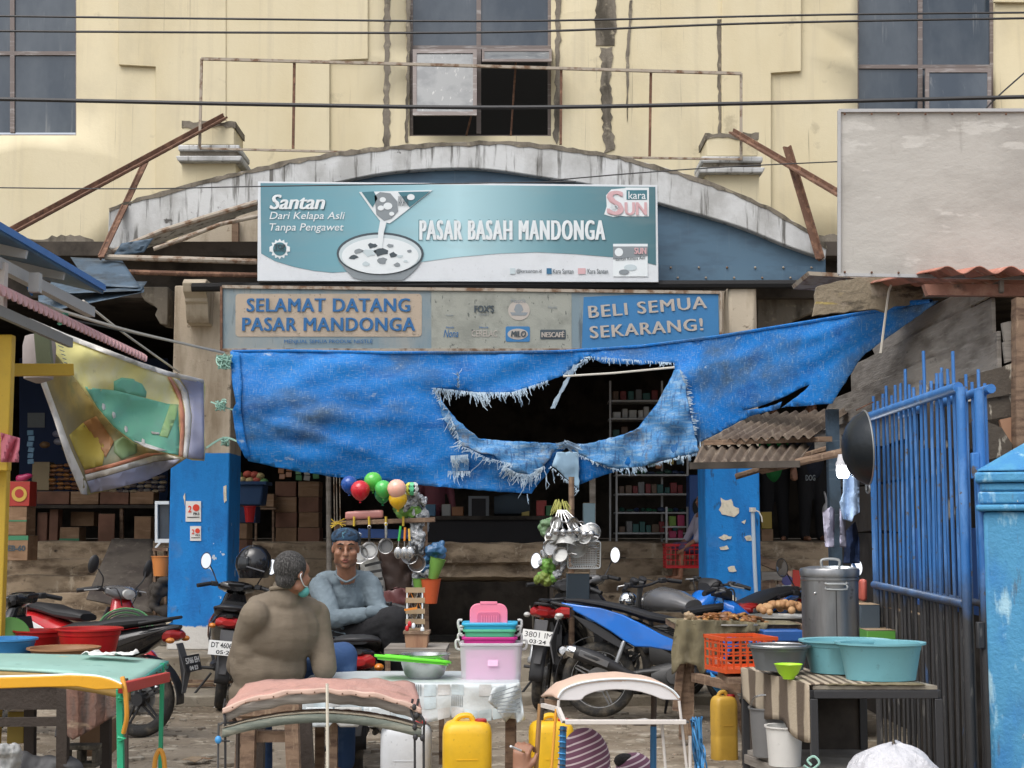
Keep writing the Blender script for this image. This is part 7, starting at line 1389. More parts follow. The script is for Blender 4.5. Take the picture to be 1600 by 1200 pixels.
m = cloth([(104, 1072), (190, 1072), (190, 1110), (170, 1124), (140, 1142), (114, 1156), (106, 1150)], lambda x, y: 7.7+.02*sin(x*.2), 7); solo(m, 'hanging_cloth', mat('faded_brown_sacking', (.22, .12, .09), .95, layers=[Ly((.13, .10, .09), (9, 9, 2), .45, .6), Ly((.34, .25, .18), (4, 4, 14), .56, .68)], bump=(50, .5)), 'faded brown sacking hanging beside the dark table leg', 'cloth', solid=.008)
def tub(px, py_rim, py_bot, wpx, Y, mt, label, taper=.78, name='plastic_tub', cat='tub', sy=1, group=None, lip=.014, content=None):
    zr = PZ(py_rim, Y); zb = PZ(py_bot, Y); s_ = P(1, 0, Y).x-P(0, 0, Y).x; r = wpx/2*s_; c = Vector((PX(px, Y, zr), Y, zb)); h = zr-zb
    t = thing(name, label, cat, c, 0, group)
    MB().lathe([(0, 0), (r*taper, 0), (r*taper*1.01, .01), (r*lerp(taper, 1, .8), h*.8), (r*.985, h*.82), (r, h-.01), (r+lip, h-.006), (r+lip, h+.004), (r-.006, h), (r*lerp(taper, 1, .8)-.004, h*.78), (r*taper-.004, .008), (0, .008)], c, 40, sy=sy).build('tub_wall', mt, t, weld=True)
    return t
tub(140, 982, 1035, 92, 8.5, 'tub_red', 'large red tub on the dark table at left'); tub(62, 985, 1035, 70, 8.75, 'tub_red', 'smaller red tub half hidden beside the blue tub'); tub(8, 998, 1036, 88, 8.2, 'tub_blue', 'light blue tub at the left edge on the dark table', .85); tub(100, 1012, 1034, 100, 8.1, 'tray_brown', 'shallow brown tray in front of the red tubs', .8, 'tray', 'tray')
c = P(12, 998, 8.7); solo(MB().lathe([(0, 0), (.12, .008), (.13, .0), (.12, -.01), (0, -.01)], c, 32, Vector((.1, -1, .35)).normalized().to_track_quat('Z', 'Y').to_matrix()), 'round_lid', 'tub_green', 'green round lid leaning behind the light blue tub', 'lid', weld=True)
q = thing('hose_coil', 'coiled green and grey hose hanging on the red scooter', 'hose', P(196, 990, 11.7))
for k in range(6): r = .09+.016*k; cc = P(196, 985, 11.7-.015*k); MB().tube([cc+Vector((r*1.25*cos(a), .02*sin(a*2), r*sin(a))) for a in [pi*j/14 for j in range(0, 15)]], .008, 6).build('hose_loop', plain('hose_green', (.10, .28, .12), .45) if k % 2 else 'g_grey', q)
boxpx(120, 1128, 168, 1182, 8.9, .3, .1, 'worn brown carton under the dark table')
boxpx(10, 1112, 38, 1162, 8.9, .2, 0, 'dull yellow box under the dark table', mt='dull_yellow')
t = thing('concrete_block', 'hollow grey concrete block on the ground under the dark table', 'block', P(128, 1200, 8.3)); c = P(128, 1180, 8.3)
m = MB(); W_, D_, H_ = .19, .12, .12
for z in (-H_/2+.012, H_/2-.012): m.box(c+Vector((0, 0, z)), (W_, D_, .024))
for x in (-W_/2+.012, 0, W_/2-.012): m.box(c+Vector((x, 0, 0)), (.024, D_, H_-.05))
m.build('block', 'cement', t, bevel=.004)
lumps('crumpled_bag', 'g_white', 'crumpled white plastic bag at the bottom left corner', 'bag', [(-10, 1168, 24, 1205)], 14, 7.6, .03, .06, .01, 41, .7); lumps('sack_heap', 'mudflap_grey', 'dark grey sack heap under the dark table', 'sack', [(30, 1190, 110, 1215)], 20, 7.9, .04, .09, .012, 42, .7)
# ---------------------------------------------------------------- cart cover with teal top (far left)
t = thing('teal_cart_cover', 'curved teal topped cart cover with yellow board and green poles at left', 'cart', P(120, 1500, 6.7))
M['teal_top'] = mat('worn_teal_vinyl', (.26, .44, .38), .55, layers=[Ly((.31, .52, .46), 3, .45, .65), Ly((.5, .42, .22), (6, 9, 9), .66, .72), Ly((.12, .28, .25), 12, .62, .74)], bump=(8, .1))
def tealz(x, y): return .905-max(0, (x+2.02))**2*.26
m = MB(); XR = PX(197, 6.3, .85); XB = PX(256, 7.2, .88)
def tf(u, v): y = lerp(6.55-.18*u**4, 7.25, v); x = lerp(-3.2, lerp(XR, XB, v), u); w = u**5; return Vector((x, y, .905-.058*w*(1-v)-.035*w*v+nz(u*7, v*4)*.003))
m.grid(tf, 40, 12); m.build('teal_top', 'teal_top', t, solid=.012, ang=60)
m = MB(); m.grid(lambda u, v: tf(u, 0)+Vector((0, -.008, -.008-v*(.055+.0*u))), 40, 3); m.build('front_board', plain('ochre_board', (.30, .19, .05), .6, .5), t, solid=.014, ang=60)
m = MB(); m.grid(lambda u, v: tf(1, u)+Vector((.008, 0, .004-v*.035)), 12, 2); m.build('end_strip', plain('teal_edge', (.05, .30, .26), .5, .4), t, solid=.008)
for k in range(9): p = tf(1, (k+.5)/9); MB().ell(p+Vector((.016, 0, -.012)), .004, n=6, m=4).build('nail', 'rust', t)
YB = 6.1
pts_t = [(-60, 1060), (60, 1057), (110, 1055), (150, 1057), (172, 1062), (190, 1070)]; pts_b = [(191, 1076), (150, 1078), (120, 1073), (60, 1074), (-60, 1078)]
MB().poly([(v.x, v.y) for v in spline([(a, b, 0) for a, b in pts_t], 5)]+pts_b, YB, .03).build('yellow_board', plain('warm_yellow', (.72, .36, .015), .5, .25), t, bevel=.004)
MB().tube([P(a, b-1, YB+.01) for a, b in pts_t], .006, 5).build('white_edge', 'print_white', t)
MB().beam(P(190, 1075, 6.15), P(261, 1058, 7.0), .03, .045).build('red_bar', plain('bar_red', (.50, .045, .035), .5, .3), t, bevel=.004)
plain('pole_green', (.02, .36, .18), .45, .3); plain('hose_orange', (.70, .32, .04), .45, .15)
MB().beam(P(187, 1076, 6.2), P(192, 1400, 6.2), .026, .026).build('pole', 'pole_green', t, bevel=.003); MB().beam(P(254, 1036, 7.1), P(251, 1175, 7.1), .018, .018).build('pole', 'pole_green', t); MB().beam(P(251, 1175, 7.1), P(251, 1330, 7.1), .018, .018).build('pole', 'pole_green', t)
MB().beam(P(196, 1060, 6.4), P(197, 1400, 6.4), .02, .02).build('pole', 'dark_timber', t)
for y in (1090, 1152): MB().tube([P(185, y, 6.18), P(195, y+2, 6.17), P(186, y+5, 6.18)], .008, 5).build('binding', 'pole_green', t)
MB().tube(spline([P(191, 1058, 6.16), P(196, 1085, 6.14), P(198, 1120, 6.15), P(193, 1145, 6.18)], 6), .010, 8).build('orange_hose', 'hose_orange', t); MB().tube(spline([P(240, 1215, 6.9), P(243, 1185, 6.9), P(250, 1172, 6.9), (P(256, 1185, 6.9)), P(258, 1215, 6.9)], 6), .011, 8).build('orange_loop', 'hose_orange', t)
t = thing('paper_scrap', 'torn white paper lying on the teal topped cart', 'paper', P(185, 1020, 7.1)); m = MB(); m.grid(lambda u, v: Vector((lerp(PX(135, 7.1, .9), PX(215, 7.1, .9), u)+nz(v*5, u*3)*.04, 7.0+v*.13+nz(u*6)*.03, .922+max(0, nz(u*5, v*5))*.03)), 16, 5); m.build('paper', 'paper_white', t, solid=.002)
# ---------------------------------------------------------------- pink padded cart cover (centre left)
t = thing('pink_cart_cover', 'pink padded curved cart cover on ropes before the two men', 'cart', P(505, 1500, 5.4))
M['pinkvinyl'] = mat('worn_pink_vinyl', (.50, .27, .22), .6, layers=[Ly((.44, .25, .21), 3, .45, .65), Ly((.30, .17, .13), (9, 9, 9), .6, .74), Ly((.6, .42, .35), (3, 20, 20), .62, .7)], bump=((14, 5, 9), .7))
def pf(u, v):
    a, b = P(lerp(349, 659, u), 1085, 5.2), P(lerp(384, 648, u), 1058, 5.65); p = a.lerp(b, v); arch = 1-(2*u-1)**2; z = lerp(.893+.058*arch, .934+.010*arch, v); ed = (1-arch)**4
    return Vector((p.x+nz(u*9, v*3)*.004, p.y, z+nz(u*11, v*5, 2)*.008-ed*.01))
m = MB(); m.grid(pf, 46, 12); m.build('padded_top', 'pinkvinyl', t, solid=.006, ang=70)
m = MB(); m.grid(lambda u, v: pf(u, 0)+Vector((0, -.012+.004*sin(u*40), .006-v*(.018+.010*nz(u*12)))), 70, 3); m.build('folded_hem', plain('pale_hem', (.60, .42, .34), .6, .4), t, solid=.006, ang=70)
m = MB(); m.grid(lambda u, v: pf(u, 0)+Vector((0, .01, -.012-v*.034)), 46, 2); m.build('wood_rib', 'greywood', t, solid=.02)
for k in range(14): MB().ell(pf(.05+k*.069, 0)+Vector((0, -.02, -.006)), .003, n=6, m=4).build('tack', 'rust', t)
def rib2(u, v): a = P(lerp(349, 659, u), 1100, 5.2); return Vector((a.x, 5.2+v*.03, .818+.052*(1-(2*u-1)**2)))
m = MB(); m.grid(lambda u, v: rib2(u, 0)+Vector((0, 0, -v*.030)), 40, 2); m.build('lower_rib', mat('grey_green_rib', (.13, .15, .125), .8, layers=[Ly((.25, .25, .20), (3, 9, 30), .5, .62)], bump=(30, .3)), t, solid=.022)
m = MB(); m.grid(lambda u, v: rib2(u, 0)+Vector((0, .1*v-.012, .004+.003*nz(u*30, v*4))), 50, 3); m.build('rib_cloth', plain('khaki_cloth', (.23, .20, .15), .9, .5), t, solid=.004)
plain('string_white', (.62, .58, .48), .8, .3)
MB().tube([P(511, 1068, 5.15), P(511.5, 1110, 5.14), P(513, 1400, 5.16)], .0055, 6).build('white_string', 'string_white', t)
for x0, x1 in ((352, 352), (645, 648), (654, 662)): MB().tube(spline([P(x0, 1092, 5.2), P(x0+rnd(-3, 3), 1110, 5.2), P(x1+rnd(-2, 2), 1128, 5.19), P(x1, 1160, 5.2), P(x1+1, 1420, 5.22)], 5), .0045, 6).build('side_rope', 'cable_black', t)
for x, y in ((647, 1105), (651, 1118), (649, 1152), (660, 1153), (648, 1136)): MB().ell(P(x, y, 5.19), (.009, .009, .012), n=8, m=6).build('rope_knot', 'cable_black', t)
MB().tube(spline([P(340, 1420, 5.2), P(341, 1160, 5.2), P(345, 1132, 5.2), P(362, 1129, 5.22), P(400, 1127, 5.3)], 6), .004, 6).build('wire_hoop', 'engine_grey', t); MB().ell(P(341, 1156, 5.19), (.012, .01, .014), n=8, m=6).build('blue_knot', 'tub_blue', t); MB().tube([P(341, 1157, 5.19), P(359, 1158, 5.2)], .003, 5).build('loose_end', 'cable_black', t)
MB().tube([P(352, 1100, 5.3), P(372, 1135, 5.35), P(368, 1420, 5.3)], .008, 6).build('side_stick', 'dark_timber', t)
# rough wooden trestle behind it
t = thing('wooden_trestle', 'rough brown wooden trestle under the pink cart cover', 'trestle', P(420, 1400, 6.7)); Yt = 6.8
MB().beam(P(372, 1106, Yt), P(470, 1104, Yt), .10, .07).build('top_beam', 'wood', t, bevel=.004); MB().beam(P(400, 1150, Yt+.05), P(452, 1150, Yt+.05), .05, .05).build('stretcher', 'wood', t)
for x0, x1, d in ((390, 382, 0), (404, 398, .2), (456, 466, 0), (476, 492, .25)): MB().beam(P(x0, 1118, Yt+d), P(x1, 1420, Yt+d), .06, .06).build('leg', 'wood' if d == 0 else 'dark_timber', t)
# ---------------------------------------------------------------- cloth covered table with plastic boxes
t = thing('cloth_table', 'low table wrapped in grey and white checked plastic cloth carrying plastic boxes', 'table', P(650, 1400, 7.9))
CZ = PZ(1067, 7.7); xa_, xb_ = PX(468, 7.7, CZ), PX(812, 7.7, CZ)
M['checks'] = mat('pale_plastic_cloth', (.56, .60, .61), .45, layers=[Ly((.42, .47, .49), 3, .45, .65)], bump=(7, .3))
MB().bb(xa_, xb_, 7.7, 8.35, CZ-.02, CZ).build('cloth_top', 'checks', t, bevel=.006)
def skf(u, v): x = lerp(xa_, xb_, u); return Vector((x, 7.69+.012*sin(u*38)*v+.008*nz(u*20, v*3), CZ-.003-v*(.185+.012*sin(u*25))))
m = MB(); m.grid(skf, 70, 8); m.build('cloth_skirt', 'checks', t, solid=.003, ang=80)
rq = random.Random(9)
for c_ in range(16):
    for r_ in range(3):
        if rq.random() < .45: continue
        u0 = (c_+.06)/16; u1 = (c_+.94)/16; v0 = r_/3+.02; v1 = (r_+1)/3-.01; kind = rq.choice(['print_pale', 'g_white', 'mudflap_light', 'stripe'])
        if kind == 'stripe':
            for k in range(6):
                a = lerp(u0, u1, k/6); m = MB(); m.grid(lambda u, v: skf(lerp(a, a+(u1-u0)/14, u), lerp(v0, v1, v))+Vector((0, -.004, 0)), 1, 4); m.build('printed_stripe', 'print_grey', t, smooth=False)
        else:
            if kind == 'mudflap_light' and kind not in M: plain('mudflap_light', (.26, .31, .33), .5, .2)
            m = MB(); m.grid(lambda u, v: skf(lerp(u0, u1, u), lerp(v0, v1, v))+Vector((0, -.004, 0)), 5, 4); m.build('printed_check', kind, t, smooth=False)
cloth([(770, 1075), (812, 1066), (816, 1100), (820, 1124), (808, 1130), (804, 1112), (790, 1128), (776, 1108), (762, 1096)], lambda x, y: 7.62+.03*sin(x*.2+y*.1), 5).build('knotted_corner', 'checks', t, solid=.006, ang=80)
for k in range(7): MB().tube([P(766+k*2, 1086+k*4.5, 7.585), P(795+k*3, 1076+k*6, 7.57), P(812, 1070+k*7, 7.6)], .003, 4).build('crease_print', 'print_grey', t)
for x, d in ((797, 0), (520, 0), (800, .5), (500, .5)): MB().beam(P(x, 1100, 7.78+d), P(x-1, 1420, 7.78+d), .05, .04).build('leg', 'wood', t)
for k in range(3):
    m = cloth([(478+k*45, 1105), (520+k*45, 1105), (521+k*45, 1128), (514+k*45, 1136), (486+k*45, 1136), (479+k*45, 1128)], lambda x, y: 7.6, 6); m.build('scalloped_flap', 'checks' if k != 1 else 'g_white2', t, solid=.004)
# steel basin and green lid
t = thing('steel_basin', 'stainless steel basin on the checked cloth under the lime lid', 'basin', P(663, 1067, 7.95)); s_ = 7.95/2300
c = Vector((PX(663, 7.95, CZ), 7.95, CZ+.001)); MB().lathe([(0, 0), (.085, 0), (.105, .02), (.125, .08), (.134, .125), (.142, .128), (.132, .122), (.118, .075), (.1, .02), (0, .008)], c, 36).build('bowl', 'steel', t, weld=True)
t = thing('plastic_cover', 'bright lime green plastic lid tilted on the steel basin', 'lid', P(645, 1035, 7.95)); m = MB(); A = Matrix.Rotation(radians(5), 3, 'Y') @ Matrix.Rotation(radians(-6), 3, 'X'); c = P(646, 1030, 7.92)
def lidf(m, w, d, z0, z1, r): m.rbox((0, 0, (z0+z1)/2), (w, d, z1-z0), r)
m.rbox((0, 0, 0), (.40, .27, .014), .03); m.rbox((0, 0, -.012), (.37, .24, .012), .03); m.v = [c+A @ v for v in m.v]; m.build('lid_panel', plain('lime_bright', (.15, .72, .03), .35, .1), t, bevel=.003); m = MB(); m.rbox((0, 0, .010), (.30, .17, .006), .03); m.v = [c+A @ v for v in m.v]; m.build('raised_centre', 'lime_bright', t, bevel=.002)
# stacked plastic boxes
M['clearbox'] = mat('clear_frosted_plastic', (.75, .72, .78), .3, trans=.75, alpha=1); M['clearbox'].node_tree.nodes['Principled BSDF'].inputs['IOR'].default_value = 1.15
def pbox(x0, y0, x1, y1, Y, d, taper, mt, label, lid=None, clips=True, inner=None, name='storage_box'):
    a, c_ = P(x0, y1, Y), P(x1, y0, Y); w, h = c_.x-a.x, c_.z-a.z; ce = Vector(((a.x+c_.x)/2, Y+d/2, a.z)); t = thing(name, label, 'storage box', ce)
    MB().rbox((0, 0, h/2), (w*.94, d*.94, h), .03, taper=taper).build('box_body', mt, t, world=False, bevel=.004); m = MB(); m.rbox((0, 0, h-.006), (w*1.02, d*1.02, .014), .03); m.build('box_rim', mt, t, world=False, bevel=.003)
    if inner: MB().rbox((0, 0, h*.45), (w*.80, d*.8, h*.78), .03).build('inner_box', inner, t, world=False, bevel=.004)
    if lid: m = MB(); m.rbox((0, 0, h+.008), (w*.98, d*.98, .014), .03); m.rbox((0, 0, h+.020), (w*.86, d*.84, .010), .03); m.build('box_lid', lid, t, world=False, bevel=.003)
    if clips:
        for s in (-1, 1):
            m = MB().tube(spline([(s*(w*.51), 0, h+.01), (s*(w*.51+.02), 0, h+.008), (s*(w*.51+.018), 0, h-.03), (s*(w*.5), 0, h-.04)], 4), .007, 6); m.build('clip', 'g_white', t, world=False)
    return t
M['frostpink'] = mat('milky_box', (.66, .62, .68), .35, layers=[Ly((.62, .45, .60), 2, .3, .6, amt=.4)]); plain('box_pink', (.78, .22, .55), .4, .05); plain('box_magenta', (.50, .02, .22), .4, .1); plain('box_cyan', (.03, .38, .62), .35, .1); plain('box_green', (.08, .42, .24), .35, .1); plain('box_rose', (.80, .22, .33), .35, .1)
M['milk'] = mat('translucent_milky', (.80, .78, .82), .4, trans=.55); M['milk'].node_tree.nodes['Principled BSDF'].inputs['IOR'].default_value = 1.05
t = pbox(718, 1006, 816, 1068, 7.85, .24, 1.06, 'milk', 'large milky plastic storage box with pink box inside on the checked table', inner='box_pink')
MB().poly([(762, 1031), (778, 1031), (778, 1041), (762, 1041)], 7.845, .002).build('sticker', plain('sticker_pale', (.85, .55, .75), .5, .05), t)
pbox(722, 996, 808, 1006, 7.87, .22, 1.02, 'box_magenta', 'flat magenta storage box lid between the milky and green boxes', clips=True); pbox(724, 984, 806, 996, 7.87, .22, 1.02, 'box_green', 'shallow green storage box under the cyan one'); pbox(722, 974, 808, 984, 7.87, .22, 1.03, 'box_cyan', 'cyan storage box lid second from the top of the stack')
t = thing('plastic_cover', 'pink rounded plastic lid standing upright on top of the box stack', 'lid', P(763, 976, 7.95)); MB().poly(rr(734, 943, 793, 990, 13, 6), 7.94, .012).build('lid_panel', 'box_rose', t, bevel=.004); MB().poly(rr(746, 956, 781, 985, 5, 4), 7.932, .008).build('raised_frame', plain('rose_dark', (.62, .14, .24), .4, .05), t, bevel=.002); MB().poly([(750, 940), (777, 940), (777, 945), (750, 945)], 7.938, .02).build('tab', 'box_rose', t, bevel=.003)
for k in range(7): MB().poly([(752+k*3.8, 962), (753.4+k*3.8, 962), (753.4+k*3.8, 974), (752+k*3.8, 974)], 7.929, .003).build('groove', 'box_rose', t)
# jerrycans
def jerry(px, py_top, Y, wpx, h, mt, label, cap='cap_red', rz=0, lid=True):
    zt = PZ(py_top, Y); w = wpx*Y/2300; t = thing('jerrycan', label, 'jerrycan', (PX(px, Y, zt), Y+.1, zt-h), rz, 'jerrycans around the tables'); m = MB(); d = w*.8
    n = 5; secs = [(0, .96), (.02, 1), (.35, 1), (.37, .985), (.41, .985), (.43, 1), (.86, 1), (.93, .95), (.975, .84), (1, .66)]
    per = []
    r = .06*w/.28
    for q, (sx, sy) in enumerate(((1, 1), (-1, 1), (-1, -1), (1, -1))):
        for k in range(n+1): a = pi/2*(q+k/n); per.append((sx*(w/2-r)+r*cos(a), sy*(d/2-r)+r*sin(a)))
    vs = [(x*s, y*s, z*h) for z, s in secs for x, y in per]; L_ = len(per)
    m.add(vs, [(i*L_+k, i*L_+(k+1) % L_, (i+1)*L_+(k+1) % L_, (i+1)*L_+k) for i in range(len(secs)-1) for k in range(L_)]+[tuple(range(L_-1, -1, -1)), tuple((len(secs)-1)*L_+k for k in range(L_))]); m.build('can_body', mt, t, world=False, ang=50)
    MB().tube(spline([(-w*.28, 0, h*.97), (-w*.16, 0, h*1.05), (w*.05, 0, h*1.06), (w*.14, 0, h*.98)], 4), .014, 8).build('handle', mt, t, world=False)
    MB().bb(-w*.22, w*.22, -d/2-.003, -d/2+.004, h*.55, h*.556).build('seam_mark', mt, t, world=False); m = MB().lathe([(.028, 0), (.03, .005), (.03, .035), (.024, .04), (0, .04)], (w*.28, -d*.1, h*.93), 14)
    if lid: m.build('screw_cap', cap, t, world=False)
    return t
plain('cap_red', (.35, .02, .02), .4, .1); plain('can_yellow', (.74, .44, .015), .42, .55); plain('can_white', (.58, .60, .62), .45, .6); plain('can_dull', (.56, .34, .05), .45, .45)
jerry(633, 1133, 7.6, 78, .40, 'can_white', 'off white jerrycan with red cap under the checked table', rz=0); jerry(729, 1130, 7.4, 76, .40, 'can_yellow', 'bright yellow jerrycan standing before the checked table', 'brownbag_cap' if 0 else 'cap_red', .03); jerry(862, 1130, 7.5, 66, .40, 'can_yellow', 'yellow jerrycan behind the white arched cart cover', rz=.2)
jerry(1134, 1090, 9.9, 38, .42, 'can_dull', 'dull yellow jerrycan with red top under the fried food table', rz=.3)
# ---------------------------------------------------------------- white arched cart cover
t = thing('white_cart_cover', 'white and cream arched cart cover on a thin metal frame', 'cart', P(955, 1500, 5.5))
fo = [(872, 1092), (880, 1080), (900, 1071), (930, 1065), (965, 1062.5), (1000, 1064), (1030, 1070), (1050, 1080), (1061, 1092)]; fi = [(1062, 1094), (1036, 1093), (1020, 1087), (995, 1080), (965, 1077.5), (935, 1080), (915, 1087), (906, 1094), (874, 1094)]
sf = [(v.x, v.y) for v in spline([(a, b, 0) for a, b in fo], 4)]; plain('cover_white', (.68, .66, .66), .5, .3); plain('cover_cream', (.66, .47, .36), .55, .35)
MB().poly(sf+[(v.x, v.y) for v in spline([(a, b, 0) for a, b in fi], 4)], 5.3, .012).build('front_panel', 'cover_white', t, bevel=.003)
fpt = [P(x, y, 5.3) for x, y in sf]; bk = [P(lerp(846, 1035, i/(len(sf)-1)), interp([(0, 1089), (.12, 1068), (.3, 1056), (.55, 1051.5), (.8, 1056), (1, 1070)], i/(len(sf)-1)), 5.75) for i in range(len(sf))]
m = MB(); n_ = len(sf)-1; m.grid(lambda u, v: fpt[int(round(u*n_))].lerp(bk[int(round(u*n_))], v)+Vector((0, 0, .008*sin(pi*v)+nz(u*8, v*4)*.004)), n_, 6); m.build('curved_top', 'cover_cream', t, solid=.01, ang=70)
MB().tube([p+Vector((0, -.004, .004)) for p in fpt], .004, 5).build('piping', 'print_white', t)
MB().poly([(850, 1092), (872, 1096), (868, 1110), (852, 1102)], 5.5, .02).build('inner_wood', 'wood', t)
plain('frame_white', (.62, .58, .54), .4, .3); plain('brass', (.45, .26, .12), .4, .4, metal=.5)
MB().beam(P(883, 1128, 5.25), P(1072, 1128, 5.25), .02, .016).build('cross_bar', 'frame_white', t, bevel=.002); MB().beam(P(880, 1128, 5.27), P(1076, 1128, 5.28), .03, .006).build('cross_bar_edge', 'engine_grey', t)
MB().beam(P(848, 1102, 5.45), P(872, 1108, 5.3), .016, .014).build('side_bar', 'frame_white', t); MB().beam(P(872, 1107, 5.3), P(881, 1128, 5.26), .014, .014).build('side_bar', 'frame_white', t)
for a, b, mt, r in (((844, 1100), (823, 1420), 'brass', .009), ((869, 1108), (845, 1420), 'hose_orange', .005), ((884, 1135), (838, 1420), 'cover_cream', .006), ((1061, 1095), (1098, 1420), 'frame_white', .005), ((1034, 1130), (1058, 1420), 'frame_white', .005), ((1078, 1150), (1080, 1420), 'frame_white', .006), ((1022, 1086), (1021, 1135), 'dark_timber', .011), ((1021, 1135), (1020, 1420), 'bar_blue', .012), ((880, 1135), (873, 1420), 'bar_blue', .012), ((873, 1094), (872, 1108), 'frame_white', .005), ((848, 1092), (845, 1125), 'dark_timber', .010)):
    if mt == 'bar_blue' and mt not in M: plain('bar_blue', (.02, .12, .26), .5, .4)
    Yy = 5.6 if a[0] in (1022, 1021, 844, 848) else 5.3; MB().tube([P(*a, Yy), P(*b, Yy)], r, 8).build('frame_rod', mt, t)
for k in range(12): y = 1138+k*9; MB().tube([P(879-k*.25+5.4*cos(a), y+a*.7, 5.295+.012*sin(a)) for a in [j*pi/4 for j in range(9)]], .0025, 4).build('wrapping', 'cable_black' if k % 3 == 0 else 'tub_blue', t)
rp = thing('blue_rope_bundle', 'tangled blue rope hanging from the right side of the white cart frame', 'rope', P(1088, 1300, 5.35))
for k in range(26): x = 1082+k % 5*3; MB().tube(spline([P(x+rnd(-4, 4)+j*2.2, 1125+j*26+rnd(-6, 6), 5.33+rnd(-.03, .03)) for j in range(6)], 4), .0035, 4).build('rope_strand', 'tub_blue' if k % 2 else 'bar_blue', rp)
# ---------------------------------------------------------------- fried food table
t = thing('food_table', 'rough wooden food table with olive cloth in front of the right column', 'table', P(1150, 1160, 10.8)); FZ = PZ(977, 10.6)
MB().bb(PX(1058, 10.6, FZ), PX(1262, 10.6, FZ), 10.6, 11.4, FZ-.04, FZ).build('table_top', 'wood', t)
for a, b, Y, w in (((1074, 1000), (1072, 1155), 10.7, .10), ((1064, 1030), (1056, 1110), 10.65, .05), ((1240, 1000), (1240, 1120), 11.2, .08), ((1130, 1045), (1172, 1165), 10.2, .055)): MB().beam(P(*a, Y), P(*b, Y), w, .06).build('leg', 'wood', t)
MB().beam(P(1085, 1058, 10.6), P(1180, 1080, 9.7), .05, .06).build('side_rail', 'wood', t)
M['olive'] = mat('olive_drab_cloth', (.17, .145, .085), .95, layers=[Ly((.11, .095, .06), 4, .45, .65), Ly((.24, .21, .14), (9, 9, 3), .56, .7)], bump=((14, 14, 7), .5))
def od(x, y): return 10.55-.02*sin(x*.25+y*.03)-.03*nz(x*.05, y*.04)
o = cloth([(1058, 968), (1100, 969), (1150, 970), (1200, 974), (1198, 985), (1150, 990), (1118, 1000), (1124, 1020), (1110, 1036), (1102, 1050), (1096, 1056), (1088, 1040), (1074, 1036), (1062, 1038), (1056, 1050), (1050, 1054), (1049, 1020), (1053, 990)], od, 7); solo(o, 'table_cloth', 'olive', 'faded olive drab cloth draped over the corner of the food table', 'cloth', solid=.01, ang=80)
o = MB(); o.grid(lambda u, v: Vector((lerp(PX(1056, 10.6, FZ), PX(1250, 10.6, FZ), u), lerp(10.56, 11.3, v), FZ+.006+abs(nz(u*9, v*7))*.01)), 20, 8); solo(o, 'table_cloth', 'olive', 'flat olive cloth spread on top of the food table under the trays', 'cloth', solid=.006)
def platter(px, py, w, Y, mt, label, name='platter'): return tub(px, py, py+16, w, Y, mt, label, .7, name, 'tray')
platter(1140, 972, 130, 10.85, 'alu', 'wide steel platter heaped with brown fried food'); platter(1222, 962, 100, 11.25, 'alu', 'steel basin heaped with round potato balls')
cols = [cl('fry%d' % k, c) for k, c in enumerate(((.30, .13, .04), (.22, .09, .03), (.36, .18, .06), (.16, .07, .03)))]
for k in range(90):
    a = rnd(0, 6.28); r = rnd(0, 1)**.6*.27; c = P(1140, 972, 10.85)+Vector((r*cos(a), r*.9*sin(a), .0+.05*(1-(r/.28)**2)+rnd(-.01, .02))); m = MB().ell(c, (rnd(.018, .04), rnd(.015, .028), rnd(.008, .016)), Matrix.Rotation(rnd(0, 3), 3, 'Z') @ Matrix.Rotation(rnd(-.7, .7), 3, 'X'), 8, 5); tag_ = solo(m, 'fritter', random.choice(cols), 'crisp brown fritter in the heap on the wide steel platter', 'food', 'fritters heaped on the wide platter')
for k in range(44):
    a = rnd(0, 6.28); r = rnd(0, 1)**.6*.20; c = P(1222, 960, 11.25)+Vector((r*cos(a), r*.9*sin(a), .01+.07*(1-(r/.22)**2)+rnd(0, .01))); m = MB().ell(c, rnd(.024, .032), n=10, m=7); solo(m, 'potato_ball', plain('potato%d' % (k % 2), [(.46, .27, .13), (.38, .2, .09)][k % 2], .7, .3), 'round light brown ball in the heap behind the fritters', 'food', 'potato balls heaped in the steel basin')
lumps('paper_wrap', 'tape', 'crumpled brown wrapping paper at the left end of the platter', 'paper', [(1072, 960, 1092, 972)], 9, 10.75, .02, .04, .008, 71, .5); o = solo(MB().poly([(1192, 985), (1256, 985), (1256, 1003), (1196, 1003)], 10.4, .25), 'blue_tray', plain('tray_blue', (.02, .09, .30), .4), 'blue tray under the potato basin', 'tray', bevel=.01)
crate(1122, 996, 1205, 1052, 9.3, .35, plain('crate_orange', (.62, .09, .02), .45, .5) and 'crate_orange', 'orange red plastic lattice crate behind the grey basin', rz=.25)
t = thing('crate_stand', 'low timber stand under the orange red crate', 'stand', P(1165, 1180, 9.4)); MB().bb(PX(1135, 9.3, .6), PX(1215, 9.3, .6), 9.25, 9.7, PZ(1053, 9.45)-.04, PZ(1053, 9.45)-.003).build('table_top', 'wood', t); [MB().beam((PX(x, 9.4, .3), y, 0), (PX(x, 9.4, .3), y, PZ(1053, 9.45)-.04), .05, .05).build('leg', 'dark_timber', t) for x in (1175, 1208) for y in (9.32, 9.65)]
solo(cloth([(1108, 1028), (1122, 1024), (1140, 1036), (1158, 1046), (1152, 1056), (1160, 1066), (1148, 1062), (1130, 1048), (1112, 1040)], lambda x, y: 9.9+.03*sin(x*.3), 5), 'rag', plain('rag_red', (.42, .16, .12), .9, .5), 'faded red torn rag on the side rail of the food table', 'cloth', solid=.008)
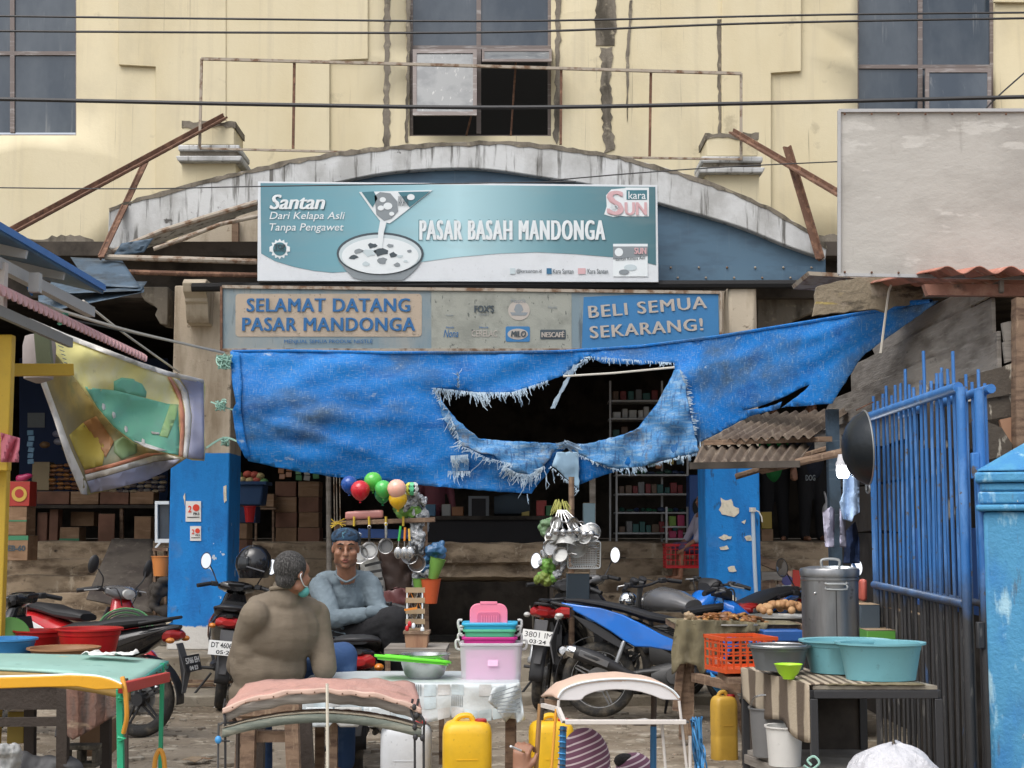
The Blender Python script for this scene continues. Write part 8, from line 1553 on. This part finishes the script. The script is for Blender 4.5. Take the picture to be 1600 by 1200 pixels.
solo(cloth([(1110, 1050), (1128, 1066), (1126, 1088), (1112, 1072)], lambda x, y: 10.3, 5), 'blue_bag', 'tub_blue', 'scrap of blue plastic hanging under the food table', 'plastic', solid=.01)
# ---------------------------------------------------------------- black table with teal basins at the right
t = thing('black_table', 'black steel framed table with wooden top carrying basins before the gate', 'table', (1.6, 7.5, 0)); BZ = .77
fl_, fr2, br_, bl_ = [Vector(p) for p in ((1.43, 7.1, BZ), (2.02, 7.1, BZ), (1.86, 7.95, BZ), (1.24, 7.95, BZ))]
MB().prism([fl_, fr2, br_, bl_], (0, 0, -.018)).build('table_top', mat('worn_board_top', (.30, .27, .21), .9, layers=[Ly((.18, .15, .12), 5, .45, .62)], bump=(20, .4)), t)
dn = Vector((0, 0, -.04))
for a, b in ((fl_, fr2), (fr2, br_), (br_, bl_), (bl_, fl_)): MB().beam(a+dn, b+dn, .035, .038).build('top_rail', 'steel_black', t, bevel=.003) if 'steel_black' in M else (plain('steel_black', (.025, .025, .027), .5, .7), MB().beam(a+dn, b+dn, .035, .038).build('top_rail', 'steel_black', t, bevel=.003))
for p in (fl_, fr2, br_, bl_): MB().beam(Vector((p.x, p.y, 0)), Vector((p.x, p.y, BZ-.06)), .036, .036, up=(0, 1, 0)).build('leg', 'steel_black', t, bevel=.003)
L2 = Vector((0, 0, -.42))
MB().prism([fl_+L2, fr2+L2, br_+L2, bl_+L2], (0, 0, -.02)).build('lower_shelf', 'greywood', t)
for a, b in ((fl_, fr2), (bl_, fl_)): MB().beam(a+L2+Vector((0, 0, -.045)), b+L2+Vector((0, 0, -.045)), .035, .045).build('lower_rail', 'greywood', t)
MB().prism([br_+Vector((-.0, 0, -.06)), br_+Vector((-.33, 0, -.06)), br_+Vector((-.33, 0, -.42)), br_+Vector((0, 0, -.42))], (0, .012, 0)).build('back_board', 'darkwall', t)
st2 = mat('striped_mat', (.30, .235, .165), .95, bump=((60, 60, 60), .3)); nt_ = st2.node_tree; N = nt_.nodes; L = nt_.links; w_ = N.new('ShaderNodeTexWave'); w_.bands_direction = 'X'; w_.inputs['Scale'].default_value = 7; w_.inputs['Distortion'].default_value = .6; w_.inputs['Detail'].default_value = 2; tc = [n for n in N if n.type == 'TEX_COORD'][0]; L.new(tc.outputs['Object'], w_.inputs['Vector']); cr = N.new('ShaderNodeValToRGB'); cr.color_ramp.elements[0].color = (.12, .09, .065, 1); cr.color_ramp.elements[1].color = (.42, .35, .26, 1); cr.color_ramp.elements[0].position = .35; cr.color_ramp.elements[1].position = .6; L.new(w_.outputs['Fac'], cr.inputs[0]); L.new(cr.outputs[0], N['Principled BSDF'].inputs['Base Color']); M['stripemat'] = st2
m = MB(); m.grid(lambda u, v: (lambda e: (Vector((e.x-.0, e.y, BZ+.008)).lerp(Vector((e.x+.30, e.y+.02, BZ+.006)), (v-.5)*2) if v > .5 else Vector((e.x-.022+.01*sin(u*20)*(1-2*v), e.y-.01, BZ+.006-(1-2*v)*(.27-.10*u+.02*sin(u*12))))))(fl_.lerp(bl_, u)), 24, 16); solo(m, 'striped_mat', 'stripemat', 'brown and cream striped mat hanging over the left side of the black table', 'mat', solid=.007, ang=80)
m = MB(); m.grid(lambda u, v: Vector((lerp(1.50, 1.96, u)-.13*v, lerp(7.085, 7.7, v), BZ+.004+abs(nz(u*7, v*5))*.008)), 14, 10); solo(m, 'board_cover', 'olive', 'flat khaki cloth on the black table under the teal basins', 'cloth', solid=.005)
plain('teal_basin', (.15, .37, .42), .45, .45); plain('basin_grey', (.11, .12, .125), .35, .2)
tub(1375, 1004, 1061, 122, 7.3, 'teal_basin', 'big teal basin nearest on the black table', .84, 'basin', 'basin', .8, lip=.022); tub(1320, 1000, 1050, 126, 7.62, 'teal_basin', 'teal basin behind the nearest one beside the steel pot', .82, 'basin', 'basin', .8, lip=.02)
t = tub(1217, 1009, 1046, 86, 7.55, 'basin_grey', 'dark grey basin with silver rim behind the lime bowl', .82, 'basin', 'basin', .9); c = Vector((PX(1217, 7.55, .8), 7.55, PZ(1009, 7.55)+.002)); MB().tube([c+Vector((.145*cos(a), .13*sin(a), 0)) for a in [k*pi/16 for k in range(32)]], .007, 6, closed=True).build('silver_rim', 'steel', t)
s_ = 7.3/2300; c = Vector((PX(1232, 7.3, .8), 7.3, BZ+.012)); solo(MB().lathe([(0, 0), (.028, 0), (.03, .008), (.05, .03), (.068, .07), (.071, .072), (.064, .068), (.045, .03), (0, .012)], c, 24), 'lime_bowl', plain('bowl_lime', (.38, .70, .03), .35, .1), 'small lime green bowl at the front left of the black table', 'bowl', weld=True)
t = thing('steel_pot', 'tall lidded steel stock pot between the mirrors and the gate', 'pot', P(1297, 1000, 8.5)); zb_ = PZ(1003, 8.5); zt_ = PZ(886, 8.5); c = Vector((PX(1297, 8.5, 1.1), 8.5, zb_)); hh = zt_-zb_; r = .160
M['potsteel'] = mat('brushed_pot_steel', (.30, .305, .31), .32, metal=.85, layers=[Ly((.22, .22, .225), (9, 9, 2), .45, .65), Ly((.12, .12, .12), 14, .62, .72)], bump=((60, 60, 3), .1))
MB().lathe([(0, 0), (r, 0), (r, hh*.82), (r+.004, hh*.83), (r+.004, hh*.86), (r, hh*.87), (r, hh*.89)], c, 44).build('pot_wall', 'potsteel', t); MB().lathe([(r+.008, hh*.885), (r+.010, hh*.96), (r+.004, hh*.985), (r*.7, hh*1.01), (0, hh*1.015)], c, 44).build('pot_lid', 'potsteel', t)
MB().tube(spline([c+Vector((-.05, -.03, hh*1.01)), c+Vector((-.045, -.03, hh*1.10)), c+Vector((.045, -.03, hh*1.10)), c+Vector((.05, -.03, hh*1.01))], 5), .008, 8).build('lid_handle', 'rim_steel', t); MB().tube(spline([c+Vector((-.055, -r-.0, hh*.80)), c+Vector((-.055, -r-.03, hh*.79)), c+Vector((.055, -r-.03, hh*.79)), c+Vector((.055, -r, hh*.80)), c+Vector((.055, -r-.028, hh*.72)), c+Vector((-.055, -r-.028, hh*.72)), c+Vector((-.055, -r, hh*.74))], 3), .006, 6).build('side_handle', 'rim_steel', t)
MB().bb(c.x-.002+.0, c.x+.003, c.y-r-.002, c.y-r+.01, c.z+.01, c.z+hh*.71).build('weld_seam', 'steel_black', t); MB().ell(c+Vector((-.11, -.12, hh*.66)), .008, n=8, m=6).build('rivet', 'steel', t)
t = thing('pot_stand', 'dark iron stand under the steel stock pot', 'stand', (c.x, c.y, 0)); MB().lathe([(.15, -.03), (.165, -.03), (.165, -.002), (.15, -.002)], c, 24, closed=True).build('ring', 'steel_black', t); [MB().beam((c.x+.14*cos(a), c.y+.14*sin(a), 0), (c.x+.15*cos(a), c.y+.15*sin(a), c.z-.03), .03, .03).build('leg', 'steel_black', t) for a in (.6, 2.5, 4.7)]
# right-hand oddments behind the pot
boxpx(1355, 985, 1400, 1010, 9.4, .3, 0, 'pale green tub behind the gate bars beside the steel pot', mt='tub_green', name='plastic_tub', cat='tub'); boxpx(1345, 945, 1375, 985, 9.6, .25, 0, 'grey blue box behind the gate beside the steel pot', mt='dim_bluegrey'); solo(MB().poly([(1346, 905), (1356, 905), (1356, 940), (1346, 940)], 9.9, .1), 'red_bottle', plain('salmon', (.45, .10, .07), .5), 'reddish plastic bottle standing behind the gate post', 'bottle', bevel=.02)
# under the black table
o = solo(bucketm(Vector((PX(1230, 7.35, .4), 7.42, .351)), .078, .090, .185, 28), 'bucket', plain('bucket_white', (.60, .59, .56), .45, .2), 'white plastic bucket on the lower shelf of the black table', 'bucket', weld=True)
t = thing('bucket', 'grey bucket with rim and handle behind the white bucket', 'bucket', (1.30, 7.72, .351)); bucketm(Vector((1.325, 7.72, .351)), .085, .10, .24, 28).build('bucket_wall', 'g_grey', t, weld=True); MB().tube(spline([Vector((1.225, 7.72, .585)), Vector((1.24, 7.62, .66)), Vector((1.33, 7.6, .665)), Vector((1.425, 7.70, .585))], 5), .005, 6).build('handle', 'steel', t)
t = thing('plastic_chair', 'black plastic object with curved back standing behind the black table', 'chair', (1.85, 8.3, 0)); MB().bb(1.62, 1.95, 8.2, 8.24, .25, .70).build('backrest', 'handle_black', t, bevel=.02); MB().bb(1.62, 1.95, 8.25, 8.6, .40, .43).build('seat', 'handle_black', t, bevel=.01); [MB().beam((x, y, 0), (x, y, .40), .03, .03).build('leg', 'handle_black', t) for x in (1.64, 1.93) for y in (8.28, 8.58)]
# white bag at the bottom edge
m = MB(); c = P(1398, 1225, 6.3); rb = random.Random(5)
def bagf(u, v): a = 2*pi*u; th = pi*(.02+.55*v); r_ = .20*(1+.16*nz(cos(a)*2, sin(a)*2, v*3)+.10*abs(nz(cos(a)*6, sin(a)*6, v*5))); return c+Vector((r_*sin(th)*cos(a), r_*.8*sin(th)*sin(a), .165*cos(th)*(1+.12*nz(cos(a)*3, sin(a)*3, 7))-(.05 if v > .98 else 0)))
m.grid(bagf, 60, 26); solo(m, 'plastic_bag', mat('white_bag_film', (.55, .55, .58), .4, bump=((9, 9, 9), 1), bump2=((25, 25, 25), .7)), 'big crumpled white plastic bag at the bottom edge before the black table', 'bag', weld=True, ang=80)

solo(MB().tube(spline([P(1268, 1196, 7.05), P(1262, 1188, 7.06), P(1272, 1182, 7.05), P(1280, 1192, 7.04), P(1268, 1202, 7.05), P(1256, 1196, 7.05)], 5), .006, 6), 'rope_knot', 'rope_green', 'pale green cord knotted round the front leg of the black table', 'rope')
# firewood and litter on the ground
for k in range(16): a, b = rnd(222, 345), rnd(1048, 1075); p = G(a, b, .1) if 0 else P(a, b, 13.7+rnd(-.2, .2)); p.z = .09+rnd(0, .08); l = rnd(.12, .35); an = rnd(-.5, .5); solo(MB().beam(p-Vector((l*cos(an), l*sin(an)*.3, rnd(-.03, .03)))/2, p+Vector((l*cos(an), l*sin(an)*.3, rnd(-.03, .03)))/2, .025, .015), 'wood_scrap', random.choice(['wood', 'carton', 'tape']), 'splintered wood scrap on the pavement left of the helmet scooter', 'wood', 'wood scraps by the left column')
for k, (x, y) in enumerate(((340, 1108), (300, 1192), (322, 1190), (478, 1190), (1000, 1130))):
    p = G(x, y, 0); r = rnd(.03, .07); n = 7; m = MB().prism([(p.x+r*rnd(.6, 1.3)*cos(2*pi*i/n), p.y+r*1.5*rnd(.6, 1.3)*sin(2*pi*i/n), rnd(.01, .03)) for i in range(n)], (0, 0, .004)); solo(m, 'paper_litter', ['g_white', 'tape', 'carton', 'g_white2', 'g_white'][k], ['white paper scrap lying on the dirt near the left rope cart', 'brown paper litter at the bottom left of the dirt', 'torn carton litter at the bottom left of the dirt', 'pale litter between the trestle legs', 'white litter on the dirt under the white cart cover'][k], 'litter')
boxpx(1135, 1180, 1148, 1200, 10.6, .1, 0, 'small dark stone block near the food table leg', mt='cement', name='stone_block')

# more stock hanging and standing in the dim hall
random.seed(77)
SC4 = [cl('s%d' % k, c) for k, c in enumerate(((.42, .06, .05), (.10, .22, .34), (.46, .36, .10), (.36, .36, .34), (.08, .24, .10), (.32, .14, .06)))]
def strip(x, y0, n, Y, lb, g):
    t = thing('sachet_strip', lb, 'packets', P(x, y0+n*9, Y), 0, g); mt = random.choice(SC4)
    for k in range(n): MB().box(P(x+rnd(-1, 1), y0+k*9+4, Y), (.075, .015, .062), (rnd(-.2, .2), rnd(-.12, .12), rnd(-.3, .3))).build('sachet', mt, t, bevel=.004)
for x in (48, 118, 128, 140, 152, 176, 188, 200, 214, 228, 242, 254): strip(x, rnd(655, 690) if x > 60 else 672, random.choice((4, 5, 6, 7)), 18.45+rnd(-.1, .1), 'strip of small packets hanging in the dim left stall', 'packet strips hung in the left stall')
for x in (440, 452, 466, 480, 494): strip(x, 722+rnd(-4, 4), 3, 18.2, 'strip of small packets hanging over the dim carton stacks', 'packet strips over the carton stacks')
for x in (1004, 1018, 1030, 1048, 1062): strip(x, rnd(690, 700), 4, 17.8, 'strip of small packets hanging above the low rack', 'packet strips above the low rack')
for k, (x, y, w, h, c) in enumerate(((664, 800, 16, 12, 1), (690, 798, 14, 10, 3), (706, 800, 18, 8, 5), (838, 796, 16, 14, 0), (815, 801, 12, 8, 2), (850, 800, 12, 10, 4))):
    boxpx(x, y-h, x+w, 806, 18.15, .2, 0, ['blue box at the left end of the dark counter', 'grey box second on the dark counter', 'low brown box left of the framed board', 'red box right of the bale on the dark counter', 'low ochre box right against the bale', 'green box at the right end of the dark counter'][k], SC4[c], name='goods_box')
# loose gear among the hanging pots
for k, (x, y, r) in enumerate(((872, 818, .05), (893, 815, .045), (915, 842, .05), (878, 868, .06))): pot(x, y, r, .035, (rnd(-.6, .6), -.8, rnd(-.5, .3)), ['alu', 'steel', 'enamel', 'alu'][k], ['small pan highest in the hanging bundle', 'shallow steel pan beside the highest small pan', 'white lid shaped pan right of the bundle', 'flat aluminium pan lowest in the hanging bundle'][k], HY-.16)
for k in range(7): q = thing('ladle', 'long handled ladle among the hanging pots', 'ladle', P(862+k*11, 835, HY-.15), 0, 'ladles among the hanging pots'); a = P(872+k*2, 797, HY-.1); b_ = P(858+k*11, 828+rnd(-4, 12), HY-.2); MB().tube([a, b_], .005, 5).build('handle', 'steel', q); MB().ell(b_, (.03, .022, .03), n=10, m=6).build('bowl', 'steel', q)
